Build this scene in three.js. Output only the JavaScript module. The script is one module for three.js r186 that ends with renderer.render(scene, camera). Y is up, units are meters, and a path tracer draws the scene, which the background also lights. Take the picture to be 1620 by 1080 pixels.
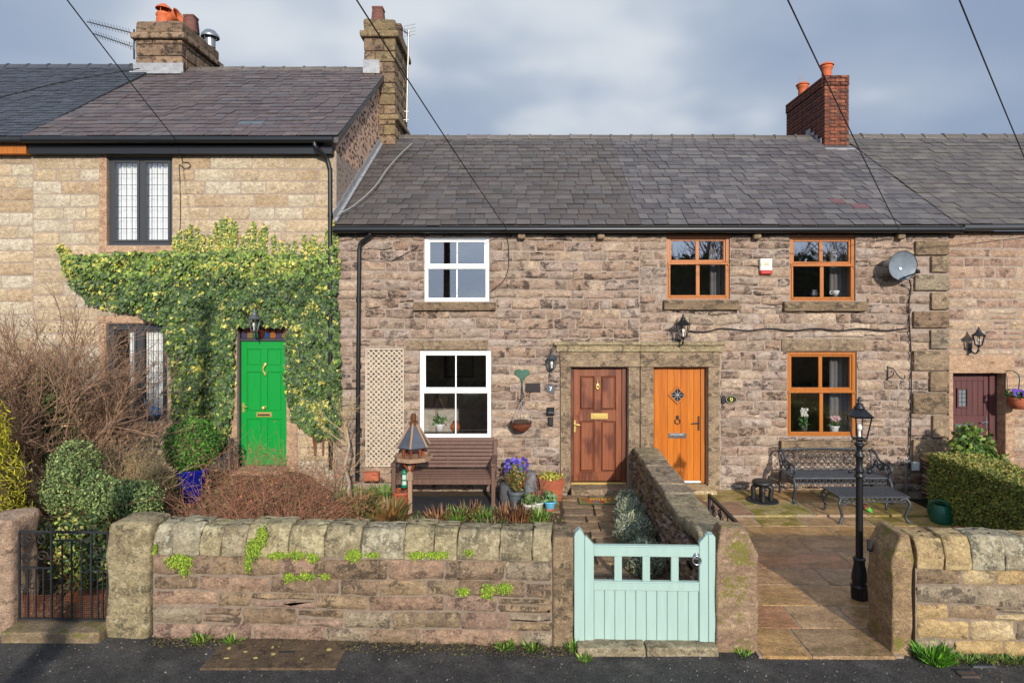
import * as THREE from 'three';
import { mergeGeometries, mergeVertices } from 'three/addons/utils/BufferGeometryUtils.js';
import { ImprovedNoise } from 'three/addons/math/ImprovedNoise.js';

// ------------------------------------------------------------------ camera, sky, sun, exposure
const scene = new THREE.Scene();
// survey: facade plane z = 0, camera 10 m in front of it and 3.03 m above the ground; 95 photo pixels per metre on the facade
const F = 950, ZC = 10, CX = 830, CY = 490, EYE = 3.03;
const camera = new THREE.PerspectiveCamera(2 * Math.atan(540 / F) * 180 / Math.PI, 1620 / 1080, 0.1, 3000);
camera.position.set(0, EYE, ZC); camera.lookAt(0, EYE, 0);
camera.setViewOffset(1620, 1080, -20, 50, 1620, 1080);
const X = (px, z = 0) => (px - CX) / F * (ZC - z);          // metres along the street of a point measured at depth z
const Y = (py, z = 0) => EYE - (py - CY) / F * (ZC - z);    // metres above ground of a point measured at depth z
const GZ = (py) => ZC - EYE * F / (py - CY);                // depth of a point on the ground

const renderer = new THREE.WebGLRenderer({ antialias: true });
renderer.toneMapping = THREE.LinearToneMapping;
renderer.toneMappingExposure = 1.0;
renderer.shadowMap.enabled = true; renderer.shadowMap.type = THREE.PCFSoftShadowMap;

const SUN = new THREE.Vector3(0.23, 0.43, 1).normalize();
const sun = new THREE.DirectionalLight(new THREE.Color().setRGB(1, 0.925, 0.81), 4.3);
sun.position.copy(SUN).multiplyScalar(60); sun.target.position.set(0, 2, 0); sun.castShadow = true;
sun.shadow.radius = 1.6; sun.shadow.mapSize.set(4096, 4096);
Object.assign(sun.shadow.camera, { left: -22, right: 22, top: 22, bottom: -22, near: 1, far: 160 });
scene.add(sun, sun.target);

// ------------------------------------------------------------------ random numbers and noise
function RNG(s) { return () => { s |= 0; s = s + 0x6D2B79F5 | 0; let t = Math.imul(s ^ s >>> 15, 1 | s); t = t + Math.imul(t ^ t >>> 7, 61 | t) ^ t; return ((t ^ t >>> 14) >>> 0) / 4294967296; }; }
const R = RNG(20417);
const rr = (a, b) => a + (b - a) * R();
const pick = (a) => a[Math.floor(R() * a.length)];
const clamp = (v, a = 0, b = 1) => Math.min(b, Math.max(a, v));
const mix = (a, b, t) => a + (b - a) * t;
const sst = (a, b, x) => { const t = clamp((x - a) / (b - a)); return t * t * (3 - 2 * t); };
const PN = new ImprovedNoise();
const n3 = (x, y, z) => PN.noise(x, y, z);
function hash2(x, y, s) { let h = Math.imul(x, 374761393) ^ Math.imul(y, 668265263) ^ Math.imul(s, 974634777); h = Math.imul(h ^ h >>> 13, 1274126177); return ((h ^ h >>> 16) >>> 0) / 4294967296; }
function vn(x, y, px, py, s) {               // value noise that repeats after px, py cells
  const xi = Math.floor(x), yi = Math.floor(y), fx = x - xi, fy = y - yi;
  const u = fx * fx * (3 - 2 * fx), v = fy * fy * (3 - 2 * fy);
  const m = (a, p) => ((a % p) + p) % p, x0 = m(xi, px), x1 = m(xi + 1, px), y0 = m(yi, py), y1 = m(yi + 1, py);
  return mix(mix(hash2(x0, y0, s), hash2(x1, y0, s), u), mix(hash2(x0, y1, s), hash2(x1, y1, s), u), v);
}
function fbm(u, v, fx, fy, s, oct = 5) {      // u, v in 0..1, repeats
  let a = 0, w = 0.5, t = 0;
  for (let i = 0; i < oct; i++) { a += w * vn(u * fx, v * fy, fx, fy, s + i * 17); t += w; w *= 0.55; fx *= 2; fy *= 2; }
  return a / t;
}
// computed sky: grey-blue broken cloud on all sides, plus an added glow round the sun
{
  const w = 1024, h = 512, d = new Float32Array(w * h * 4);
  for (let j = 0; j < h; j++) {
    const el = (j + 0.5) / h * Math.PI - Math.PI / 2;
    for (let i = 0; i < w; i++) {
      const u = (i + 0.5) / w, az = (u - 0.5) * 2 * Math.PI;
      const e = Math.max(el, 0.0), k = 1 / (Math.sin(e) + 0.28);
      const cx = Math.cos(el) * Math.cos(az) * k, cz = Math.cos(el) * Math.sin(az) * k;
      const q = (f, s, oo) => { let a = 0, ww = 0.5, t = 0, ff = f; for (let o = 0; o < oo; o++) { a += ww * n3(cx * ff + s, cz * ff * 1.25 - s, o * 3.1 + s); t += ww; ww *= 0.5; ff *= 2; } return a / t; };
      const big = q(0.8, 4.3, 5), fine = q(2.4, 9.7, 4);
      const c = sst(-0.3, 0.42, big + 0.25 * fine), hi = sst(0.1, 0.46, big + 0.5 * fine);
      const dark = [0.31, 0.40, 0.565], lite = [0.52, 0.60, 0.72], wht = [0.84, 0.88, 0.92];
      const th = Math.acos(clamp(Math.cos(el) * Math.cos(az) * SUN.x + Math.sin(el) * SUN.y + Math.cos(el) * Math.sin(az) * SUN.z, -1, 1)), glow = 1 + 3.4 * Math.exp(-Math.pow(th / 0.55, 2));   // glow added round the sun, tuned to brighten the window reflections
      const o = (j * w + i) * 4, low = sst(0.14, 0.0, el) * 0.25;
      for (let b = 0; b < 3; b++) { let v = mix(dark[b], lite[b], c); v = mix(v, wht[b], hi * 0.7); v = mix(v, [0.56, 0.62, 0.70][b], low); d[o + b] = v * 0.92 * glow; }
      d[o + 3] = 1;
    }
  }
  const t = new THREE.DataTexture(d, w, h, THREE.RGBAFormat, THREE.FloatType);
  t.mapping = THREE.EquirectangularReflectionMapping; t.magFilter = t.minFilter = THREE.LinearFilter; t.wrapS = THREE.RepeatWrapping; t.needsUpdate = true;
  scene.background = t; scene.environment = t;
}

// ------------------------------------------------------------------ textures
function dtex(n, fn, srgb = true, m = n) {
  const d = new Uint8Array(n * m * 4);
  for (let j = 0; j < m; j++) for (let i = 0; i < n; i++) { const c = fn((i + 0.5) / n, (j + 0.5) / m), o = (j * n + i) * 4; d[o] = clamp(c[0], 0, 255); d[o + 1] = clamp(c[1], 0, 255); d[o + 2] = clamp(c[2], 0, 255); d[o + 3] = 255; }
  const t = new THREE.DataTexture(d, n, m, THREE.RGBAFormat); t.wrapS = t.wrapT = THREE.RepeatWrapping; t.magFilter = THREE.LinearFilter; t.minFilter = THREE.LinearMipmapLinearFilter; t.generateMipmaps = true;
  if (srgb) t.colorSpace = THREE.SRGBColorSpace; t.needsUpdate = true; return t;
}
const m3 = (a, b, t) => [mix(a[0], b[0], t), mix(a[1], b[1], t), mix(a[2], b[2], t)];
const grey = (v) => [v, v, v];
// sandstone: bedded mottling, grains, and patches of something else (soot, lichen, moss) with an outline of their own
function stoneTex(s, base, alt, patch, amount, o = {}) {
  return dtex(o.n || 512, (u, v) => {
    const bed = fbm(u, v, 3, o.bed || 14, s), mot = fbm(u, v, 9, 9, s + 5), gr = fbm(u, v, 96, 96, s + 9, 2);
    let c = m3(base, alt, sst(0.3, 0.72, bed * 0.6 + mot * 0.4));
    const hew = fbm(u, v, 22, 34, s + 13, 4), k = 0.62 + 0.42 * gr + 0.36 * hew; c = [c[0] * k, c[1] * k, c[2] * k];
    const pm = fbm(u, v, o.pf || 7, (o.pf || 7) + 3, s + 31, 5), fine = fbm(u, v, 64, 80, s + 41, 3);
    c = m3(c, patch, clamp(1.1 * sst(1 - amount, 1 - amount + 0.22, pm + 0.35 * (fine - 0.5)) * (0.35 + fine)) * 0.9);
    if (o.lichen) { const l = fbm(u, v, 16, 16, s + 71, 4) + 0.3 * (fbm(u, v, 60, 60, s + 73, 2) - 0.5); c = m3(c, o.lichen, 0.6 * sst(1 - o.la, 1 - o.la + 0.14, l)); }
    return c;
  });
}
const T = {};
T.grit = dtex(512, (u, v) => grey(255 * (0.55 * fbm(u, v, 10, 10, 3, 5) + 0.45 * fbm(u, v, 70, 70, 5, 3))), false);
T.row = stoneTex(11, [165, 148, 133], [144, 126, 113], [92, 78, 70], 0.42, { lichen: [188, 172, 150], la: 0.28 });
T.rowSoot = stoneTex(23, [159, 140, 125], [140, 120, 108], [62, 53, 48], 0.47, { pf: 8 });
T.rowPale = stoneTex(37, [180, 163, 145], [160, 141, 127], [128, 108, 92], 0.42, { lichen: [205, 190, 160], la: 0.3 });
T.ash = stoneTex(53, [182, 169, 148], [168, 154, 132], [146, 130, 108], 0.36, { bed: 5, lichen: [212, 194, 164], la: 0.3 });
T.wallS = stoneTex(71, [144, 128, 106], [120, 105, 87], [78, 69, 57], 0.44, { lichen: [176, 164, 132], la: 0.34 });
T.cope = stoneTex(83, [152, 142, 118], [130, 120, 97], [88, 83, 68], 0.44, { lichen: [188, 182, 156], la: 0.4 });
T.yellow = stoneTex(89, [180, 160, 122], [158, 136, 102], [100, 88, 66], 0.4, { lichen: [196, 182, 128], la: 0.36 });
T.mossy = stoneTex(97, [146, 130, 110], [122, 104, 88], [104, 110, 40], 0.42, { pf: 4, lichen: [178, 170, 140], la: 0.3 });
T.flag = stoneTex(103, [176, 152, 122], [150, 126, 99], [122, 108, 76], 0.42, { pf: 4 });
T.flagMoss = stoneTex(109, [166, 148, 108], [142, 126, 88], [108, 104, 36], 0.56, { pf: 4 });
T.slate = dtex(512, (u, v) => { const a = fbm(u, v, 5, 7, 201), g = fbm(u, v, 60, 90, 207, 3), l = fbm(u, v, 20, 20, 213, 4), k = 0.72 + 0.34 * a + 0.24 * g; let c = [178 * k, 174 * k, 174 * k]; c = m3(c, [200, 198, 182], 0.5 * sst(0.66, 0.74, l)); return c; });
T.mortar = dtex(256, (u, v) => { const k = 0.8 + 0.25 * fbm(u, v, 40, 40, 301, 3) + 0.1 * fbm(u, v, 6, 6, 305); return [158 * k, 141 * k, 127 * k]; });
T.render = dtex(256, (u, v) => { const k = 0.78 + 0.28 * fbm(u, v, 40, 40, 311, 3) + 0.12 * fbm(u, v, 6, 6, 315); return [206 * k, 172 * k, 150 * k]; });
T.wood = dtex(512, (u, v) => { const w = u * 1 + 0.03 * (fbm(u, v, 4, 2, 401) - 0.5), g = fbm(w, v, 40, 2, 405, 4), kn = fbm(u, v, 6, 3, 411, 3), k = 0.66 + 0.5 * g; const c = m3([206, 150, 118], [150, 92, 66], sst(0.4, 0.7, kn)); return [c[0] * k, c[1] * k, c[2] * k]; });
T.woodFine = dtex(512, (u, v) => { const g = fbm(u, v, 50, 3, 431, 4), k = 0.84 + 0.24 * g; return [220 * k, 214 * k, 206 * k]; });
T.asph = dtex(1024, (u, v) => { const g = fbm(u, v, 150, 150, 501, 2), b = fbm(u, v, 5, 5, 505, 6), s = vn(u * 300, v * 300, 300, 300, 509); let k = 0.34 + 0.85 * g + 0.7 * (b - 0.5); let c = [76 * k, 73 * k, 70 * k]; if (s > 0.93) c = m3(c, [160, 156, 148], (s - 0.93) * 11); return c; });
T.soil = dtex(512, (u, v) => { const g = fbm(u, v, 60, 60, 521, 3), b = fbm(u, v, 8, 8, 523), k = 0.5 + 0.7 * g; return m3([86 * k, 66 * k, 46 * k], [78 * k, 84 * k, 40 * k], sst(0.55, 0.66, b)); });
T.paint = dtex(256, (u, v) => grey(236 + 16 * fbm(u, v, 30, 4, 551, 4)));
T.patina = dtex(256, (u, v) => { const k = 0.82 + 0.32 * fbm(u, v, 14, 14, 541, 5); return grey(225 * k); });

const MAT = {};
function mat(o) { const p = { roughness: 0.85, ...o }; if (Array.isArray(p.color)) p.color = new THREE.Color(`rgb(${p.color.map((c) => Math.round(clamp(c, 0, 255))).join(',')})`); return (p.transmission !== undefined || p.clearcoat || p.ior || p.sheen) ? new THREE.MeshPhysicalMaterial(p) : new THREE.MeshStandardMaterial(p); }
const stoneMat = (map, tint, rough = 0.93, b = 0.006) => mat({ map, color: tint, roughness: rough, bumpMap: T.grit, bumpScale: b });
const tintsOf = (map, list, b) => list.map((c) => stoneMat(map, c, 0.93, b));
MAT.row = [...tintsOf(T.row, [[255, 255, 255], [236, 232, 228], [252, 242, 234], [226, 218, 210], [244, 240, 230], [240, 228, 218]], 0.012), ...tintsOf(T.rowSoot, [[255, 255, 255], [240, 234, 228], [250, 240, 226]], 0.012), ...tintsOf(T.rowPale, [[255, 250, 240], [238, 228, 216]], 0.012)];
MAT.rowR = [...tintsOf(T.rowPale, [[248, 238, 224], [238, 222, 206], [244, 232, 214], [228, 208, 192], [248, 242, 228]]), ...tintsOf(T.row, [[250, 232, 220], [238, 218, 206]])];
MAT.ash = tintsOf(T.ash, [[255, 255, 255], [255, 244, 228], [240, 230, 216], [252, 250, 244], [236, 220, 202], [248, 238, 226]]);
MAT.wallS = [...tintsOf(T.wallS, [[255, 255, 255], [240, 232, 220], [255, 242, 226], [226, 212, 202], [236, 222, 216]], 0.009), ...tintsOf(T.row, [[232, 214, 196], [222, 206, 196]], 0.009)];
MAT.wallY = tintsOf(T.yellow, [[255, 255, 255], [246, 236, 220], [236, 224, 204], [255, 246, 226]], 0.009);
MAT.cope = tintsOf(T.cope, [[255, 255, 255], [242, 236, 224], [230, 224, 214], [255, 250, 232]], 0.009);
MAT.copeY = tintsOf(T.yellow, [[250, 246, 232], [236, 232, 220], [228, 220, 200]], 0.009);
MAT.mortar = mat({ map: T.mortar, roughness: 0.97, bumpMap: T.grit, bumpScale: 0.004 });
MAT.mortarD = mat({ map: T.mortar, color: [176, 160, 146], roughness: 0.97 });
MAT.mortarPink = mat({ map: T.render, color: [252, 246, 240], roughness: 0.97, bumpMap: T.grit, bumpScale: 0.006 });
MAT.dress = stoneMat(T.wallS, [255, 246, 238]);
MAT.dressPink = stoneMat(T.rowPale, [248, 226, 204]);
MAT.sill = stoneMat(T.wallS, [228, 216, 204]);
MAT.chim = tintsOf(T.rowSoot, [[232, 220, 196], [206, 194, 172], [220, 206, 176], [176, 166, 150]]);
MAT.chimY = [...tintsOf(T.wallS, [[246, 238, 212], [228, 220, 196]]), ...tintsOf(T.rowSoot, [[226, 216, 190], [200, 190, 168]])];
MAT.brick = [[224, 150, 122], [206, 132, 110], [188, 128, 112], [232, 164, 132], [164, 122, 110]].map((c) => mat({ map: T.rowSoot, color: c, roughness: 0.92, bumpMap: T.grit, bumpScale: 0.004 }));
const slates = (list) => list.map((c) => mat({ map: T.slate, color: c, roughness: 0.62, bumpMap: T.grit, bumpScale: 0.002 }));
MAT.slate7 = slates([[128, 121, 116], [120, 113, 109], [134, 127, 121], [122, 113, 107], [112, 107, 104], [128, 123, 121]]);
MAT.slate9 = slates([[134, 130, 131], [126, 122, 124], [142, 138, 138], [128, 121, 122], [118, 115, 118], [148, 144, 142]]);
MAT.slateL = slates([[136, 124, 123], [127, 115, 115], [143, 131, 128], [131, 118, 119], [121, 112, 113], [130, 125, 127]]);
MAT.slateB = slates([[100, 108, 120], [94, 102, 114], [105, 114, 126]]);
MAT.slateR = slates([[134, 129, 124], [126, 121, 117], [146, 141, 133], [129, 121, 119], [139, 135, 125]]);
MAT.slateRed = slates([[150, 110, 112]])[0];
MAT.ridge = slates([[150, 142, 132], [136, 128, 120], [140, 132, 120]]); MAT.ridgeB = slates([[100, 106, 116]]);
MAT.lead = mat({ map: T.patina, color: [176, 176, 178], roughness: 0.6, metalness: 0.15 });
MAT.black = mat({ color: [26, 27, 30], roughness: 0.38 });
MAT.blackMatt = mat({ color: [30, 30, 32], roughness: 0.65 });
MAT.iron = mat({ map: T.patina, color: [58, 60, 64], roughness: 0.55, metalness: 0.35 });
MAT.ironWorn = mat({ map: T.patina, color: [88, 92, 98], roughness: 0.5, metalness: 0.45, bumpMap: T.grit, bumpScale: 0.002 });
MAT.white = mat({ color: [240, 240, 236], roughness: 0.32 });
MAT.offwhite = mat({ color: [226, 222, 212], roughness: 0.55 });
MAT.orange = mat({ map: T.woodFine, color: [204, 122, 36], roughness: 0.42 });
MAT.orangeDoor = [[222, 126, 10], [216, 120, 8], [226, 132, 16]].map((c) => mat({ map: T.woodFine, color: c, roughness: 0.4 }));
MAT.anth = mat({ color: [56, 57, 60], roughness: 0.5 });
MAT.green = mat({ map: T.paint, color: [24, 150, 62], roughness: 0.3 });
MAT.brown = mat({ map: T.wood, color: [172, 134, 104], roughness: 0.5 });
MAT.brownD = mat({ map: T.wood, color: [140, 106, 86], roughness: 0.5 });
MAT.purple = mat({ map: T.woodFine, color: [108, 62, 64], roughness: 0.55 });
MAT.brass = mat({ color: [232, 200, 120], roughness: 0.35, metalness: 0.65 });
MAT.chrome = mat({ color: [196, 200, 204], roughness: 0.2, metalness: 0.9 });
MAT.steel = mat({ color: [150, 154, 158], roughness: 0.4, metalness: 0.7 });
MAT.glass = mat({ color: [255, 255, 255], roughness: 0.015, transmission: 1, thickness: 0, ior: 2.9 });
MAT.lampGlass = mat({ color: [255, 255, 255], roughness: 0.04, transmission: 1, thickness: 0, ior: 1.5 });
MAT.mint = mat({ color: [168, 195, 186], roughness: 0.5, map: T.paint });
MAT.terra = mat({ map: T.patina, color: [200, 110, 76], roughness: 0.85 });
MAT.terraPot = mat({ map: T.patina, color: [222, 112, 62], roughness: 0.75 });
MAT.soil = mat({ map: T.soil, roughness: 1, bumpMap: T.grit, bumpScale: 0.02 });
MAT.bark = mat({ map: T.wood, color: [150, 126, 108], roughness: 0.95 });
MAT.twigBrown = mat({ color: [152, 120, 96], roughness: 0.95 });
MAT.twigTan = mat({ color: [180, 158, 114], roughness: 0.95 });
MAT.twigRed = mat({ color: [164, 116, 90], roughness: 0.95 });
MAT.leaf = mat({ color: [255, 255, 255], roughness: 0.55, transmission: 0.18, thickness: 0 });
MAT.leafMatt = mat({ color: [255, 255, 255], roughness: 0.8, transmission: 0.15, thickness: 0 });
MAT.plaster = mat({ map: T.patina, color: [214, 206, 194], roughness: 0.95 });
MAT.plasterDark = mat({ map: T.patina, color: [204, 198, 186], roughness: 0.95 });
MAT.floorDark = mat({ map: T.woodFine, color: [80, 62, 48], roughness: 0.7 });
MAT.curtain = mat({ color: [246, 246, 242], roughness: 0.95 });
MAT.curtainGrey = mat({ map: T.woodFine, color: [148, 148, 152], roughness: 0.95 });
MAT.cable = mat({ color: [30, 30, 32], roughness: 0.7 });

// ------------------------------------------------------------------ geometry helpers
const V = (x, y, z) => new THREE.Vector3(x, y, z);
const taken = {};
const numbered = (n) => { const k = taken[n] = (taken[n] ?? -1) + 1; return k ? `${n}_${String(k).padStart(3, '0')}` : n; };
function metreUV(g, s = 1, ou = rr(0, 9), ov = rr(0, 9)) {     // uv in metres, by the side that a face looks to
  g = g.index ? g.toNonIndexed() : g; const p = g.attributes.position, uv = new Float32Array(p.count * 2), a = V(), b = V(), c = V();
  for (let i = 0; i < p.count; i += 3) {
    a.fromBufferAttribute(p, i); b.fromBufferAttribute(p, i + 1); c.fromBufferAttribute(p, i + 2);
    const n = b.clone().sub(a).cross(c.clone().sub(a)), ax = Math.abs(n.x), ay = Math.abs(n.y), az = Math.abs(n.z);
    for (let k = 0; k < 3; k++) { const q = [a, b, c][k], o = (i + k) * 2; if (az >= ax && az >= ay) { uv[o] = q.x; uv[o + 1] = q.y; } else if (ax >= ay) { uv[o] = q.z; uv[o + 1] = q.y; } else { uv[o] = q.x; uv[o + 1] = q.z; } uv[o] = uv[o] * s + ou; uv[o + 1] = uv[o + 1] * s + ov; }
  }
  g.setAttribute('uv', new THREE.BufferAttribute(uv, 2)); return g;
}
function join(list) { list = list.flat(9).filter(Boolean).map((g) => { const q = g.index ? g.toNonIndexed() : g; if (!q.attributes.uv) metreUV(q); for (const k of Object.keys(q.attributes)) if (!['position', 'normal', 'uv'].includes(k)) q.deleteAttribute(k); q.morphAttributes = {}; return q; }); return list.length === 1 ? list[0] : mergeGeometries(list); }
function mesh(name, geos, m, parent, top) { const o = new THREE.Mesh(Array.isArray(geos) ? join(geos) : geos, m); o.name = name; if (parent) parent.add(o); return o; }
const put = (g, x, y, z, rx = 0, ry = 0, rz = 0) => { g.applyMatrix4(new THREE.Matrix4().compose(V(x, y, z), new THREE.Quaternion().setFromEuler(new THREE.Euler(rx, ry, rz)), V(1, 1, 1))); return g; };
const box = (w, h, d, x = 0, y = 0, z = 0, rx = 0, ry = 0, rz = 0) => put(metreUV(new THREE.BoxGeometry(w, h, d)), x, y, z, rx, ry, rz);
const span = (x0, x1, y0, y1, z0, z1) => box(x1 - x0, y1 - y0, z1 - z0, (x0 + x1) / 2, (y0 + y1) / 2, (z0 + z1) / 2);
function bev(w, h, d, x = 0, y = 0, z = 0, b = 0.004, rx = 0, ry = 0, rz = 0) {     // box with chamfered edges
  b = Math.min(b, w * 0.3, h * 0.3, d * 0.3); const a = w / 2 - b, c = h / 2 - b;
  const s = new THREE.Shape([new THREE.Vector2(-a, -c), new THREE.Vector2(a, -c), new THREE.Vector2(a, c), new THREE.Vector2(-a, c)]);
  const g = new THREE.ExtrudeGeometry(s, { depth: d - 2 * b, bevelEnabled: true, bevelSize: b, bevelThickness: b, bevelSegments: 1 }); g.translate(0, 0, -(d / 2 - b));
  return put(metreUV(g), x, y, z, rx, ry, rz);
}
const bspan = (x0, x1, y0, y1, z0, z1, b = 0.004) => bev(x1 - x0, y1 - y0, z1 - z0, (x0 + x1) / 2, (y0 + y1) / 2, (z0 + z1) / 2, b);
const cyl = (r0, r1, h, x, y, z, seg = 12, rx = 0, ry = 0, rz = 0) => put(new THREE.CylinderGeometry(r0, r1, h, seg), x, y, z, rx, ry, rz);
const ball = (r, x, y, z, sx = 1, sy = 1, sz = 1, w = 12, h = 8) => { const g = new THREE.SphereGeometry(r, w, h); g.scale(sx, sy, sz); g.translate(x, y, z); return g; };
const lathe = (pts, seg = 20, x = 0, y = 0, z = 0) => { const g = new THREE.LatheGeometry(pts.map((p) => new THREE.Vector2(p[0], p[1])), seg); g.translate(x, y, z); return g; };
const tube = (pts, r, seg = 0, rad = 6, closed = false) => new THREE.TubeGeometry(new THREE.CatmullRomCurve3(pts.map((p) => Array.isArray(p) ? V(...p) : p), closed, 'centripetal'), seg || pts.length * 5, r, rad, closed);
const rod = (a, b, r, seg = 6, r1 = r) => { const A = V(...a), B = V(...b), L = A.distanceTo(B), g = new THREE.CylinderGeometry(r1, r, L, seg); g.applyQuaternion(new THREE.Quaternion().setFromUnitVectors(V(0, 1, 0), B.clone().sub(A).normalize())); g.translate((A.x + B.x) / 2, (A.y + B.y) / 2, (A.z + B.z) / 2); return g; };
const torus = (r, t, x, y, z, rx = 0, ry = 0, rz = 0, arc = 6.2832) => put(new THREE.TorusGeometry(r, t, 6, 20, arc), x, y, z, rx, ry, rz);
const poly = (pts, d, b = 0, x = 0, y = 0, z = 0) => { const g = new THREE.ExtrudeGeometry(new THREE.Shape(pts.map((p) => new THREE.Vector2(p[0], p[1]))), { depth: d, bevelEnabled: b > 0, bevelSize: b, bevelThickness: b, bevelSegments: 1, bevelOffset: -b }); g.translate(x, y, z); return metreUV(g); };
// rough quarried block: box with rounded, uneven faces
function rough(w, h, d, x = 0, y = 0, z = 0, o = {}) {
  const { n = 4, amp = 0.012, rad = 0.03, f = 5, seed = rr(0, 90), shape } = o;
  const c = Math.max(w, h, d) / n, N = (q) => clamp(Math.round(q / c), 3, 14), sgs = [N(w), N(h), N(d)];
  let g = new THREE.BoxGeometry(w, h, d, N(w), N(h), N(d)); g.deleteAttribute('normal'); g.deleteAttribute('uv'); g = mergeVertices(g);
  const p = g.attributes.position, q = V(), i_ = V(), r = Math.min(rad, w * 0.45, h * 0.45, d * 0.45);
  for (let i = 0; i < p.count; i++) {
    q.fromBufferAttribute(p, i); for (const [ax, len, sg] of [['x', w, sgs[0]], ['y', h, sgs[1]], ['z', d, sgs[2]]]) { const k = Math.round((q[ax] / len + 0.5) * sg); if (sg > 2 && (k === 1 || k === sg - 1)) q[ax] = Math.sign(k - sg / 2) * (len / 2 - Math.min(r, len * 0.3)); } i_.set(clamp(q.x, -w / 2 + r, w / 2 - r), clamp(q.y, -h / 2 + r, h / 2 - r), clamp(q.z, -d / 2 + r, d / 2 - r));
    const nn = q.clone().sub(i_); if (nn.lengthSq() > 1e-12) nn.normalize();
    q.copy(i_).addScaledVector(nn, r + amp * (n3(q.x * f + seed, q.y * f, q.z * f) + 0.6 * n3(q.x * f * 2.7, q.y * f * 2.7 + seed, q.z * f * 2.7)));
    if (shape) shape(q);
    p.setXYZ(i, q.x, q.y, q.z);
  }
  g.computeVertexNormals(); g = metreUV(g, 1.1); g.translate(x, y, z); return g;
}
// face of a walling stone: outline a little uneven, edges turned back, about 40 triangles
function stoneFace(w, h, d, o = {}) {
  const { j = 0.006, b = 0.014, un = 0.5, tex = 1.1 } = o, bx = Math.min(b, w * 0.3), by = Math.min(b, h * 0.3);
  const us = w > 0.25 ? [0, bx, w * rr(0.28, 0.4), w * rr(0.6, 0.72), w - bx, w] : [0, bx, w * rr(0.4, 0.6), w - bx, w], vs = [0, by, h * rr(0.35, 0.65), h - by, h];
  const P = [], U = [], I = [], ou = rr(0, 9), ov = rr(0, 9), nu = us.length, nv = vs.length;
  const tl = rr(-1, 1) * un * 0.35, tt = rr(-1, 1) * un * 0.35;
  for (let b_ = 0; b_ < nv; b_++) for (let a = 0; a < nu; a++) {
    const ex = a === 0 || a === nu - 1, ey = b_ === 0 || b_ === nv - 1, edge = ex || ey;
    const x = us[a] - w / 2 + (edge ? rr(-j, j) * 0.5 : rr(-j, j)), y = vs[b_] - h / 2 + (edge ? rr(-j, j) * 0.5 : rr(-j, j));
    const z = edge ? -0.012 : d * (0.75 + un * rr(-0.5, 0.5) + tl * (x / w) + tt * (y / h));
    P.push(x, y, z); U.push(x * tex + ou, y * tex + ov);
  }
  for (let b_ = 0; b_ < nv - 1; b_++) for (let a = 0; a < nu - 1; a++) { const k = b_ * nu + a; I.push(k, k + 1, k + nu + 1, k, k + nu + 1, k + nu); }
  const g = new THREE.BufferGeometry(); g.setAttribute('position', new THREE.Float32BufferAttribute(P, 3)); g.setAttribute('uv', new THREE.Float32BufferAttribute(U, 2)); g.setIndex(I); g.computeVertexNormals(); return g;
}
function thing(name, label, category, pos = [0, 0, 0], turn = 0, group) { const o = new THREE.Group(); o.name = numbered(name); o.position.set(...pos); o.rotation.y = turn; o.userData = { label, category }; if (group) o.userData.group = group; scene.add(o); return o; }
function tag(o, label, category, group) { o.name = numbered(o.name); o.userData = { label, category }; if (group) o.userData.group = group; scene.add(o); return o; }
function struct(name, geos, m, label) { const o = mesh(name, geos, m, scene); o.userData = { kind: 'structure', label, category: name.split('_').pop() }; return o; }
const part = (name, parent) => { const g = new THREE.Group(); g.name = name; parent.add(g); return g; };
// courses of stones on a wall face, cut round the openings; returns rectangles [x0, x1, y0, y1]
function courses(x0, x1, y0, y1, holes, o) {
  const { hMin, hMax, wMin, wMax, split = 0, bond = 0.06 } = o, out = []; let y = y0, prev = [];
  const fill = (a, b, ya, yb) => {
    if (b - a < 0.04 || yb - ya < 0.03) return; let x = a; const cuts = [];
    const push = (q) => { if (!holes.some((h) => Math.min(q[1], h[1]) - Math.max(q[0], h[0]) > 0.012 && Math.min(q[3], h[3]) - Math.max(q[2], h[2]) > 0.008)) out.push(q); };
    while (x < b - 1e-6) { let w = rr(wMin, wMax) * (yb - ya < hMin * 0.7 ? 0.8 : 1); for (let t = 0; t < 6 && prev.some((q) => Math.abs(q - x - w) < bond); t++) w = rr(wMin, wMax); if (b - x - w < wMin * 0.6) w = b - x; if (w > wMax * 1.45) w /= 2; cuts.push(x + w); if (yb - ya > 0.12 && R() < split) { const m = ya + (yb - ya) * rr(0.42, 0.58); push([x, x + w, ya, m]); push([x, x + w, m, yb]); } else push([x, x + w, ya, yb]); x += w; }
    return cuts;
  };
  while (y < y1 - 1e-6) {
    let h = rr(hMin, hMax); if (y1 - y - h < hMin * 0.7) h = y1 - y; const yb = Math.min(y + h, y1), cuts = [];
    const hit = holes.filter((q) => q[2] < yb - 1e-4 && q[3] > y + 1e-4).sort((p, q) => p[0] - q[0]); let x = x0;
    for (const q of hit) { if (q[0] > x) cuts.push(...(fill(x, Math.min(q[0], x1), y, yb) || [])); const a = Math.max(q[0], x0), b = Math.min(q[1], x1); if (q[2] > y + 0.03) fill(a, b, y, q[2]); if (q[3] < yb - 0.03) fill(a, b, q[3], yb); x = Math.max(x, q[1]); }
    if (x < x1) cuts.push(...(fill(x, x1, y, yb) || [])); prev = cuts; y = yb;
  }
  return out;
}
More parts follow.
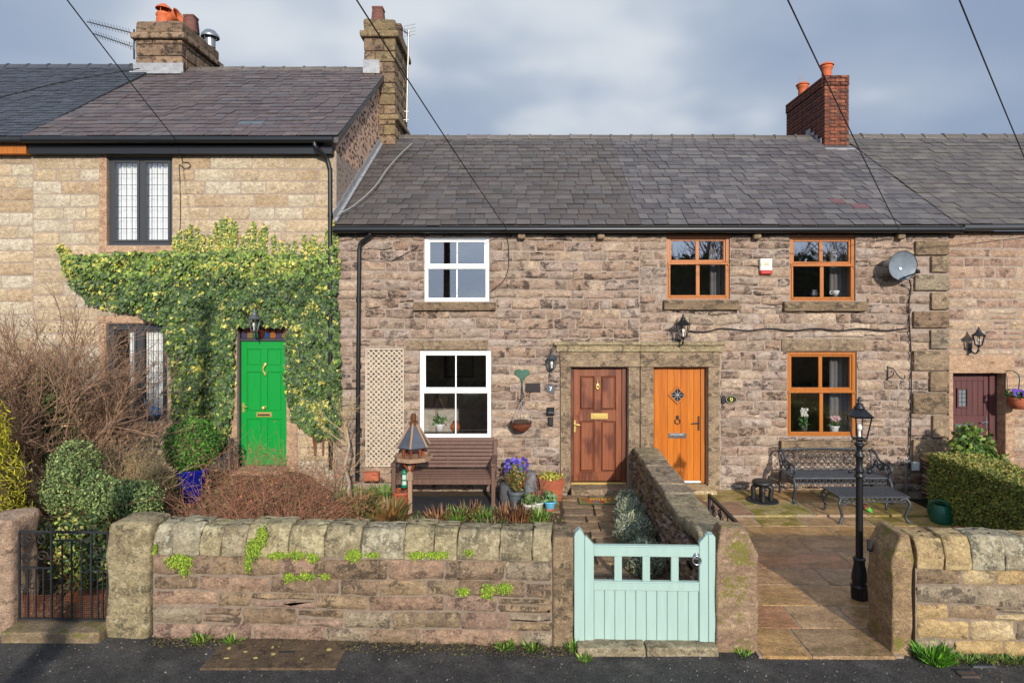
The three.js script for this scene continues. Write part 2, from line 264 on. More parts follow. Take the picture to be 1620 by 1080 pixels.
// lay stones as meshes of their own (the largest 300), the others joined
function layStones(parent, rects, mats, o = {}) {
  const { gap = 0.008, d = 0.022, z = 0, most = 300, name = 'stone', hidden = () => false } = o;
  const show = [], rest = [];
  for (const q of [...rects].sort((a, b) => (b[1] - b[0]) * (b[3] - b[2]) - (a[1] - a[0]) * (a[3] - a[2]))) (show.length < most && !hidden(q) ? show : rest).push(q);
  const make = (q) => { const g = stoneFace(q[1] - q[0] - gap * rr(0.5, 1.5), q[3] - q[2] - gap * rr(0.5, 1.5), d * rr(0.6, 1.4), o); return g; };
  for (const q of show) { const s = mesh(name, make(q), pick(mats), parent), cx = (q[0] + q[1]) / 2, cy = (q[2] + q[3]) / 2, wv = o.wave ?? 0; s.position.set(cx, cy + wv * n3(cx * 0.9, cy * 2.1, 5.5), z); s.rotation.z = wv * (n3(cx * 0.9 + 0.09, cy * 2.1, 5.5) - n3(cx * 0.9 - 0.09, cy * 2.1, 5.5)) * 5 + rr(-wv, wv) * 0.5; }
  const by = new Map(); for (const q of rest) { const m = pick(mats.slice(0, 2)); const g = make(q); g.translate((q[0] + q[1]) / 2, (q[2] + q[3]) / 2, z); by.set(m, [...(by.get(m) || []), g]); }
  for (const [m, l] of by) { const s = mesh('small_stones', l, m, parent); s.userData.kind = 'stuff'; }
}
const hole = (x0, x1, y0, y1) => new THREE.Path([new THREE.Vector2(x0, y0), new THREE.Vector2(x0, y1), new THREE.Vector2(x1, y1), new THREE.Vector2(x1, y0)]);
function wallSlab(x0, x1, y0, y1, holes, thick) { const s = new THREE.Shape([new THREE.Vector2(x0, y0), new THREE.Vector2(x1, y0), new THREE.Vector2(x1, y1), new THREE.Vector2(x0, y1)]); holes.forEach((q) => s.holes.push(hole(q[0], q[1], Math.max(q[2], y0 + 0.001), q[3]))); const g = new THREE.ExtrudeGeometry(s, { depth: thick, bevelEnabled: false }); g.translate(0, 0, -thick); return metreUV(g); }
// thin tapering paths with three sides, for twigs and stems
class Twigs {
  constructor() { this.p = []; this.n = []; this.i = []; }
  path(pts, r0, r1, sides = 3) {
    const base = this.p.length / 3, N = pts.length;
    for (let k = 0; k < N; k++) {
      const t = pts[Math.min(k + 1, N - 1)].clone().sub(pts[Math.max(k - 1, 0)]).normalize(), u = Math.abs(t.y) < 0.9 ? V(0, 1, 0).cross(t).normalize() : V(1, 0, 0).cross(t).normalize(), w = t.clone().cross(u), r = mix(r0, r1, k / (N - 1));
      for (let s = 0; s < sides; s++) { const a = s / sides * 6.2832, d = u.clone().multiplyScalar(Math.cos(a)).addScaledVector(w, Math.sin(a)); this.p.push(pts[k].x + d.x * r, pts[k].y + d.y * r, pts[k].z + d.z * r); this.n.push(d.x, d.y, d.z); }
    }
    for (let k = 0; k < N - 1; k++) for (let s = 0; s < sides; s++) { const a = base + k * sides + s, b = base + k * sides + (s + 1) % sides; this.i.push(a, b, b + sides, a, b + sides, a + sides); }
  }
  grow(p, d, len, r, depth, o) {        // a branch that wanders and forks
    const { wander = 0.35, up = 0.1, n = 5, fork = 3, shrink = 0.62, sides = 3 } = o, pts = [p.clone()], dir = d.clone(), q = p.clone(), tips = [];
    for (let k = 0; k < n; k++) { dir.add(V(rr(-1, 1), rr(-1, 1) + up, rr(-1, 1)).multiplyScalar(wander)).normalize(); q.addScaledVector(dir, len / n); pts.push(q.clone()); tips.push([q.clone(), dir.clone()]); }
    this.path(pts, r, r * 0.45, depth > 1 ? 5 : sides); (o.ends ||= []).push([q.clone(), dir.clone()]);
    if (depth > 0) for (let k = 0; k < fork; k++) { const [a, b] = tips[Math.floor(rr(0.25, 1) * n * 0.999)]; this.grow(a, b.clone().add(V(rr(-1, 1), rr(-1, 1) + up, rr(-1, 1)).multiplyScalar(0.75)).normalize(), len * shrink * rr(0.7, 1.2), r * 0.55, depth - 1, o); }
  }
  geo() { const g = new THREE.BufferGeometry(); g.setAttribute('position', new THREE.Float32BufferAttribute(this.p, 3)); g.setAttribute('normal', new THREE.Float32BufferAttribute(this.n, 3)); g.setAttribute('uv', new THREE.Float32BufferAttribute(new Float32Array(this.p.length / 3 * 2), 2)); g.setIndex(this.i); return g; }
}
// leaf shapes, lying in x/y with the tip at +y and the upper side at +z
function leafGeo(kind) {
  const o = { oval: [[0, 0], [0.28, 0.28], [0.3, 0.6], [0, 1], [-0.3, 0.6], [-0.28, 0.28]], blade: [[-0.05, 0], [0.05, 0], [0.035, 0.5], [0, 1], [-0.035, 0.5]], needle: [[-0.06, 0], [0.06, 0], [0.09, 0.5], [0, 1], [-0.09, 0.5]], ivy: [[0, 0.08], [0.3, -0.02], [0.52, 0.26], [0.3, 0.46], [0.2, 0.72], [0, 1.0], [-0.2, 0.72], [-0.3, 0.46], [-0.52, 0.26], [-0.3, -0.02]], petal: [[0, -0.5], [0.42, -0.3], [0.5, 0.2], [0.22, 0.5], [-0.22, 0.5], [-0.5, 0.2], [-0.42, -0.3]] }[kind];
  const P = [0, kind === 'petal' ? 0 : 0.42, 0.06], I = [], n = o.length; for (const [x, y] of o) P.push(x, y, -0.10 * Math.abs(x) - 0.1 * y * y);
  for (let k = 0; k < n; k++) I.push(0, 1 + k, 1 + (k + 1) % n);
  const g = new THREE.BufferGeometry(); g.setAttribute('position', new THREE.Float32BufferAttribute(P, 3)); g.setAttribute('uv', new THREE.Float32BufferAttribute(new Float32Array((n + 1) * 2), 2)); g.setIndex(I); g.computeVertexNormals(); return g;
}
const LEAF = { oval: leafGeo('oval'), blade: leafGeo('blade'), needle: leafGeo('needle'), ivy: leafGeo('ivy'), petal: leafGeo('petal') };
const _m = new THREE.Matrix4(), _q = new THREE.Quaternion(), _c = new THREE.Color();
// list of [position, upper side, tip, size, [r, g, b] sRGB]
function leaves(name, parent, kind, m, list) {
  const o = new THREE.InstancedMesh(LEAF[kind] || kind, m, list.length); o.name = name; o.userData.kind = 'stuff';
  list.forEach(([p, n, t, s, c], k) => { const z = n.clone().normalize(), y = t.clone().addScaledVector(z, -t.dot(z)).normalize(), x = y.clone().cross(z); const B = new THREE.Matrix4().makeBasis(x.multiplyScalar(s), y.multiplyScalar(s), z.multiplyScalar(s)).setPosition(p); o.setMatrixAt(k, B); o.setColorAt(k, _c.setRGB(c[0] / 255, c[1] / 255, c[2] / 255, THREE.SRGBColorSpace)); });
  parent.add(o); return o;
}
const rdir = () => { const z = rr(-1, 1), a = rr(0, 6.2832), r = Math.sqrt(1 - z * z); return V(r * Math.cos(a), z, r * Math.sin(a)); };
const jit = (c, k) => { const f = 1 + rr(-k, k); return [c[0] * f, c[1] * f, c[2] * f]; };
// ------------------------------------------------------------------ ground and setting
const zWall = (x) => 4.58 + 0.04 * x;            // street face of the garden walls
const flat = (x0, x1, z0, z1, y, n = 1, s = 0.5) => { const g = new THREE.PlaneGeometry(x1 - x0, z1 - z0, n, n); g.rotateX(-Math.PI / 2); g.translate((x0 + x1) / 2, y, (z0 + z1) / 2); return metreUV(g, s, 0, 0); };
struct('ground', [flat(-600, 600, -600, 600, -0.13)], mat({ map: T.soil, color: [150, 170, 120], roughness: 1 }), 'rough grass land around the houses and across the road');
struct('pavement', [box(60, 0.12, 2.7, 0, -0.06, 4.4 + 1.35)], mat({ map: T.asph, roughness: 0.9, bumpMap: T.grit, bumpScale: 0.006 }), 'dark worn asphalt pavement in front of the garden walls');
struct('kerb', [box(60, 0.14, 0.15, 0, -0.065, 7.18)], stoneMat(T.cope, [210, 206, 200]), 'grey stone kerb between pavement and road');
struct('road', [flat(-60, 60, 7.2, 13.2, -0.11)], mat({ map: T.asph, color: [235, 235, 235], roughness: 0.92 }), 'asphalt road in front of the terrace');
MAT.dressTop = stoneMat(T.cope, [255, 244, 228]);
const EA = { z: 0.16 };                            // eaves overhang
const ROW = { x0: X(532), xm: X(1012), x1: X(1500), eave: 4.42, ridge: 6.91, zr: -3.5 };

function makeRoof(house, x0, x1, ey, ez, ry, rz, mats, o = {}) {
  const { gauge = 0.205, sizes = [0.2, 0.24, 0.28, 0.32], len = 0.4, most = 300, wob = 1, ridgeMats = MAT.ridge, special = {} } = o;
  const run = ez - rz, rise = ry - ey, L = Math.hypot(run, rise), p = Math.atan2(rise, run);
  const prof = [[ez, ey], [rz, ry], [rz - run, ey], [rz - run, ey - 0.09], [rz, ry - 0.09], [ez, ey - 0.09]];
  const sh = new THREE.Shape(prof.map(([z, y]) => new THREE.Vector2(-z, y))), g = new THREE.ExtrudeGeometry(sh, { depth: x1 - x0, bevelEnabled: false });
  g.rotateY(Math.PI / 2); g.translate(x0, -0.012, 0);
  const roof = mesh('roof', [metreUV(g)], MAT.slate7[4], house), u = V(0, Math.sin(p), -Math.cos(p)), n = V(0, Math.cos(p), Math.sin(p));
  const geos = sizes.map((w) => [0, 1, 2].map(() => metreUV(new THREE.BoxGeometry(w - 0.011, 0.012, len), 1.3)));
  let made = 0, row = 0; const rest = new Map(), delta = Math.asin(0.024 / gauge) * 0.62;
  for (let s = -0.02; s < L - 0.1; s += gauge, row++) {
    let x = x0 + (row % 2 ? -0.11 : 0) - rr(0, 0.05); const ln = Math.min(len, L - s), off = rr(-0.006, 0.006) * wob;
    while (x < x1 - 0.01) {
      const k = Math.floor(R() * sizes.length); let w = sizes[k], a = x, b = x + w; x += w; if (a < x0) { a = x0; } if (b > x1 || x1 - b < 0.06) { b = x1; x = x1; } if (b - a < 0.03) continue;
      const c = V((a + b) / 2, ey, ez).addScaledVector(u, s + ln / 2 + off + rr(-0.006, 0.006) * wob).addScaledVector(n, 0.006 + 0.012 * n3(a * 0.9, s * 0.9, x0) * wob + rr(0, 0.008));
      const m = special[`${row}`] && Math.abs(special[row] - (a + b) / 2) < 0.16 ? (o.specialMat || MAT.slateRed) : pick(mats), gg = geos[k][Math.floor(R() * 3)];
      const q = new THREE.Object3D(); q.position.copy(c); q.rotation.set(p - delta * (ln / len) + rr(-0.004, 0.004), rr(-0.008, 0.008) * wob, rr(-0.004, 0.004)); q.scale.set((b - a) / w, 1, ln / len);
      if (made < most) { const o2 = new THREE.Mesh(gg, m); o2.name = 'slate'; o2.position.copy(q.position); o2.rotation.copy(q.rotation); o2.scale.copy(q.scale); roof.add(o2); made++; }
      else { q.updateMatrix(); const h = gg.clone(); h.applyMatrix4(q.matrix); rest.set(m, [...(rest.get(m) || []), h]); }
    }
  }
  for (const [m, l] of rest) { const s = mesh('upper_slates', l, m, roof); s.userData.kind = 'stuff'; }
  const tl = 0.46, half = (hw, t) => { const a = p * 0.92, c = Math.cos(a) * hw, d = Math.sin(a) * hw; const q = new THREE.Shape([new THREE.Vector2(-c, -d), new THREE.Vector2(-0.03, 0.008), new THREE.Vector2(0.03, 0.008), new THREE.Vector2(c, -d), new THREE.Vector2(c, -d + t), new THREE.Vector2(0.035, 0.008 + t), new THREE.Vector2(-0.035, 0.008 + t), new THREE.Vector2(-c, -d + t)]); return q; };
  const ex = (q, l) => { const e = new THREE.ExtrudeGeometry(q, { depth: l, bevelEnabled: false }); e.rotateY(Math.PI / 2); return e; };
  const tile = metreUV(mergeGeometries([ex(half(0.17, 0.022), tl - 0.01), (() => { const e = ex(half(0.182, 0.036), 0.05); e.translate(-0.004, 0.004, 0); return e; })()])); 
  for (let x = x0; x < x1 - 0.05; x += tl) { const t = mesh('ridge_tile', tile, pick(ridgeMats), roof); t.position.set(x, ry + 0.012 + rr(-0.008, 0.008) * wob, rz); t.rotation.z = rr(-0.012, 0.012) * wob; t.scale.x = Math.min(1, (x1 - x) / tl); }
  const bed = mesh('ridge_mortar', [span(x0, x1, ry - 0.12, ry - 0.07, rz - 0.13, rz + 0.13)], MAT.mortarD, roof);
  return roof;
}
function room(house, x0, x1, y0, y1, m, depth = 3.6) {
  const z0 = -0.42, z1 = z0 - depth; const r = part('room', house);
  mesh('room_wall', [span(x0, x0 + 0.04, y0, y1, z1, z0), span(x1 - 0.04, x1, y0, y1, z1, z0), span(x0 + 0.041, x1 - 0.041, y0, y1, z1 - 0.04, z1)], m, r);
  mesh('room_floor', [span(x0 + 0.042, x1 - 0.042, y0 - 0.05, y0, z1, z0)], MAT.floorDark, r);
  mesh('room_ceiling', [span(x0 + 0.042, x1 - 0.042, y1, y1 + 0.05, z1, z0)], m, r);
}
function shell(house, x0, x1, y1, holes, m, depth = 7) {
  const w = mesh('wall', [wallSlab(x0, x1, -0.12, y1, holes, 0.4), span(x0, x1, -0.12, y1, -depth, -depth + 0.3), span(x0, x0 + 0.08, -0.12, y1, -depth + 0.3, -0.4), span(x1 - 0.08, x1, -0.12, y1, -depth + 0.3, -0.4)], m, house); return w;
}
// two-light sash-style window; members are real rails, the panes thin glass
function sashWindow(house, [x0, x1, y0, y1], m, o = {}) {
  const { z = -0.03, top = 0.46, fw = 0.052, bar = 0.022, sw = 0.036 } = o, w = part('window', house), ym = y1 - (y1 - y0) * top, xm = (x0 + x1) / 2;
  mesh('frame', [bspan(x0, x0 + fw, y0, y1, z - 0.07, z), bspan(x1 - fw, x1, y0, y1, z - 0.07, z), bspan(x0 + fw, x1 - fw, y1 - fw, y1, z - 0.07, z - 0.001), bspan(x0 + fw, x1 - fw, y0, y0 + fw, z - 0.07, z - 0.001), bspan(x0 - 0.0, x1 + 0.0, y0 - 0.02, y0 - 0.001, z - 0.07, z + 0.022)], m, w);
  const sash = (a, b, c, d, zz, name, horn) => {
    const s = mesh(name, [bspan(a, a + sw, c, d, zz - 0.045, zz), bspan(b - sw, b, c, d, zz - 0.045, zz), bspan(a + sw, b - sw, d - sw, d, zz - 0.045, zz - 0.001), bspan(a + sw, b - sw, c, c + sw, zz - 0.045, zz - 0.001), horn && bspan(a - 0.02, b + 0.02, d - 0.028, d + 0.002, zz - 0.02, zz + 0.016), horn && bev(0.03, 0.03, 0.02, a - 0.016, d - 0.03, zz + 0.001, 0.004, 0, 0, 0.78), horn && bev(0.03, 0.03, 0.02, b + 0.016, d - 0.03, zz + 0.001, 0.004, 0, 0, 0.78)], m, w);
    mesh('glazing_bar', [bspan(xm - bar / 2, xm + bar / 2, c + sw, d - sw, zz - 0.03, zz - 0.008, 0.003)], m, w);
    for (const [p, q] of [[a + sw, xm - bar / 2], [xm + bar / 2, b - sw]]) { const g = new THREE.PlaneGeometry(q - p + 0.008, d - c - 2 * sw + 0.008); const pane = mesh('pane', g, MAT.glass, w); pane.position.set((p + q) / 2, (c + d) / 2, zz - 0.024); }
  };
  sash(x0 + fw, x1 - fw, ym + 0.012, y1 - fw, z - 0.02, 'upper_sash', false);
  mesh('transom', [bspan(x0 + fw, x1 - fw, ym - 0.024, ym + 0.012, z - 0.065, z - 0.006)], m, w);
  sash(x0 + fw - 0.024, x1 - fw + 0.024, y0 + fw - 0.024, ym - 0.012, z + 0.012, 'lower_sash', true);
  return w;
}
const curtainGeo = (x0, x1, y0, y1, z, folds = 5) => { const g = new THREE.PlaneGeometry(x1 - x0, y1 - y0, folds * 8, 1); const p = g.attributes.position; for (let i = 0; i < p.count; i++) p.setZ(i, 0.022 * Math.sin(p.getX(i) / (x1 - x0) * folds * 6.2832) + 0.008 * Math.sin(p.getX(i) * 41)); g.computeVertexNormals(); g.translate((x0 + x1) / 2, (y0 + y1) / 2, z); return metreUV(g); };
function letterPlate(parent, x, y, z, w, h, m) { return mesh('letter_plate', [bev(w, h, 0.012, x, y, z + 0.006, 0.004), bev(w * 0.74, h * 0.5, 0.012, x, y, z + 0.014, 0.004)], m, parent); }

// ---------------- house with white windows and brown door
function house7() {
  const h = thing('terraced_house', 'stone cottage with white sash windows and a brown panelled door', 'house');
  const x0 = ROW.x0, x1 = ROW.xm, eave = ROW.eave;
  const wu = [X(671), X(774), Y(477), Y(374)], wl = [X(664), X(777), Y(693), Y(554)], dr = [X(903), X(993), 0.1, Y(579)];
  const sur = [X(886), x1, 0, Y(541)];
  const holes = [wu, wl, dr];
  const w = shell(h, x0, x1, eave - 0.12, holes, MAT.mortar);
  const sills = [[X(655), X(785), Y(491), Y(478)], [X(657), X(788), Y(705), Y(694)]], lint = [X(642), X(772), Y(553.5), Y(538)];
  layStones(w, courses(x0, x1, 0, eave - 0.12, [wu, wl, sur, ...sills, lint], { hMin: 0.125, hMax: 0.185, wMin: 0.18, wMax: 0.52, split: 0.05 }), MAT.row, { d: 0.03, gap: 0.008, j: 0.018, b: 0.018, un: 0.9, wave: 0.028 });
  for (const s of sills) mesh('window_sill', [rough(s[1] - s[0], s[3] - s[2], 0.2, (s[0] + s[1]) / 2, (s[2] + s[3]) / 2, -0.01, { n: 12, amp: 0.006, rad: 0.012 })], MAT.sill, h);
  mesh('window_lintel', [rough(lint[1] - lint[0], lint[3] - lint[2], 0.1, (lint[0] + lint[1]) / 2, (lint[2] + lint[3]) / 2, -0.025, { n: 12, amp: 0.004, rad: 0.01 })], MAT.dress, h);
  sashWindow(h, wu, MAT.white, { top: 0.46 }); sashWindow(h, wl, MAT.white, { top: 0.46 });
  room(h, x0 + 0.1, x1 - 0.1, 0.12, 2.36, MAT.plaster); room(h, x0 + 0.1, x1 - 0.1, 2.5, 4.3, MAT.plaster);
  // doorway: two stone jambs, moulded lintel with a drip course
  const jm = (a, b) => mesh('door_jamb', [rough(b - a - 0.01, Y(580) - 0.0, 0.3, (a + b) / 2, Y(580) / 2, -0.1, { n: 16, amp: 0.006, rad: 0.014 })], MAT.dress, h);
  jm(X(886), X(903)); jm(X(993), x1);
  mesh('door_lintel', [rough(x1 - X(886), Y(556) - Y(580), 0.3, (X(886) + x1) / 2, (Y(556) + Y(580)) / 2, -0.095, { n: 12, amp: 0.006, rad: 0.014 })], MAT.dress, h);
  mesh('lintel_cornice', [rough(x1 - X(880), Y(545) - Y(556), 0.2, (X(880) + x1) / 2, (Y(545) + Y(556)) / 2, -0.02, { n: 14, amp: 0.005, rad: 0.015 }), rough(x1 - X(876), 0.05, 0.26, (X(876) + x1) / 2, Y(543), -0.015, { n: 14, amp: 0.004, rad: 0.012 })], MAT.dressTop, h);
  const d = part('door', h), a = X(905), b = X(991), y0 = 0.125, y1 = Y(581), z = -0.1;
  mesh('door_frame', [bspan(a - 0.015, a + 0.03, y0, y1, z - 0.06, z + 0.02), bspan(b - 0.06, b + 0.015, y0, y1, z - 0.06, z + 0.02), bspan(a + 0.03, b - 0.06, y1 - 0.035, y1, z - 0.06, z + 0.018)], MAT.brownD, d);
  const l = a + 0.034, r = b - 0.064, t = y1 - 0.04, q = y0 + 0.03, st = 0.10, ms = 0.11, W = r - l;
  const ys = [q + 0.15, q + 1.0, q + 1.19, t - 0.12], xm = (l + r) / 2;
  mesh('door_leaf', [bspan(l, l + st, q, t, z - 0.045, z), bspan(r - st, r, q, t, z - 0.045, z), bspan(l + st, r - st, q, ys[0], z - 0.045, z - 0.001), bspan(l + st, r - st, ys[1], ys[2], z - 0.045, z - 0.001), bspan(l + st, r - st, ys[3], t, z - 0.045, z - 0.001), bspan(xm - ms / 2, xm + ms / 2, ys[0], ys[1], z - 0.045, z - 0.001), bspan(xm - ms / 2, xm + ms / 2, ys[2], ys[3], z - 0.045, z - 0.001)], MAT.brown, d);
  for (const [c, e] of [[ys[0], ys[1]], [ys[2], ys[3]]]) for (const [f, g] of [[l + st, xm - ms / 2], [xm + ms / 2, r - st]]) mesh('door_panel', [span(f, g, c, e, z - 0.045, z - 0.04), bspan(f + 0.018, g - 0.018, c + 0.018, e - 0.018, z - 0.055, z - 0.002, 0.024)], MAT.brown, d);
  letterPlate(d, xm + 0.03, ys[1] + 0.09, z, 0.29, 0.10, MAT.brass);
  mesh('knocker', [ball(0.03, xm, ys[2] + 0.42, z + 0.015, 1, 1.2, 0.5), rod([xm, ys[2] + 0.45, z + 0.012], [xm, ys[2] + 0.52, z + 0.012], 0.008), torus(0.028, 0.009, xm, ys[2] + 0.395, z + 0.03), ball(0.014, xm, ys[2] + 0.355, z + 0.03)], MAT.brass, d);
  mesh('handle', [bev(0.035, 0.2, 0.012, l + 0.02, ys[1] - 0.08, z + 0.006), tube([[l + 0.02, ys[1] - 0.05, z + 0.01], [l + 0.02, ys[1] - 0.05, z + 0.045], [l + 0.06, ys[1] - 0.045, z + 0.05], [l + 0.1, ys[1] - 0.055, z + 0.05]], 0.009)], MAT.brass, d);
  mesh('threshold', [bspan(a - 0.01, b + 0.01, y0 - 0.022, y0 + 0.006, z - 0.04, z + 0.03)], MAT.brass, d);
  mesh('doorstep', [rough(b - a + 0.06, 0.12, 0.42, (a + b) / 2, 0.045, 0.03, { n: 10, amp: 0.006, rad: 0.02 })], MAT.dress, h);
  mesh('door_lining', [span(a - 0.02, b + 0.02, y0 - 0.03, y1 + 0.02, z - 0.09, z - 0.065)], MAT.brownD, d);
  makeRoof(h, x0 + 0.01, x1, eave, EA.z, ROW.ridge, ROW.zr, MAT.slate7);
  // gutter, brackets, downpipe
  const gy = eave - 0.075, half = new THREE.CylinderGeometry(0.062, 0.062, x1 - x0 + 0.06, 12, 1, true, 0, Math.PI); half.rotateZ(Math.PI / 2); half.rotateX(Math.PI / 2 + Math.PI); half.translate((x0 + x1) / 2, gy + 0.02, EA.z + 0.05);
  mesh('gutter', [rod([x0 + 0.0, gy - 0.0, EA.z - 0.0], [x1, gy, EA.z - 0.0], 0.058, 12), span(x0, x1, gy - 0.07, gy + 0.04, 0.03, 0.05)], MAT.black, h);
  for (const px of [825, 950]) mesh('corbel', [rough(0.13, 0.1, 0.14, X(px), gy - 0.1, 0.055, { n: 3, amp: 0.006 })], MAT.dress, h);
  mesh('downpipe', [tube([[X(588), gy - 0.02, 0.13], [X(588), gy - 0.08, 0.13], [X(573), gy - 0.22, 0.075], [X(570), gy - 0.32, 0.07]], 0.036, 24, 10), rod([X(570), gy - 0.3, 0.07], [X(567), 0.2, 0.07], 0.036, 10), ...[3.2, 2.1, 1.05].map((y) => cyl(0.045, 0.045, 0.05, X(569), y, 0.07, 10))], MAT.black, h);
  // lead flashing up the neighbour's gable
  const p0 = V(x0 + 0.045, eave + 0.05, EA.z), p1 = V(x0 + 0.045, ROW.ridge + 0.02, ROW.zr), k = [];
  for (let i = 0; i < 14; i++) { const t0 = i / 14, q = p0.clone().lerp(p1, t0 + 0.03); k.push(box(0.05, 0.03, 0.33, q.x, q.y + 0.03, q.z, Math.atan2(p1.y - p0.y, p0.z - p1.z)), box(0.012, 0.14, 0.30, x0 + 0.012, q.y + 0.1, q.z, Math.atan2(p1.y - p0.y, p0.z - p1.z) * 0.9)); }
  mesh('flashing', k, MAT.lead, h);
}
house7();

// ---------------- house with oak-coloured windows and orange door
function house9() {
  const h = thing('terraced_house', 'stone cottage with oak-brown windows, quoins and an orange boarded door', 'house');
  const x0 = ROW.xm, x1 = ROW.x1, eave = ROW.eave;
  const wa = [X(1055), X(1155), Y(473), Y(372)], wb = [X(1250), X(1354), Y(476), Y(373)], wl = [X(1246), X(1356), Y(690), Y(556)], dr = [X(1034), X(1119), 0.1, Y(579)];
  const w = shell(h, x0, x1, eave - 0.12, [wa, wb, wl, dr], MAT.mortar);
  const sills = [[X(1049), X(1168), Y(490), Y(474.5)], [X(1238), X(1370), Y(492), Y(477)], [X(1233), X(1375), Y(712), Y(696)]], lint = [X(1236), X(1368), Y(555), Y(536)], sur = [x0, X(1140), 0, Y(541)];
  const quoins = [[1446, 381, 404], [1471, 405, 431], [1445, 434, 460], [1471, 462, 490], [1443, 492, 519], [1470, 521, 552], [1443, 554, 586], [1469, 587, 619], [1442, 621, 654], [1473, 656, 692], [1442, 694, 742], [1466, 743, 777]].map(([a, t, b]) => [X(a), x1, Y(b), Y(t)]);
  layStones(w, courses(x0, x1, 0, eave - 0.12, [wa, wb, wl, sur, ...sills, lint, ...quoins], { hMin: 0.125, hMax: 0.185, wMin: 0.18, wMax: 0.52, split: 0.05 }), MAT.row, { d: 0.03, gap: 0.008, j: 0.018, b: 0.018, un: 0.9, wave: 0.028 });
  for (const q of quoins) mesh('quoin', [rough(q[1] - q[0] - 0.012, q[3] - q[2] - 0.012, 0.2, (q[0] + q[1]) / 2, (q[2] + q[3]) / 2, -0.045, { n: 7, amp: 0.004, rad: 0.014 })], pick([MAT.dress, MAT.sill, MAT.wallS[0], MAT.chim[1]]), h);
  for (const s of sills) mesh('window_sill', [rough(s[1] - s[0], s[3] - s[2], 0.2, (s[0] + s[1]) / 2, (s[2] + s[3]) / 2, -0.01, { n: 12, amp: 0.006, rad: 0.012 })], MAT.sill, h);
  mesh('window_lintel', [rough(lint[1] - lint[0], lint[3] - lint[2], 0.1, (lint[0] + lint[1]) / 2, (lint[2] + lint[3]) / 2, -0.025, { n: 12, amp: 0.004, rad: 0.01 })], MAT.dress, h);
  for (const [q, t] of [[wa, 0.42], [wb, 0.43], [wl, 0.46]]) sashWindow(h, q, MAT.orange, { top: t, bar: 0.06, fw: 0.06, sw: 0.03 });
  room(h, x0 + 0.1, x1 - 0.1, 0.12, 2.36, MAT.plasterDark); room(h, x0 + 0.1, x1 - 0.1, 2.5, 4.3, MAT.plasterDark);
  for (const [q, s] of [[wa, 0.2], [wb, 0.24], [wl, 0.26]]) mesh('curtain', [curtainGeo(q[1] - s - 0.04, q[1] + 0.05, q[2] - 0.02, q[3] + 0.04, -0.3, 4)], MAT.curtainGrey, h);
  const jm = (a, b) => mesh('door_jamb', [rough(b - a - 0.01, Y(580), 0.3, (a + b) / 2, Y(580) / 2, -0.1, { n: 16, amp: 0.006, rad: 0.014 })], MAT.dress, h);
  jm(x0, X(1034)); jm(X(1119), X(1138));
  mesh('door_lintel', [rough(X(1138) - x0, Y(556) - Y(580), 0.3, (X(1138) + x0) / 2, (Y(556) + Y(580)) / 2, -0.095, { n: 12, amp: 0.006, rad: 0.014 })], MAT.dress, h);
  mesh('lintel_cornice', [rough(X(1142) - x0, Y(545) - Y(556), 0.2, (X(1142) + x0) / 2, (Y(545) + Y(556)) / 2, -0.02, { n: 14, amp: 0.005, rad: 0.015 }), rough(X(1145) - x0, 0.05, 0.26, (X(1145) + x0) / 2, Y(543), -0.015, { n: 14, amp: 0.004, rad: 0.012 })], MAT.dressTop, h);
  const d = part('door', h), a = X(1036), b = X(1117), y0 = 0.12, y1 = Y(581), z = -0.1;
  mesh('door_frame', [bspan(a - 0.015, a + 0.012, y0, y1, z - 0.06, z + 0.015), bspan(b - 0.06, b + 0.015, y0, y1, z - 0.06, z + 0.015), bspan(a + 0.012, b - 0.06, y1 - 0.03, y1, z - 0.06, z + 0.013)], MAT.orange, d);
  const l = a + 0.016, r = b - 0.064, t = y1 - 0.034, q = y0 + 0.04, N = 7, cx = (l + r) / 2 + 0.0, cyy = Y(626);
  for (let i = 0; i < N; i++) { const u = l + (r - l) * i / N, v = l + (r - l) * (i + 1) / N; mesh('plank', [bspan(u + 0.001, v - 0.001, q, t, z - 0.045, z, 0.003)], MAT.orangeDoor[i % 3], d); }
  const dia = (s, w_, zz, dd, m, nm) => { const sh = new THREE.Shape([new THREE.Vector2(-s, 0), new THREE.Vector2(0, -s), new THREE.Vector2(s, 0), new THREE.Vector2(0, s)]); if (w_) sh.holes.push(new THREE.Path([new THREE.Vector2(-s + w_, 0), new THREE.Vector2(0, s - w_), new THREE.Vector2(s - w_, 0), new THREE.Vector2(0, -s + w_)])); const g = new THREE.ExtrudeGeometry(sh, { depth: dd, bevelEnabled: !!w_, bevelSize: 0.003, bevelThickness: 0.003, bevelSegments: 1 }); g.translate(cx, cyy, zz); return mesh(nm, [metreUV(g)], m, d); };
  dia(0.155, 0.035, z, 0.02, MAT.orange, 'window_frame'); dia(0.125, 0, z + 0.002, 0.004, mat({ color: [46, 50, 56], roughness: 0.08 }), 'pane');
  mesh('leading', [ball(0.022, cx, cyy, z + 0.012, 1, 1, 0.4), ...[0, 1, 2, 3].map((k) => rod([cx, cyy, z + 0.009], [cx + 0.075 * Math.cos(k * 1.5708 + 0.785), cyy + 0.075 * Math.sin(k * 1.5708 + 0.785), z + 0.009], 0.006)), ...[0, 1, 2, 3].map((k) => rod([cx, cyy, z + 0.008], [cx + 0.11 * Math.cos(k * 1.5708), cyy + 0.11 * Math.sin(k * 1.5708), z + 0.008], 0.004))], MAT.lead, d);
  mesh('knocker', [ball(0.026, cx, Y(661), z + 0.012, 1, 1.2, 0.6), torus(0.042, 0.007, cx, Y(668), z + 0.02)], MAT.iron, d);
  letterPlate(d, cx, Y(691), z, 0.30, 0.085, MAT.chrome);
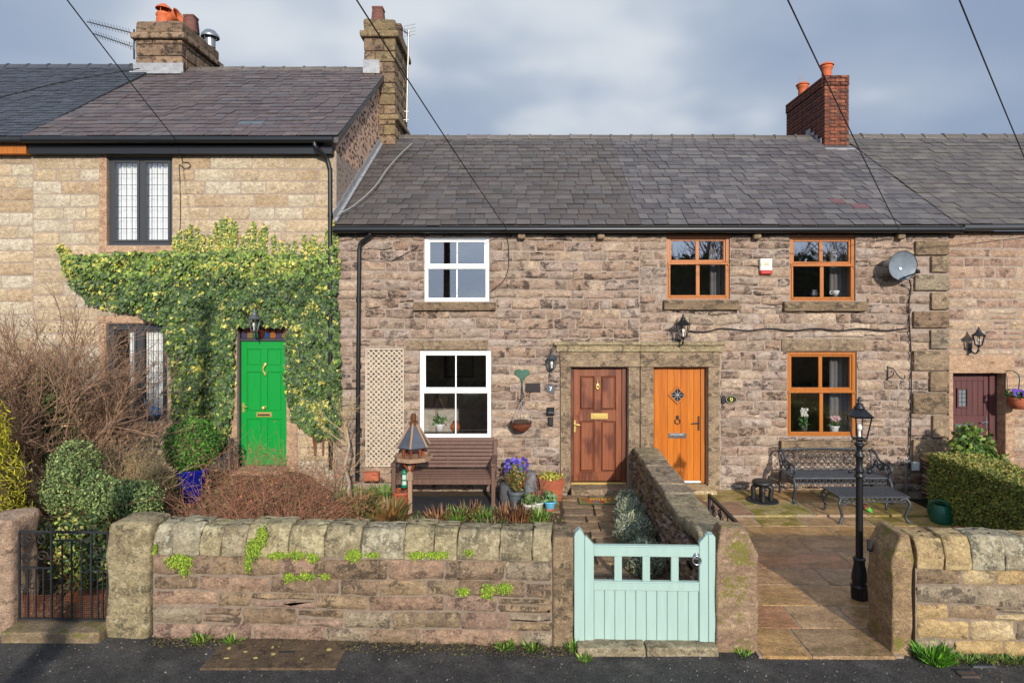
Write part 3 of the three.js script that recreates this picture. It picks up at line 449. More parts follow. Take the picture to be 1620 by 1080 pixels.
  mesh('handle', [bev(0.03, 0.24, 0.01, r - 0.03, Y(671), z + 0.006), tube([[r - 0.03, Y(670), z + 0.01], [r - 0.03, Y(670), z + 0.05], [r - 0.08, Y(670), z + 0.055], [r - 0.15, Y(670.5), z + 0.055]], 0.009)], MAT.iron, d);
  mesh('threshold', [bspan(l, r, q - 0.034, q - 0.004, z - 0.04, z + 0.02)], MAT.white, d);
  mesh('door_lining', [span(a - 0.02, b + 0.02, y0 - 0.03, y1 + 0.02, z - 0.09, z - 0.065)], MAT.orange, d);
  mesh('doorstep', [rough(b - a + 0.14, 0.12, 0.5, (a + b) / 2 + 0.02, 0.045, 0.06, { n: 10, amp: 0.006, rad: 0.02 })], MAT.wallY[0], h);
  makeRoof(h, x0, x1 + 0.03, eave, EA.z, ROW.ridge, ROW.zr, MAT.slate9, { special: { 3: 5.75, 4: 5.5 } });
  const gy = eave - 0.075;
  mesh('gutter', [rod([x0 + 0.001, gy, EA.z], [X(1512), gy, EA.z], 0.058, 12), span(x0, x1, gy - 0.07, gy + 0.04, 0.03, 0.05), rod([X(1512) - 0.05, gy, EA.z], [X(1512) + 0.004, gy, EA.z], 0.064, 12)], MAT.black, h);
  for (const px of [1195, 1421]) mesh('corbel', [rough(0.13, 0.1, 0.14, X(px), gy - 0.1, 0.055, { n: 3, amp: 0.006 })], MAT.dress, h);
  // brick stack on the party wall
  const c = part('chimney', h), bx0 = 6.5, bx1 = 7.03, bz0 = -4.9, bz1 = -3.0, yb = 6.3, yt = 8.07;
  mesh('core', [span(bx0 + 0.012, bx1 - 0.012, yb - 0.6, yt - 0.01, bz0 + 0.012, bz1 - 0.012)], MAT.mortarD, c);
  const bg = [0.215, 0.103].map((l_) => [0, 1].map(() => bev(l_, 0.064, 0.05, 0, 0, 0, 0.004))); let rw = 0;
  for (let y = yb; y < yt - 0.03; y += 0.0756, rw++) {
    const prj = y > yt - 0.24 && y < yt - 0.0 ? 0.022 : 0; 
    const lay = (len, f) => { let s = rw % 2 ? 0.1125 : 0; if (s) f(s / 2 - 0.005, 1, 0.103 / 0.103); while (s < len - 0.02) { const wd = Math.min(0.215, len - s - 0.004), k = wd > 0.12 ? 0 : 1; f(s + wd / 2, k, wd / (k ? 0.103 : 0.215)); s += wd + 0.01; } };
    lay(bx1 - bx0, (s, k, sc) => { const m = mesh('brick', bg[k][rw % 2], pick(MAT.brick), c); m.position.set(bx0 + s, y + 0.033, bz1 - 0.024 + prj); m.scale.x = sc; });
    lay(bz1 - bz0 - 0.05, (s, k, sc) => { const m = mesh('brick', bg[k][rw % 2], pick([MAT.brick[1], MAT.brick[2], MAT.brick[4]]), c); m.position.set(bx0 + 0.024 - prj, y + 0.033, bz1 - 0.05 - s); m.rotation.y = Math.PI / 2; m.scale.x = sc; });
  }
  mesh('flaunching', [rough(bx1 - bx0, 0.08, bz1 - bz0, (bx0 + bx1) / 2, yt, (bz0 + bz1) / 2, { n: 8, rad: 0.04 })], MAT.mortarD, c);
  mesh('flashing', [span(bx0 - 0.03, bx1 + 0.05, 6.36, 6.56, bz1, bz1 + 0.015), box(bx1 - bx0 + 0.16, 0.012, 0.3, (bx0 + bx1) / 2 + 0.02, 6.47, bz1 + 0.17, 0.6), ...[0, 1, 2, 3].map((k) => span(bx0 - 0.03, bx0 - 0.012, 6.5 + k * 0.12, 6.78 + k * 0.12, -3.1 - k * 0.17 - 0.2, -3.1 - k * 0.17))], MAT.lead, c);
  const pot = [[0.11, 0], [0.105, 0.1], [0.1, 0.26], [0.13, 0.3], [0.14, 0.33], [0.125, 0.36], [0.1, 0.37], [0.095, 0.3]];
  for (const [z, k] of [[-3.35, 1], [-4.5, 1]]) mesh('chimney_pot', [lathe(pot, 18, 6.72, yt + 0.02, z), lathe([[0.02, 0.44], [0.1, 0.42], [0.16, 0.37], [0.15, 0.36]], 18, 6.72, yt + 0.02, z)], MAT.terraPot, c);
}
house9();

// ---------------- taller house with green door
const IVY = [[97, 390], [112, 404], [165, 402], [200, 398], [240, 399], [272, 396], [290, 400], [340, 398], [370, 395], [385, 399], [420, 398], [440, 402], [480, 402], [500, 402], [520, 398], [533, 388], [538, 420], [535, 470], [541, 560], [541, 640], [536, 692], [515, 692], [490, 682], [464, 662], [456, 610], [454, 560], [450, 528], [408, 512], [376, 528], [373, 600], [369, 660], [360, 710], [345, 712], [325, 682], [300, 665], [276, 660], [274, 600], [270, 550], [260, 512], [218, 494], [178, 489], [140, 476], [118, 450], [105, 425]].map(([x, y]) => [X(x), Y(y)]);
const inPoly = (x, y, P) => { let c = false; for (let i = 0, j = P.length - 1; i < P.length; j = i++) if ((P[i][1] > y) !== (P[j][1] > y) && x < (P[j][0] - P[i][0]) * (y - P[i][1]) / (P[j][1] - P[i][1]) + P[i][0]) c = !c; return c; };
function casement(house, [x0, x1, y0, y1], z, blind) {
  const w = part('window', house), xm = (x0 + x1) / 2, f = 0.06;
  mesh('frame', [bspan(x0, x0 + f, y0, y1, z - 0.07, z), bspan(x1 - f, x1, y0, y1, z - 0.07, z), bspan(x0 + f, x1 - f, y1 - f, y1, z - 0.07, z - 0.001), bspan(x0 + f, x1 - f, y0, y0 + f, z - 0.07, z - 0.001), bspan(xm - 0.035, xm + 0.035, y0 + f, y1 - f, z - 0.07, z - 0.001)], MAT.anth, w);
  for (const [a, b] of [[x0 + f, xm - 0.035], [xm + 0.035, x1 - f]]) {
    const s = 0.04; mesh('casement', [bspan(a, a + s, y0 + f, y1 - f, z - 0.04, z + 0.012), bspan(b - s, b, y0 + f, y1 - f, z - 0.04, z + 0.012), bspan(a + s, b - s, y1 - f - s, y1 - f, z - 0.04, z + 0.011), bspan(a + s, b - s, y0 + f, y0 + f + s, z - 0.04, z + 0.011)], MAT.anth, w);
    const p = mesh('pane', new THREE.PlaneGeometry(b - a - 2 * s + 0.01, y1 - y0 - 2 * f - 2 * s + 0.01), MAT.glass, w); p.position.set((a + b) / 2, (y0 + y1) / 2, z - 0.015);
    const bars = []; for (let k = 1; k < 4; k++) bars.push(box(0.007, y1 - y0 - 2 * f - 2 * s, 0.006, a + s + (b - a - 2 * s) * k / 4, (y0 + y1) / 2, z - 0.011)); const n = Math.round((y1 - y0) / 0.2); for (let k = 1; k < n; k++) bars.push(box(b - a - 2 * s, 0.007, 0.005, (a + b) / 2, y0 + f + s + (y1 - y0 - 2 * f - 2 * s) * k / n, z - 0.0105));
    mesh('leading', bars, MAT.iron, w);
    if (blind === 'full') mesh('blind', [curtainGeo(a + 0.01, b - 0.01, y0 + 0.04, y1 - 0.05, z - 0.12, 5)], MAT.curtain, w); else mesh('curtain', [a === x0 + f ? curtainGeo(a + 0.2, b + 0.02, y0 + 0.05, y1 - 0.05, z - 0.14, 3) : curtainGeo(a, b - 0.08, y0 + 0.05, y1 - 0.05, z - 0.14, 4)], MAT.curtain, w);
  }
}
function houseGreen() {
  const h = thing('terraced_house', 'taller pale ashlar house with ivy around its green door', 'house');
  const x0 = X(52), x1 = ROW.x0, ye = 5.74, ry = 8.44;
  const wu = [X(169), X(272), Y(388), Y(247)], wl = [X(168), X(264), Y(667), Y(512)], dr = [X(375), X(453), 0.4, Y(514)];
  const w = shell(h, x0, x1, ye - 0.1, [wu, wl, dr], MAT.mortar, 7);
  const frames = [[X(157), X(169), Y(400), Y(240)], [X(157), X(277), Y(400), Y(389)], [X(155), X(270), Y(511), Y(500)], [X(157), X(168), Y(667), Y(511)], [X(157), X(270), Y(680), Y(668)], [X(366), X(375), 0.3, Y(512)], [X(453), X(470), 0.3, Y(512)], [X(366), X(470), Y(513), Y(498)]];
  const ivyIn = (q) => inPoly((q[0] + q[1]) / 2, (q[2] + q[3]) / 2, IVY) || q[3] < Y(700);
  layStones(w, courses(x0, x1 - 0.03, 0.1, ye - 0.1, [wu, wl, dr, ...frames], { hMin: 0.195, hMax: 0.225, wMin: 0.36, wMax: 0.7 }), MAT.ash, { d: 0.012, gap: 0.014, j: 0.003, b: 0.008, un: 0.25, hidden: ivyIn });
  frames.forEach((q) => mesh('dressed_stone', [rough(q[1] - q[0], q[3] - q[2], 0.14, (q[0] + q[1]) / 2, (q[2] + q[3]) / 2, -0.05, { n: 14, amp: 0.003, rad: 0.01 })], MAT.dressPink, h));
  casement(h, wu, -0.05, 'full'); casement(h, wl, -0.05, 'half');
  room(h, x0 + 0.1, x1 - 0.1, 0.45, 2.8, MAT.plaster); room(h, x0 + 0.1, x1 - 0.1, 3.0, 5.4, MAT.plaster);
  const d = part('door', h), a = X(376), b = X(452), y0 = 0.42, y1 = Y(540), z = -0.09, st = 0.095, xm = (a + b) / 2;
  mesh('door_frame', [bspan(a - 0.01, a + 0.01, y0, Y(515), z - 0.06, z + 0.04), bspan(b - 0.01, b + 0.01, y0, Y(515), z - 0.06, z + 0.04), bspan(a + 0.01, b - 0.01, y1 + 0.002, y1 + 0.05, z - 0.06, z + 0.03), bspan(a + 0.01, b - 0.01, Y(517), Y(514.5), z - 0.06, z + 0.03)], MAT.anth, d);
  const l = a + 0.012, r = b - 0.012, H = y1 - y0, yy = [0.1, 0.37, 0.43, 0.75, 0.80, 0.935].map((k) => y0 + H * k);
  mesh('door_leaf', [bspan(l, l + st, y0, y1, z - 0.045, z), bspan(r - st, r, y0, y1, z - 0.045, z), bspan(xm - 0.05, xm + 0.05, yy[0], yy[5], z - 0.045, z - 0.001), ...[[y0, yy[0]], [yy[1], yy[2]], [yy[3], yy[4]], [yy[5], y1]].flatMap(([c, e]) => [bspan(l + st, r - st, c, e, z - 0.045, z - 0.0015)])], MAT.green, d);
  for (const [c, e] of [[yy[0], yy[1]], [yy[2], yy[3]], [yy[4], yy[5]]]) for (const [f, g] of [[l + st, xm - 0.05], [xm + 0.05, r - st]]) mesh('door_panel', [span(f, g, c, e, z - 0.04, z - 0.022), bspan(f + 0.02, g - 0.02, c + 0.02, e - 0.02, z - 0.03, z - 0.009, 0.012)], MAT.green, d);
  letterPlate(d, xm, Y(657), z, 0.26, 0.08, MAT.brass);
  mesh('letter_slot', [bev(0.2, 0.025, 0.006, xm, Y(657), z + 0.024)], MAT.blackMatt, d);
  mesh('knocker', [ball(0.03, xm + 0.02, Y(577), z + 0.015, 1, 1, 0.6), tube([[xm + 0.03, Y(578), z + 0.03], [xm + 0.0, Y(582), z + 0.04], [xm + 0.0, Y(587), z + 0.04], [xm + 0.03, Y(592), z + 0.03]], 0.014), ball(0.02, xm + 0.02, Y(593), z + 0.015)], MAT.brass, d);
  mesh('knob', [ball(0.035, xm, Y(646), z + 0.035), cyl(0.02, 0.03, 0.03, xm, Y(646), z + 0.012, 12, 1.57)], MAT.brass, d);
  mesh('handle', [bev(0.035, 0.16, 0.012, l + 0.04, Y(646), z + 0.006), rod([l + 0.04, Y(644), z + 0.04], [l + 0.12, Y(644.5), z + 0.045], 0.01)], MAT.brass, d);
  const fan = part('fanlight', h), cols = [[70, 60, 90], [150, 90, 40], [40, 70, 110], [110, 50, 40], [50, 90, 70], [120, 100, 60]].map((c) => mat({ color: c, roughness: 0.1 }));
  for (let i = 0; i < 8; i++) for (let j = 0; j < 2; j++) { const u = a + 0.015 + (b - a - 0.03) * i / 8, y2 = y1 + 0.052 + (Y(517) - y1 - 0.055) * j / 2; mesh('stained_pane', [span(u + 0.003, u + (b - a - 0.03) / 8 - 0.003, y2 + 0.003, y2 + (Y(517) - y1 - 0.055) / 2 - 0.003, z - 0.01, z)], cols[(i * 5 + j * 3 + (i * j)) % 6], fan); }
  mesh('door_lining', [span(a - 0.01, b + 0.01, y0 - 0.03, Y(514), z - 0.1, z - 0.065)], MAT.green, d);
  mesh('doorstep', [rough(b - a + 0.1, 0.14, 0.4, xm, 0.34, 0.06, { n: 8 })], MAT.dressPink, h);
  makeRoof(h, x0, x1 + 0.09, ye + 0.12, 0.2, ry, ROW.zr, MAT.slateL, { gauge: 0.2, sizes: [0.2, 0.24, 0.28, 0.34], special: { 3: -4.75 }, specialMat: mat({ map: T.slate, color: [136, 152, 160], roughness: 0.5 }) });
  const gy = ye + 0.055;
  mesh('gutter', [rod([x0 + 0.03, gy, 0.24], [x1 + 0.02, gy, 0.24], 0.055, 12), bspan(x0 + 0.02, x1 - 0.03, gy - 0.2, gy - 0.055, 0.02, 0.13)], MAT.black, h);
  mesh('downpipe', [tube([[X(505), gy - 0.03, 0.24], [X(507), gy - 0.12, 0.24], [X(519), gy - 0.26, 0.1], [X(524), gy - 0.45, 0.07]], 0.036, 24, 10), rod([X(524), gy - 0.42, 0.07], [X(525), 0.4, 0.07], 0.036, 10), ...[4.6, 3.2, 1.6].map((y) => cyl(0.046, 0.046, 0.06, X(524.5), y, 0.07, 10))], MAT.black, h);
  // rubble gable above the lower roof
  const gp = [[0.12, 3.6], [0.12, ye], [ROW.zr, ry - 0.1], [-7.1, ye], [-7.1, 3.6]], gs = new THREE.ExtrudeGeometry(new THREE.Shape(gp.map(([z, y]) => new THREE.Vector2(-z, y))), { depth: 0.24, bevelEnabled: false }); gs.rotateY(Math.PI / 2); gs.translate(x1 - 0.25, 0, -0.125);
  const gable = mesh('gable_wall', [metreUV(gs)], MAT.mortarPink, h), rub = [[], [], []];
  for (let row = 0; row < 46; row++) for (let c = 0; c < 60; c++) { const y = 4.3 + row * 0.1 + rr(-0.03, 0.03), z = -0.05 - c * 0.13 + rr(-0.05, 0.05) - (row % 2) * 0.06; if (z < -6) continue; const top = ye - 0.12 + (ry - ye) * (z > ROW.zr ? (0.1 - z) / (0.1 - ROW.zr) : (z + 7.1) / (7.1 + ROW.zr)); const low = ROW.eave + (EA.z - z) / (EA.z - ROW.zr) * (ROW.ridge - ROW.eave) - 0.1; if (y > top - 0.02 || y < low || R() < 0.16) continue; const g = new THREE.DodecahedronGeometry(1, 0); g.scale(0.014, rr(0.02, 0.045), rr(0.025, 0.065)); g.rotateX(rr(-0.5, 0.9)); g.translate(x1 - 0.008, y, z); rub[Math.floor(R() * 3)].push(metreUV(g)); }
  rub.forEach((l, k) => { const s = mesh('rubble_stones', l, [MAT.chim[3], MAT.chim[1], MAT.row[7]][k], gable); s.userData.kind = 'stuff'; });
  stack(h, -3.49, -2.8, -4.4, -3.0, 5.0, 9.34, MAT.chimY, [[-3.24, -3.3, 'square'], [-3.0, -4.1, 'square']]);
  stack(h, -8.52, -7.49, -4.75, -3.12, 7.6, 9.36, MAT.chim, [[-8.12, -3.5, 'cowl'], [-7.62, -3.7, 'square'], [-7.6, -4.5, 'steel']]);
}
function stack(h, x0, x1, z0, z1, yb, yt, mats, pots) {
  const c = part('chimney', h); mesh('core', [span(x0 + 0.03, x1 - 0.03, yb, yt - 0.02, z0 + 0.03, z1 - 0.03)], MAT.mortarD, c); let y = yb;
  const bodyTop = yt - 0.42, blk = (w, hh, d, x, y_, z, f) => { const s = mesh('stone', [rough(w - 0.014, hh - 0.014, d, 0, 0, 0, { n: 4, amp: 0.012, rad: 0.022 })], pick(mats), c); s.position.set(x, y_, z); };
  let k = 0; while (y < bodyTop - 0.01) { const hh = Math.min(bodyTop - y < 0.36 ? bodyTop - y : rr(0.2, 0.27), bodyTop - y), cut = x0 + (x1 - x0) * (k++ % 2 ? 0.36 : 0.62); blk(cut - x0, hh, 0.16, (x0 + cut) / 2, y + hh / 2, z1 - 0.08); blk(x1 - cut, hh, 0.16, (x1 + cut) / 2, y + hh / 2, z1 - 0.08); let z = z1 - 0.16; while (z > z0 + 0.05) { let d = rr(0.28, 0.46); if (z - d < z0 + 0.15) d = z - z0; blk(0.16, hh, d - 0.012, x1 - 0.08, y + hh / 2, z - d / 2); z -= d; } y += hh; }
  mesh('corbel_course', [rough(x1 - x0 + 0.14, 0.14, z1 - z0 + 0.14, (x0 + x1) / 2, bodyTop + 0.07, (z0 + z1) / 2, { n: 10, amp: 0.012, rad: 0.03 })], mats[0], c);
  mesh('cap_course', [rough(x1 - x0 - 0.0, 0.28, z1 - z0 - 0.0, (x0 + x1) / 2, bodyTop + 0.28, (z0 + z1) / 2, { n: 10, amp: 0.016, rad: 0.05 })], mats[1], c);
  if (yb > 7) mesh('flashing', [span(x0 - 0.03, x1 + 0.03, 8.15, 8.42, z1, z1 + 0.02), span(x0 - 0.05, x1 + 0.05, 8.15, 8.2, z1, z1 + 0.12)], MAT.lead, c); else { mesh('flashing', [span(x0 - 0.01, x1 - 0.34, 8.15, 8.44, z1, z1 + 0.02)], MAT.lead, c); mesh('string_course', [rough(0.46, 0.12, 1.4, x1 - 0.16, 7.2, (z0 + z1) / 2 + 0.03, { n: 7, amp: 0.01 })], mats[0], c); }
  for (const [x, z, kind] of pots) {
    if (kind === 'square') mesh('chimney_pot', [put(new THREE.CylinderGeometry(0.15, 0.19, 0.36, 4), x, yt + 0.17, z, 0, Math.PI / 4, 0), box(0.24, 0.04, 0.24, x, yt + 0.34, z)], mat({ map: T.patina, color: [128, 84, 72], roughness: 0.9 }), c);
    if (kind === 'cowl') mesh('chimney_pot', [lathe([[0.16, 0], [0.15, 0.2], [0.14, 0.24], [0.16, 0.26], [0.16, 0.3], [0.13, 0.34]], 18, x, yt, z), put(lathe([[0.1, 0], [0.11, 0.12], [0.14, 0.22], [0.17, 0.27], [0.14, 0.26], [0.1, 0.15]], 16), x + 0.1, yt + 0.18, z, 0.3, 0, -1.2), lathe([[0.17, 0.42], [0.15, 0.46], [0.05, 0.54], [0.001, 0.56]], 16, x, yt, z), ...[0, 1, 2, 3].map((q) => rod([x + 0.12 * Math.cos(q * 1.57), yt + 0.3, z + 0.12 * Math.sin(q * 1.57)], [x + 0.12 * Math.cos(q * 1.57), yt + 0.44, z + 0.12 * Math.sin(q * 1.57)], 0.008))], MAT.terraPot, c);
    if (kind === 'steel') mesh('chimney_cowl', [cyl(0.12, 0.12, 0.2, x, yt + 0.1, z, 14), lathe([[0.001, 0.42], [0.12, 0.4], [0.2, 0.3], [0.21, 0.24], [0.19, 0.24]], 16, x, yt, z), ...[0, 1, 2, 3, 4, 5].map((q) => rod([x + 0.14 * Math.cos(q), yt + 0.18, z + 0.14 * Math.sin(q)], [x + 0.17 * Math.cos(q), yt + 0.28, z + 0.17 * Math.sin(q)], 0.006))], MAT.steel, c);
  }
}
houseGreen();

// ---------------- neighbours at both ends
{
  const h = thing('terraced_house', 'house end with blue-grey slate roof and an orange eaves board', 'house'), x0 = -13, x1 = X(52), ye = 5.74;
  const w = shell(h, x0, x1 - 0.001, ye + 0.02, [], MAT.mortar); mesh('soffit', [span(x0, x1 - 0.01, ye + 0.002, ye + 0.018, 0.004, 0.2)], MAT.anth, h);
  layStones(w, courses(-10.2, x1, 0.9, ye - 0.1, [], { hMin: 0.195, hMax: 0.225, wMin: 0.36, wMax: 0.7 }), MAT.ash, { d: 0.012, gap: 0.014, j: 0.003, b: 0.008, un: 0.25 });
  makeRoof(h, -13, x1 - 0.002, ye + 0.12, 0.2, 8.5, ROW.zr, MAT.slateB, { gauge: 0.13, sizes: [0.22, 0.24, 0.26], len: 0.26, wob: 0.3, ridgeMats: MAT.ridgeB });
  mesh('gutter', [rod([x0, ye + 0.055, 0.24], [x1 + 0.02, ye + 0.055, 0.24], 0.05, 12)], MAT.blackMatt, h);
  mesh('eaves_board', [bspan(x0, x1 + 0.0, ye - 0.15, ye, 0.03, 0.15)], MAT.orange, h);
  mesh('flashing', [tube([[x1 - 2.4, 6.15, -0.12], [x1 - 1.6, 6.75, -0.93], [x1 - 0.9, 7.5, -1.96], [x1 + 0.0, 8.1, -2.82]].map(([x, y, z]) => [x, y + 0.06, z + 0.06]), 0.012, 30, 5)], MAT.cable, h);
}
{
  const h = thing('terraced_house', 'pinkish stone house with a dark red door and moss on its ridge', 'house'), x0 = ROW.x1, x1 = 12.5, ye = 4.44;
  const dr = [X(1506), X(1589), 0.3, Y(590)], w = shell(h, x0 + 0.001, x1, ye - 0.1, [dr], MAT.mortar);
  const trims = [[X(1499), X(1506.5), 0.1, Y(590)], [X(1588.5), X(1604), 0.1, Y(590)], [X(1499), X(1604), Y(590), Y(562)]];
  layStones(w, courses(x0, 10.2, 0, ye - 0.1, [dr, ...trims], { hMin: 0.14, hMax: 0.2, wMin: 0.22, wMax: 0.5, split: 0.04 }), MAT.rowR, { d: 0.016, gap: 0.013, j: 0.008, b: 0.014, wave: 0.015 });
  trims.forEach((q, i) => mesh(i < 2 ? 'door_jamb' : 'door_lintel', [rough(q[1] - q[0] - 0.004, q[3] - q[2], 0.3, (q[0] + q[1]) / 2, (q[2] + q[3]) / 2, -0.11, { n: 14, amp: 0.005, rad: 0.012 })], MAT.dressPink, h));
  const d = part('door', h), a = X(1507), b = X(1576), y0 = 0.4, y1 = Y(592), z = -0.16;
  mesh('door_frame', [bspan(a - 0.01, a + 0.012, y0, y1, z - 0.06, z + 0.02), bspan(b + 0.005, X(1589) - 0.01, y0, y1, z - 0.06, z + 0.02), bspan(a, b + 0.004, y1 - 0.03, y1, z - 0.06, z + 0.018)], MAT.purple, d);
  const l = a + 0.014, r = b, t = y1 - 0.034, xm = (l + r) / 2, N = 6, mid = Y(660), win = [X(1528.5), X(1541.5), Y(645), Y(618)];
  mesh('door_leaf', [bspan(l, l + 0.08, y0, t, z - 0.045, z), bspan(r - 0.08, r, y0, t, z - 0.045, z), bspan(l + 0.08, r - 0.08, t - 0.09, t, z - 0.045, z - 0.001), bspan(l + 0.08, r - 0.08, y0, mid, z - 0.045, z - 0.001)], MAT.purple, d);
  for (let i = 0; i < N; i++) { const u = l + 0.08 + (r - l - 0.16) * i / N, v = u + (r - l - 0.16) / N, g = u < win[1] && v > win[0] ? [bspan(u, v - 0.002, mid, win[2] - 0.02, z - 0.04, z - 0.01, 0.004), bspan(u, v - 0.002, win[3] + 0.02, t - 0.09, z - 0.04, z - 0.01, 0.004)] : [bspan(u, v - 0.002, mid, t - 0.09, z - 0.04, z - 0.01, 0.004)]; mesh('plank', g, MAT.purple, d); }
  mesh('window_frame', [bspan(win[0] - 0.03, win[0], win[2] - 0.03, win[3] + 0.03, z - 0.03, z + 0.008), bspan(win[1], win[1] + 0.03, win[2] - 0.03, win[3] + 0.03, z - 0.03, z + 0.008), bspan(win[0], win[1], win[3], win[3] + 0.03, z - 0.03, z + 0.007), bspan(win[0], win[1], win[2] - 0.03, win[2], z - 0.03, z + 0.007)], MAT.purple, d);
  mesh('pane', [span(win[0], win[1], win[2], win[3], z - 0.03, z - 0.022)], mat({ color: [120, 128, 130], roughness: 0.12 }), d);
  mesh('leading', [box(0.008, win[3] - win[2], 0.006, (win[0] + win[1]) / 2, (win[2] + win[3]) / 2, z - 0.019), ...[0.25, 0.5, 0.75].map((k) => box(win[1] - win[0], 0.008, 0.007, (win[0] + win[1]) / 2, mix(win[2], win[3], k), z - 0.0185))], MAT.iron, d);
  letterPlate(d, X(1535), Y(676.5), z, 0.29, 0.07, MAT.chrome);
  mesh('handle', [bev(0.03, 0.24, 0.01, r - 0.04, Y(671), z + 0.006), tube([[r - 0.04, Y(670), z + 0.01], [r - 0.04, Y(670), z + 0.05], [r - 0.09, Y(670), z + 0.055], [r - 0.16, Y(670.5), z + 0.055]], 0.009)], MAT.chrome, d);
  mesh('door_lining', [span(a - 0.02, X(1589), y0 - 0.03, y1 + 0.02, z - 0.1, z - 0.065)], MAT.purple, d);
  makeRoof(h, x0 + 0.031, x1, ROW.eave + 0.006, EA.z, ROW.ridge + 0.02, ROW.zr, MAT.slateR, { gauge: 0.21, sizes: [0.24, 0.28, 0.34, 0.38] });
  mesh('gutter', [rod([x0 + 0.14, ye - 0.06, EA.z], [x1, ye - 0.05, EA.z], 0.05, 12)], MAT.anth, h);
}
// ------------------------------------------------------------------ garden ground, paths and paving
struct('garden_soil', [flat(X(532), 0.62, 0.0, 4.3, 0.012, 1, 1)], MAT.soil, 'brown garden soil behind the front wall');
{ const g = new THREE.PlaneGeometry(9, 4.3, 40, 24); g.rotateX(-Math.PI / 2); const p = g.attributes.position; for (let i = 0; i < p.count; i++) { const x = p.getX(i) - 7.65, z = p.getZ(i) + 2.15; p.setXYZ(i, x, mix(0.34, 0.1, clamp((z - 0.4) / 3.7)) * sst(-3.16, -3.75, x) - 0.03 * sst(-3.4, -3.16, x) + 0.03 * n3(x * 2, 1, z * 2), z); } g.computeVertexNormals(); struct('garden_terrace', [metreUV(g, 1)], MAT.soil, 'sloping brown soil of the garden below the ivy house'); }
function flagGeo(x0, x1, z0, z1, t, j) {
  const c = [[x0, z0], [x1, z0], [x1, z1], [x0, z1]].map(([x, z]) => [x - (x0 + x1) / 2 + rr(-j, j), -(z - (z0 + z1) / 2) + rr(-j, j)]).reverse();
  const pts = []; c.forEach((p, i) => { const q = c[(i + 1) % 4]; pts.push(p, [mix(p[0], q[0], 0.5) + rr(-j, j) * 0.7, mix(p[1], q[1], 0.5) + rr(-j, j) * 0.7]); });
  const g = new THREE.ExtrudeGeometry(new THREE.Shape(pts.map((p) => new THREE.Vector2(...p))), { depth: t, bevelEnabled: true, bevelSize: 0.007, bevelThickness: 0.006, bevelSegments: 1, bevelOffset: -0.007 }); g.rotateX(-Math.PI / 2); return metreUV(g, 1.1);
}
function lay(parent, name, x0, x1, z0, z1, y, mats, gap = 0.016, j = 0.006) { const o = mesh(name, flagGeo(x0 + gap / 2, x1 - gap / 2, z0 + gap / 2, z1 - gap / 2, 0.03, j), pick(mats), parent); o.position.set((x0 + x1) / 2, y + rr(-0.002, 0.003), (z0 + z1) / 2); o.rotation.set(rr(-0.004, 0.004), 0, rr(-0.004, 0.004)); return o; }
const flagMats = [[255, 244, 226], [250, 214, 192], [226, 218, 204], [255, 236, 198], [214, 196, 190], [244, 226, 206]].map((c) => mat({ map: T.flag, color: c, roughness: 0.3, bumpMap: T.grit, bumpScale: 0.005 }));
const mossFlag = [[255, 255, 240], [238, 236, 200], [250, 240, 214]].map((c) => mat({ map: T.flagMoss, color: c, roughness: 0.5, bumpMap: T.grit, bumpScale: 0.005 }));
const stonePath = [[206, 200, 196], [190, 188, 186], [214, 206, 196], [196, 190, 180]].map((c) => stoneMat(T.flag, c, 0.85));
{
  const patio = struct('patio', [span(2.0, 6.05, -0.1, 0.042, 0.0, 1.27), span(2.0, 6.05, -0.1, 0.018, 1.271, 2.1), span(2.0, 4.6, -0.1, 0.0175, 2.1, 4.4), span(2.04, 3.3, -0.1, 0.017, 4.4, 4.78)], mat({ map: T.mortar, color: [255, 250, 240] }), 'brown riven stone flag patio in front of the orange door');
  const rows = [[0.02, 0.62], [0.62, 1.28], [1.28, 1.66], [1.66, 2.1], [2.1, 2.54], [2.54, 3.01], [3.01, 3.44], [3.44, 3.9], [3.9, 4.33], [4.33, 4.8]];
  const cuts = { 0: [2.2, 3.0, 3.9, 4.7, 5.4, 6.05], 1: [2.2, 2.75, 3.35, 4.25, 5.0, 6.05], 2: [2.16, 3.3, 3.95, 4.9, 6.05], 3: [2.16, 2.95, 4.2, 5.1, 6.0], 4: [2.12, 3.58, 4.6], 5: [2.12, 2.75, 3.85, 4.6], 6: [2.1, 2.55, 3.35, 4.5], 7: [2.08, 3.0, 3.55, 4.5], 8: [2.06, 2.62, 3.16, 3.5], 9: [2.06, 2.5, 3.24] };
  rows.forEach(([a, b], i) => { const c = cuts[i]; for (let k = 0; k + 1 < c.length; k++) lay(patio, 'flagstone', c[k], c[k + 1], a, b, i < 2 ? 0.012 : -0.012, i < 2 ? (R() < 0.6 ? mossFlag : flagMats) : i < 4 ? [flagMats[0], flagMats[3], mossFlag[2]] : flagMats, 0.02, 0.007); });
  const path = struct('garden_path', [span(0.55, 1.72, -0.1, -0.004, 0.2, 4.42)], MAT.soil, 'worn stone setts leading from the gate to the brown door');
  let z = 0.24; while (z < 4.35) { const dz = rr(0.22, 0.36), c = [0.56, rr(0.85, 1.05), rr(1.3, 1.45), 1.71]; if (R() < 0.4) c.splice(2, 1); for (let k = 0; k + 1 < c.length; k++) lay(path, 'paving_stone', c[k], c[k + 1], z, Math.min(z + dz, 4.38), -0.014, [stonePath[0], stonePath[1], stonePath[2]], 0.03, 0.012); z += dz; }
  // flat stones by the flower pots
  for (const [a, b, c, d] of [[-0.4, 0.12, 0.1, 0.55], [0.12, 0.55, 0.25, 0.7], [-0.42, 0.1, 0.56, 0.98], [0.11, 0.55, 0.72, 1.1]]) lay(path, 'paving_stone', a, b, c, d, -0.005, stonePath, 0.03, 0.012);
}
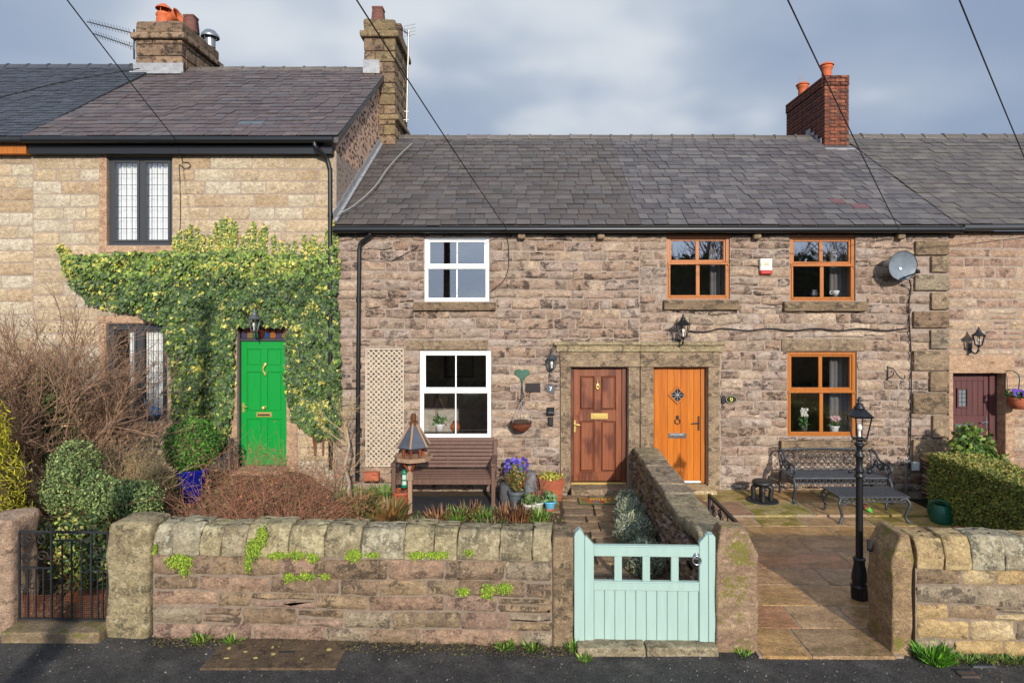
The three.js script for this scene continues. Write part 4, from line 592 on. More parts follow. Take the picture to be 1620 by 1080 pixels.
// ------------------------------------------------------------------ street walls
function streetWall(label, xa, xb, mats, capMats, o) {
  const L = (xb - xa) / Math.cos(0.04), w = thing('garden_wall', label, 'wall', [xa, 0, zWall(xa)], -Math.atan(0.04));
  const { cope = 0.77, top = 1.03, depth = 0.34, wl = [0.26, 0.72] } = o;
  const core = mesh('wall_core', [span(0, L, -0.05, cope, -depth, 0)], MAT.mortarWall, w);
  layStones(core, courses(0, L, -0.01, cope, [], { hMin: 0.135, hMax: 0.18, wMin: wl[0], wMax: wl[1], split: 0.03, bond: 0.08 }), mats, { d: 0.03, gap: 0.012, j: 0.018, b: 0.02, z: 0.004, un: 0.8, wave: 0.016 });
  let x = 0; while (x < L - 0.02) { let d = rr(...(o.cw || [0.17, 0.46])); if (L - x - d < 0.14) d = L - x; const h = top - cope + rr(-0.02, 0.02); const c = mesh('coping_stone', [rough(d - 0.006, h, depth + 0.05, 0, 0, 0, { n: 10, amp: 0.013, rad: 0.014, f: 9, shape: (q) => { const k = clamp(q.y / h + 0.5); q.z -= Math.sign(q.z) * (0.02 * k + 0.07 * k * k * k * k); q.x += (o.lean || 0) * k; } })], pick(capMats), w); c.position.set(x + d / 2, cope + h / 2 - 0.004, -depth / 2 + rr(-0.01, 0.012)); c.rotation.set(rr(-0.02, 0.02), rr(-0.015, 0.015), rr(-0.02, 0.02)); x += d; }
  return w;
}
MAT.mortarWall = mat({ map: T.mortar, color: [220, 218, 212], roughness: 0.97, bumpMap: T.grit, bumpScale: 0.006 });
streetWall('long mossy stone garden wall with rounded coping beside the mint gate', -3.44, 0.25, MAT.wallS, MAT.cope, {});
streetWall('yellowish stone garden wall with tall coping in front of the hedge', 3.44, 7.2, [...MAT.wallY.slice(0, 3), MAT.wallS[0], MAT.wallS[2]], [...MAT.copeY, MAT.cope[0]], { top: 1.02, cope: 0.76, cw: [0.2, 0.33], lean: 0.02 });
streetWall('stretch of stone garden wall beyond the rough gate pillar', -7.5, -5.12, MAT.wallS, MAT.cope, {});
const pillar = (label, x0, x1, h, d, m, o = {}) => { const w = x1 - x0, xc = (x0 + x1) / 2, p = rough(w, h + 0.06, d, 0, h / 2 - 0.03, 0, { n: 11, amp: o.amp ?? 0.022, rad: o.rad ?? 0.06, f: 4, shape: o.shape && ((q) => o.shape(q, w, h, d)) }); const g = mesh('gate_pillar', [p], m, null); g.position.set(xc, 0, zWall(xc) - d / 2 + 0.03); g.rotation.y = -0.04; return tag(g, label, 'pillar'); };
pillar('rounded rough stone pillar between the iron gate and the mossy wall', -3.87, -3.46, 1.06, 0.36, stoneMat(T.cope, [240, 232, 216], 0.95, 0.012), { amp: 0.026, rad: 0.045, shape: (q, w, h) => { q.x += 0.03 * (q.y / h); } });
pillar('rough stone pillar on the hinge side of the black iron gate', -5.13, -4.78, 1.08, 0.34, stoneMat(T.row, [240, 226, 210], 0.95, 0.012), { amp: 0.028, rad: 0.05 });
pillar('slim upright stone slab against the mint gate post', 0.255, 0.445, 1.0, 0.34, stoneMat(T.wallS, [240, 230, 216], 0.95, 0.01), { amp: 0.01, rad: 0.03 });
pillar('squat moss-stained stone pillar with pointed top at the latch of the mint gate', 1.71, 2.08, 1.06, 0.4, stoneMat(T.mossy, [252, 238, 226], 0.95, 0.012), { amp: 0.018, rad: 0.022, shape: (q, w, h) => { const k = Math.max(0, (q.y - 0.36 * h) / (0.14 * h)); if (k > 0) { q.x *= 1 - 0.35 * k; q.z *= 1 - 0.5 * k; } } });
pillar('narrow stone pillar with a sloping top at the patio entrance, iron hinge on its side', 3.235, 3.41, 1.04, 0.42, stoneMat(T.mossy, [255, 240, 212], 0.95, 0.012), { amp: 0.016, rad: 0.018, shape: (q, w, h) => { const k = Math.max(0, (q.y - 0.34 * h) / (0.16 * h)); if (k > 0) { q.x += 0.1 * k * (q.x < 0 ? 0.9 : 0.1); q.z -= q.z > 0 ? 0.05 * k : 0; } } });
tag(mesh('hinge_pin', [bev(0.03, 0.1, 0.05, 3.21, 0.84, 4.42, 0.004), cyl(0.012, 0.012, 0.08, 3.185, 0.86, 4.44, 8)], MAT.blackMatt), 'black iron hinge pin on the pillar at the patio entrance', 'hinge');
// dividing wall of rubble between the two front gardens
{
  const w = thing('garden_wall', 'rubble wall with flat slab top dividing the two front gardens', 'wall', [1.99, 0, 0.1], -Math.PI / 2 - 0.035); const L = 4.2;
  const core = mesh('wall_core', [span(0, L, -0.05, 0.66, -0.16, 0.16)], MAT.mortarD, w);
  layStones(core, courses(0, L, 0, 0.66, [], { hMin: 0.08, hMax: 0.14, wMin: 0.12, wMax: 0.34, split: 0.12 }), [...MAT.wallS.slice(2, 7), MAT.row[6]], { d: 0.04, gap: 0.012, j: 0.02, b: 0.022, z: 0.162, un: 1, wave: 0.02 });
  const back = part('patio_face', w); back.rotation.y = Math.PI; layStones(back, courses(-L, 0, 0, 0.66, [], { hMin: 0.09, hMax: 0.15, wMin: 0.14, wMax: 0.4 }), MAT.wallS, { d: 0.03, gap: 0.012, j: 0.016, b: 0.02, z: 0.162, un: 0.8 });
  let x = -0.04; while (x < L) { const d = Math.min(rr(0.3, 0.6), L - x + 0.02), h = rr(0.1, 0.115) + 0.028 * (x / L); const c = mesh('coping_stone', [rough(d - 0.006, h, 0.39 + rr(-0.02, 0.02), 0, 0, 0, { n: 8, amp: 0.012, rad: 0.03, f: 5 })], pick([MAT.cope[1], MAT.cope[2], MAT.wallS[0]]), w); c.position.set(x + d / 2, 0.66 + h / 2 + 0.16 * sst(3.0, 4.2, x), rr(-0.01, 0.01)); c.rotation.set(rr(-0.02, 0.02), rr(-0.02, 0.02), rr(-0.012, 0.012)); x += d; }
  // low wall by the hedge
  const v = thing('garden_wall', 'low narrow wall of thin stones between the patio and the hedge', 'wall', [6.72, 0, 0.06], -Math.PI / 2); const l2 = 1.2;
  const c2 = mesh('wall_core', [span(0, l2, -0.05, 0.62, -0.14, 0.14)], MAT.mortarD, v);
  layStones(c2, courses(0, l2, 0, 0.62, [], { hMin: 0.05, hMax: 0.08, wMin: 0.14, wMax: 0.34 }), [...MAT.wallS, ...MAT.wallY], { d: 0.03, gap: 0.01, j: 0.008, b: 0.014, z: 0.142 });
  x = 0; while (x < l2 - 0.02) { const d = Math.min(0.3, l2 - x); const c = mesh('coping_stone', [rough(d - 0.01, 0.07, 0.34, 0, 0, 0, { n: 6, amp: 0.01, rad: 0.02 })], pick(MAT.wallY), v); c.position.set(x + d / 2, 0.65, 0); x += d; }
}
// stone sills in the gateways, covers in the pavement
tag(mesh('threshold_stone', [rough(0.9, 0.12, 0.42, -4.33, 0.035, 4.33, { n: 9, amp: 0.008, rad: 0.02 })], stoneMat(T.mossy, [220, 214, 196]), null), 'worn mossy stone sill under the black iron gate', 'doorstep');
for (const [a, b, s] of [[0.46, 1.06, 'cracked grey stone sill under the hinge half of the mint gate'], [1.07, 1.7, 'grey stone sill under the latch half of the mint gate']]) tag(mesh('threshold_stone', [rough(b - a, 0.1, 0.34, (a + b) / 2, 0.022, 4.58, { n: 8, amp: 0.008, rad: 0.015 })], stoneMat(T.cope, [236, 230, 224]), null), s, 'doorstep');
{
  const sx0 = X(352, GZ(1035)), z0 = GZ(1012), z1 = GZ(1060), c = thing('pavement_cover', 'large brown stone slab with a slot let into the asphalt', 'cover', [(X(358, z0) + X(556, z0)) / 2, 0.0, (z0 + z1) / 2]), wd = X(556, z0) - X(358, z0);
  mesh('slab', [rough(wd, 0.06, z1 - z0, 0, -0.012, 0, { n: 9, amp: 0.003, rad: 0.01 })], stoneMat(T.wallS, [172, 158, 144]), c); mesh('slot', [bev(0.14, 0.012, 0.022, 0.07, 0.018, 0.0)], MAT.blackMatt, c);
  for (let k = 0; k < 9; k++) { const l = mesh('lichen', [put(new THREE.CylinderGeometry(1, 1, 0.004, 9), 0, 0, 0)], mat({ color: pick([[176, 164, 96], [150, 146, 110]]), roughness: 1 }), c); l.position.set(rr(-wd / 2, wd / 2) * 0.9, 0.0195, rr(-0.1, 0.1)); l.scale.set(rr(0.008, 0.03), 1, rr(0.008, 0.02)); }
  const z2 = GZ(1050), d = thing('pavement_cover', 'small ribbed iron utility cover set in broken asphalt', 'cover', [X(1550, z2), 0, z2]); mesh('plate', [rough(0.2, 0.03, 0.12, 0, 0.0, 0, { n: 8, amp: 0.003 })], MAT.ironWorn, d); for (let k = 0; k < 6; k++) mesh('rib', [bev(0.012, 0.008, 0.1, -0.075 + k * 0.03, 0.018, 0)], MAT.iron, d);
  const z3 = GZ(1068), e = thing('pavement_cover', 'little rusty square cover in the asphalt', 'cover', [X(1532, z3), 0, z3]); mesh('plate', [rough(0.16, 0.03, 0.08, 0, 0.0, 0, { n: 6, amp: 0.002 })], mat({ map: T.patina, color: [92, 74, 64], roughness: 0.9 }), e); mesh('rim', [bev(0.16, 0.008, 0.01, 0, 0.018, 0.03), bev(0.16, 0.008, 0.01, 0, 0.018, -0.03)], MAT.iron, e);
}
// ------------------------------------------------------------------ gates and ironwork
function scroll(x, y, r, dir, turns = 1.25, a0 = 0) { const p = []; for (let k = 0; k <= 18; k++) { const t = k / 18, a = a0 + dir * t * turns * 6.2832, q = r * (1 - 0.8 * t); p.push([x + q * Math.cos(a), y + q * Math.sin(a), 0]); } return tube(p, 0.0055, 36, 5); }
{
  const g = thing('garden_gate', 'mint green boarded wooden gate with open top panel', 'gate', [0, 0, 4.58], -0.03), m = MAT.mint;
  mesh('post', [poly([[0.446, -0.01], [0.537, -0.01], [0.537, 1.0], [0.525, 1.03], [0.49, 1.065], [0.455, 1.03], [0.446, 1.0]], 0.085, 0.004, 0, 0, -0.06)], m, g);
  mesh('stile', [poly([[0.54, 0.04], [0.622, 0.04], [0.622, 0.92], [0.56, 0.99], [0.54, 0.99]], 0.045, 0.004, 0, 0, -0.03)], m, g);
  mesh('stile', [poly([[1.562, 0.04], [1.64, 0.04], [1.64, 1.02], [1.62, 1.02], [1.562, 0.95]], 0.045, 0.004, 0, 0, -0.03)], m, g);
  mesh('post', [poly([[1.645, -0.01], [1.705, -0.01], [1.705, 1.0], [1.69, 1.02], [1.645, 1.02]], 0.085, 0.004, 0, 0, -0.075)], m, g);
  mesh('top_rail', [bspan(0.623, 1.561, 0.82, 0.905, -0.028, 0.014), bspan(0.623, 1.561, 0.905, 0.918, -0.034, 0.018)], m, g); mesh('lock_rail', [bspan(0.623, 1.561, 0.515, 0.585, -0.028, 0.013), bspan(0.623, 1.561, 0.585, 0.597, -0.03, 0.018)], m, g);
  for (const [a, b] of [[0.806, 0.874], [1.057, 1.125], [1.312, 1.38]]) mesh('baluster', [bspan(a, b, 0.598, 0.819, -0.022, 0.01)], m, g);
  const N = 10; for (let i = 0; i < N; i++) { const a = mix(0.624, 1.56, i / N), b = mix(0.624, 1.56, (i + 1) / N); mesh('board', [bspan(a + 0.0015, b - 0.0015, 0.04, 0.514, -0.02, 0.002, 0.004)], m, g); }
  mesh('bottom_ledge', [bspan(0.63, 1.55, 0.05, 0.13, -0.045, -0.0215)], m, g);
  mesh('ring_latch', [torus(0.036, 0.007, 1.535, 0.80, 0.036), ball(0.018, 1.535, 0.84, 0.03), cyl(0.03, 0.03, 0.008, 1.535, 0.835, 0.02, 14, 1.57)], MAT.chrome, g);
}
{
  const g = thing('garden_gate', 'black wrought iron gate with scrolls between rough stone pillars', 'gate', [-4.75, 0.12, 4.36], -0.03), m = MAT.iron, W = 0.85, x = (zx) => (zx - 100) / 440 * W, y = (zy) => (775 - zy) / 423 * 0.83, b = (a, c, d, e, t = 0.009) => box(Math.max(Math.abs(d - a), t), Math.max(Math.abs(e - c), t), t, (a + d) / 2, (c + e) / 2, 0);
  mesh('frame', [b(x(100), 0, x(100), y(352), 0.016), b(x(540), 0, x(540), y(352), 0.016), b(x(100), y(352), x(540), y(352), 0.017), b(x(100), 0.01, x(540), 0.01, 0.017), b(x(260), 0, x(260), y(352), 0.015), b(x(458), 0, x(458), y(352), 0.015)], m, g);
  for (const q of [142, 182, 220]) mesh('bar', [b(x(q), 0, x(q), y(525), 0.010)], m, g);
  for (const q of [313, 360, 410]) mesh('bar', [b(x(q), 0, x(q), y(392), 0.010)], m, g);
  for (const q of [490, 515]) mesh('bar', [b(x(q), 0, x(q), y(535), 0.010)], m, g);
  mesh('rail', [b(x(105), y(525), x(255), y(525), 0.011), b(x(262), y(392), x(456), y(392), 0.011), b(x(460), y(535), x(535), y(535), 0.011)], m, g);
  for (const [sx, sy, r, d, a] of [[130, 400, 0.06, 1, 0.5], [205, 390, 0.06, -1, 2.6], [140, 480, 0.055, -1, 3.4], [215, 470, 0.06, 1, 5.8], [120, 620, 0.035, 1, 1.5], [495, 445, 0.05, 1, 0.2], [500, 500, 0.055, -1, 2.2], [330, 335, 0.05, 1, 3.3], [385, 335, 0.05, -1, 6.1], [460, 335, 0.04, 1, 3.6], [250, 332, 0.045, -1, 5.9]]) mesh('scroll', [scroll(x(sx), y(sy), r, d, 1.25, a)], m, g);
  const w = []; for (let k = 0; k < 46; k++) w.push(box(0.0022, 0.22, 0.0022, k / 45 * W, 0.115, -0.012)); for (let k = 0; k < 13; k++) w.push(box(W, 0.0022, 0.002, W / 2, 0.012 + k * 0.018, -0.0125)); mesh('wire_mesh', w, mat({ color: [120, 66, 44], roughness: 0.9 }), g);
}
{
  const r = thing('handrail', 'short black iron railing with twisted ornament beside the dividing wall', 'railing', [2.29, -0.14, 0]), m = MAT.black, z0 = 2.55, z1 = 3.65;
  mesh('frame', [span(-0.018, 0.018, 0.855, 0.89, z0, z1), span(-0.016, 0.016, 0.65, 0.675, z0 + 0.03, z1 - 0.03), span(-0.017, 0.017, 0.14, 0.854, z0, z0 + 0.035), span(-0.017, 0.017, 0.14, 0.854, z1 - 0.035, z1)], m, r);
  for (let k = 0; k < 4; k++) { const z = mix(z0, z1, (k + 0.6) / 4.2); const s = mesh('ornament', [put(scroll(0, 0, 0.07, k % 2 ? 1 : -1, 1.2, 0), 0, 0.765, z, 0, 1.57, 0), ball(0.026, 0, 0.77, z), put(scroll(0, 0, 0.05, k % 2 ? -1 : 1, 1.2, 3), 0, 0.735, z + 0.07, 0, 1.57, 0), rod([0, 0.675, z], [0, 0.86, z], 0.007)], m, r); }
}
// ------------------------------------------------------------------ lanterns
function lanternHead(parent, o) {       // tapering glazed lantern, foot of the glass at y = 0
  const { n = 4, r0 = 0.065, r1 = 0.12, h = 0.24, m = MAT.black, turn = Math.PI / 4, bulb = true } = o, P = (r, y, k) => [r * Math.sin(k / n * 6.2832 + turn), y, r * Math.cos(k / n * 6.2832 + turn)];
  const bars = []; for (let k = 0; k < n; k++) { bars.push(rod(P(r0, 0, k), P(r1, h, k), 0.008, 5), rod(P(r0, 0, k), P(r0, 0, k + 1), 0.008, 5), rod(P(r1, h, k), P(r1, h, k + 1), 0.01, 5)); }
  const L = parent; mesh('lantern_frame', [...bars, put(new THREE.CylinderGeometry(r0 * 0.9, r0 * 0.4, 0.03, n), 0, -0.015, 0, 0, turn, 0)], m, L);
  for (let k = 0; k < n; k++) { const a = P(r0, 0.006, k), b = P(r0, 0.006, k + 1), c = P(r1, h - 0.006, k + 1), d = P(r1, h - 0.006, k), g = new THREE.BufferGeometry(); g.setAttribute('position', new THREE.Float32BufferAttribute([...a, ...b, ...c, ...a, ...c, ...d].map((v) => v * 0.985), 3)); g.computeVertexNormals(); mesh('pane', [metreUV(g)], MAT.lampGlass, L); }
  mesh('lantern_roof', [put(new THREE.CylinderGeometry(r1 * 0.42, r1 * 1.2, h * 0.36, n), 0, h * 1.2, 0, 0, turn, 0), put(new THREE.CylinderGeometry(r1 * 1.24, r1 * 1.2, 0.014, n), 0, h * 1.02, 0, 0, turn, 0), lathe([[r1 * 0.42, h * 1.36], [r1 * 0.46, h * 1.42], [r1 * 0.3, h * 1.5], [r1 * 0.34, h * 1.56], [r1 * 0.12, h * 1.64], [r1 * 0.2, h * 1.72], [r1 * 0.12, h * 1.8], [0.001, h * 1.92]], 12)], m, L);
  if (bulb) mesh('bulb', [ball(0.028, 0, h * 0.5, 0, 1, 1.35, 1), cyl(0.014, 0.016, 0.06, 0, h * 0.22, 0, 10)], MAT.offwhite, L);
}
{
  const z = GZ(950), l = thing('lamp_post', 'black cast iron lamp post with square lantern on the patio', 'lamp post', [X(1360, z), 0, z]), m = MAT.black, H = 1.7;
  mesh('base', [put(new THREE.CylinderGeometry(0.15, 0.16, 0.02, 4), 0, 0.01, 0, 0, 0.78, 0), lathe([[0.072, 0.02], [0.072, 0.13], [0.084, 0.14], [0.084, 0.165], [0.062, 0.175], [0.074, 0.21], [0.076, 0.25], [0.068, 0.31], [0.054, 0.38], [0.055, 0.42], [0.062, 0.43], [0.062, 0.445], [0.038, 0.455]], 16)], m, l);
  mesh('flutes', [...Array(8)].map((_, k) => rod([0.069 * Math.cos(k * 0.785), 0.03, 0.069 * Math.sin(k * 0.785)], [0.069 * Math.cos(k * 0.785), 0.13, 0.069 * Math.sin(k * 0.785)], 0.014, 6)), m, l);
  mesh('pole', [rod([0, 0.45, 0], [0, 1.36, 0], 0.036, 16, 0.034), lathe([[0.034, 1.28], [0.05, 1.29], [0.05, 1.31], [0.036, 1.32], [0.036, 1.345], [0.052, 1.36], [0.03, 1.39], [0.034, 1.47], [0.04, 1.5], [0.055, 1.51], [0.04, 1.53], [0.028, 1.56], [0.03, 1.6], [0.05, 1.62], [0.05, 1.635], [0.02, 1.65], [0.02, 1.7]], 14)], m, l);
  mesh('ladder_bar', [rod([-0.09, 1.345, 0], [0.09, 1.345, 0], 0.012, 8), ball(0.02, -0.1, 1.345, 0), ball(0.026, 0.1, 1.345, 0)], m, l);
  mesh('scroll_bracket', [...[0, 1, 2, 3].map((k) => { const s = scroll(0.055, 0, 0.03, 1, 1, 3.2); s.rotateY(k * 1.5708 + 0.78); s.translate(0, 1.66, 0); return s; })], m, l);
  const hd = part('lantern', l); hd.position.y = 1.69; lanternHead(hd, { r0: 0.07, r1: 0.118, h: 0.23, m });
}
function wallLantern(label, px, py, z, o) {
  const l = thing('wall_lantern', label, 'wall lamp', [X(px, z), Y(py, z), z]), m = o.m || MAT.black, hd = part('lantern', l); lanternHead(hd, { n: 6, turn: 0.52, ...o, m });
  const h = o.h || 0.2, s = o.up ? 1 : -1;
  if (o.up) mesh('bracket', [tube([[0, -0.03, 0], [0, -0.09, -0.01], [0, -0.14, -z * 0.35], [0, -0.12, -z * 0.7], [0, -0.06, -z + 0.01]], 0.012, 24, 7), bev(0.06, 0.16, 0.02, 0, -0.06, -z + 0.012), ball(0.022, 0, -0.09, -0.01)], m, l);
  else mesh('bracket', [tube([[0, h * 1.8, 0], [0, h * 2.05, -z * 0.3], [0, h * 1.9, -z * 0.7], [0, h * 1.35, -z + 0.01]], 0.01, 24, 7), bev(0.06, 0.14, 0.02, 0, h * 1.3, -z + 0.012), lathe([[0.001, -0.09], [0.016, -0.07], [0.006, -0.05], [0.014, -0.03]], 8)], m, l);
}
wallLantern('silver-grey carriage lantern among the ivy above the green door', 402, 523, 0.3, { r0: 0.055, r1: 0.1, h: 0.19, m: mat({ color: [110, 114, 118], roughness: 0.4, metalness: 0.5 }), up: false });
wallLantern('small dark carriage lantern beside the brown door surround', 873, 582, 0.13, { r0: 0.055, r1: 0.075, h: 0.15, m: mat({ color: [62, 70, 78], roughness: 0.45 }), up: false });
wallLantern('large black swan-neck lantern above and between the two doors', 1081, 533, 0.24, { r0: 0.06, r1: 0.11, h: 0.2, up: true });
wallLantern('black upright lantern above the dark red door', 1549, 546, 0.2, { r0: 0.05, r1: 0.09, h: 0.16, m: MAT.iron, up: true });
// ------------------------------------------------------------------ cast iron bench, table and stool
const curl = (x, pts, r = 0.017) => tube(pts.map(([z, y]) => [x, y, z]), r, 40, 7);
{
  const b = thing('garden_bench', 'ornate cast iron bench against the wall under the oak-brown window', 'bench', [4.9, 0.02, 0.2]), m = MAT.ironWorn, W = 0.74;
  for (const s of [-1, 1]) {
    const a = part('side_frame', b), x = s * W;
    mesh('leg', [curl(x, [[0.52, 0.4], [0.58, 0.3], [0.55, 0.16], [0.52, 0.08], [0.57, 0.02]], 0.024), ball(0.032, x, 0.025, 0.575)], m, a);
    mesh('leg', [curl(x, [[0.06, 0.42], [0.02, 0.28], [0.04, 0.14], [0.0, 0.02]], 0.022), ball(0.028, x, 0.02, 0.0)], m, a);
    mesh('armrest', [curl(x, [[0.04, 0.74], [0.14, 0.72], [0.26, 0.62], [0.42, 0.6], [0.54, 0.6], [0.58, 0.54], [0.54, 0.48], [0.52, 0.4]], 0.02)], m, a);
    mesh('ornament', [curl(x, [[0.08, 0.45], [0.18, 0.6], [0.28, 0.48], [0.38, 0.57], [0.46, 0.45]], 0.012), curl(x, [[0.1, 0.6], [0.2, 0.5], [0.3, 0.57], [0.44, 0.5]], 0.011), ball(0.028, x, 0.52, 0.24), ball(0.024, x, 0.53, 0.4)], m, a);
  }
  mesh('seat_frame', [rod([-W, 0.4, 0.5], [W, 0.4, 0.5], 0.015, 8), rod([-W, 0.4, 0.06], [W, 0.4, 0.06], 0.014, 8), span(-W, W, 0.315, 0.33, 0.495, 0.51), ...[...Array(15)].map((_, k) => torus(0.034, 0.008, -W + 0.05 + k * 0.0985, 0.362, 0.503))], m, b);
  for (let k = 0; k < 9; k++) mesh('seat_slat', [bspan(-W, W, 0.404, 0.416, 0.075 + k * 0.047, 0.112 + k * 0.047, 0.003)], m, b);
  const tilt = (x, y) => [x, y, 0.06 - (y - 0.44) * 0.22], lat = [];
  mesh('back_frame', [tube([tilt(-W, 0.42), tilt(-W, 0.7), tilt(-W + 0.03, 0.735), tilt(-W + 0.08, 0.735), tilt(0, 0.75), tilt(W - 0.08, 0.735), tilt(W - 0.03, 0.735), tilt(W, 0.7), tilt(W, 0.42)], 0.015, 70, 7), rod(tilt(-W, 0.44), tilt(W, 0.44), 0.012)], m, b);
  for (let k = -3; k < 15; k++) { const x = -W + 0.04 + k * 0.106; for (const s of [-1, 1]) { const p = []; for (let t = 0; t <= 6; t++) { const y = 0.44 + 0.29 * t / 6, xx = x + (s > 0 ? 1 : -1) * (t / 6 - 0.5) * 0.33 + 0.0; if (Math.abs(xx) < W) p.push(tilt(xx, y)); } if (p.length > 1) lat.push(tube(p, 0.0065, 10, 4)); } }
  for (let k = 0; k < 13; k++) for (let j = 0; j < 2; j++) { const q = tilt(-W + 0.1 + k * 0.106 + j * 0.05, 0.54 + j * 0.1); lat.push(ball(0.021, q[0], q[1], q[2] + 0.006, 1, 1.3, 0.4, 8, 5)); }
  mesh('back_lattice', lat, mat({ map: T.patina, color: [104, 92, 82], roughness: 0.6, metalness: 0.3 }), b);
}
{
  const b = thing('garden_table', 'low cast iron table with curved legs in front of the iron bench', 'table', [4.93, 0.0, 1.3]), m = MAT.ironWorn, W = 0.5, D = 0.25, H = 0.4, g = [];
  mesh('tabletop_rim', [bspan(-W, W, H - 0.02, H, D - 0.03, D), bspan(-W, W, H - 0.02, H, -D, -D + 0.03), bspan(-W, -W + 0.03, H - 0.02, H, -D + 0.03, D - 0.03), bspan(W - 0.03, W, H - 0.02, H, -D + 0.03, D - 0.03), ...[...Array(13)].map((_, k) => torus(0.03, 0.008, -W + 0.08 + k * 0.07, H - 0.045, D - 0.012)), bspan(-W + 0.05, W - 0.05, H - 0.085, H - 0.075, D - 0.018, D - 0.006)], m, b);
  for (let k = -6; k < 22; k++) { const x = -W + k * 0.066; for (const s of [0, 0.45]) { const a = [x + s, -D + 0.03], c = [x + 0.45 - s, D - 0.03], t0 = clamp((-W + 0.03 - a[0]) / (c[0] - a[0]) , 0, 1), t1 = clamp((W - 0.03 - a[0]) / (c[0] - a[0]), 0, 1), lo = Math.min(t0, t1), hi = Math.max(t0, t1); if (hi - lo < 0.05) continue; g.push(rod([mix(a[0], c[0], lo), H - 0.008, mix(a[1], c[1], lo)], [mix(a[0], c[0], hi), H - 0.008, mix(a[1], c[1], hi)], 0.0085, 5)); } }
  mesh('tabletop_lattice', g, m, b);
  for (const sx of [-1, 1]) for (const sz of [-1, 1]) { const o = (x, y, z) => [sx * x, y, sz * z]; mesh('leg', [tube([o(W - 0.04, H - 0.03, D - 0.03), o(W, H - 0.1, D), o(W - 0.03, 0.2, D - 0.01), o(W - 0.05, 0.1, D - 0.02), o(W - 0.0, 0.02, D + 0.01)], 0.02, 30, 7), ball(0.028, ...o(W, 0.02, D + 0.012)), tube([o(W - 0.06, H - 0.03, D - 0.01), o(W - 0.14, H - 0.06, D - 0.01), o(W - 0.06, H - 0.14, D - 0.01)], 0.012, 14, 6)], m, b); }
}
{
  const z = GZ(796), s = thing('garden_stool', 'black mushroom-shaped stool on a round mat on mossy flags', 'stool', [X(1206, z), 0.045, z]), m = mat({ map: T.patina, color: [44, 42, 42], roughness: 0.5 });
  mesh('mat', [cyl(0.24, 0.25, 0.014, 0, 0.006, 0, 24)], MAT.blackMatt, s); mesh('seat', [lathe([[0.001, 0.325], [0.1, 0.325], [0.14, 0.31], [0.155, 0.285], [0.145, 0.26], [0.09, 0.245], [0.001, 0.245]], 24)], m, s);
  for (let k = 0; k < 4; k++) { const c = Math.cos(k * 1.5708 + 0.3), d = Math.sin(k * 1.5708 + 0.3); mesh('leg', [tube([[c * 0.05, 0.25, d * 0.05], [c * 0.13, 0.2, d * 0.13], [c * 0.125, 0.1, d * 0.125], [c * 0.13, 0.02, d * 0.13]], 0.038, 20, 8)], m, s); }
}
{
  const z = GZ(828), w = thing('watering_can', 'dark green plastic watering can at the foot of the hedge', 'watering can', [X(1490, z), 0.01, z], 2.5), m = mat({ color: [14, 84, 62], roughness: 0.4 });
  mesh('body', [put(lathe([[0.001, 0], [0.13, 0], [0.14, 0.04], [0.135, 0.14], [0.11, 0.22], [0.085, 0.26], [0.08, 0.25], [0.1, 0.2], [0.12, 0.1]], 20), 0, 0, 0)], m, w); mesh('handle', [tube([[0.1, 0.05, 0], [0.15, 0.12, 0], [0.14, 0.24, 0], [0.05, 0.31, 0], [-0.05, 0.29, 0], [-0.09, 0.23, 0]], 0.017, 36, 8)], m, w);
  mesh('spout', [rod([-0.11, 0.08, 0], [-0.27, 0.24, 0], 0.026, 10, 0.016)], m, w); mesh('rose', [put(lathe([[0.016, 0], [0.045, 0.04], [0.045, 0.05], [0.001, 0.052]], 14), -0.27, 0.235, 0, 0, 0, 0.8)], m, w);
}
tag(mesh('clay_shard', [rough(0.16, 0.03, 0.1, X(1512, 1.6), 0.03, 1.75, { n: 5, rad: 0.015 })], MAT.terra), 'broken clay piece lying by the green watering can', 'shard');
{
  const b = thing('broom', 'bright green bristled broom with a pale wooden handle lying under the iron bench', 'broom', [4.95, 0.03, 0.95], -0.32);
  mesh('handle', [rod([0.16, 0.04, 0.02], [-1.1, 0.2, -0.62], 0.012, 8)], mat({ map: T.woodFine, color: [204, 186, 156], roughness: 0.7 }), b); mesh('brush_head', [bev(0.06, 0.03, 0.22, 0.16, 0.065, 0.02, 0.006)], mat({ map: T.woodFine, color: [170, 110, 80] }), b);
  const br = []; for (let k = 0; k < 60; k++) { const z = rr(-0.09, 0.13), x = rr(0.14, 0.18); br.push(rod([x, 0.055, z], [x + rr(0.05, 0.09), rr(0, 0.02), z * 1.15 + rr(-0.01, 0.01)], 0.004, 4)); } mesh('bristles', br, mat({ color: [92, 220, 90], roughness: 0.6 }), b);
}
// ------------------------------------------------------------------ things fixed to the walls
{
  const a = thing('alarm_box', 'cream alarm box with a red base between the oak-brown windows', 'alarm', [X(1209.5), Y(421), 0.03]);
  mesh('box', [bev(0.2, 0.2, 0.06, 0, 0.02, 0.03, 0.012)], MAT.offwhite, a); mesh('base', [bev(0.19, 0.07, 0.066, 0, -0.105, 0.03, 0.014)], mat({ color: [178, 30, 24], roughness: 0.4 }), a);
  const t = canvasTex(128, 128, (c) => { c.fillStyle = '#e4e0d0'; c.fillRect(0, 0, 128, 128); c.fillStyle = '#b8b060'; c.fillRect(22, 24, 84, 10); c.fillStyle = '#c9bd92'; c.fillRect(30, 48, 68, 34); }); mesh('print', [put(new THREE.PlaneGeometry(0.15, 0.15), 0, 0.02, 0.0645)], mat({ map: t, roughness: 0.5 }), a);
}
function canvasTex(w, h, f) { const c = document.createElement('canvas'); c.width = w; c.height = h; f(c.getContext('2d')); const t = new THREE.CanvasTexture(c); t.colorSpace = THREE.SRGBColorSpace; return t; }
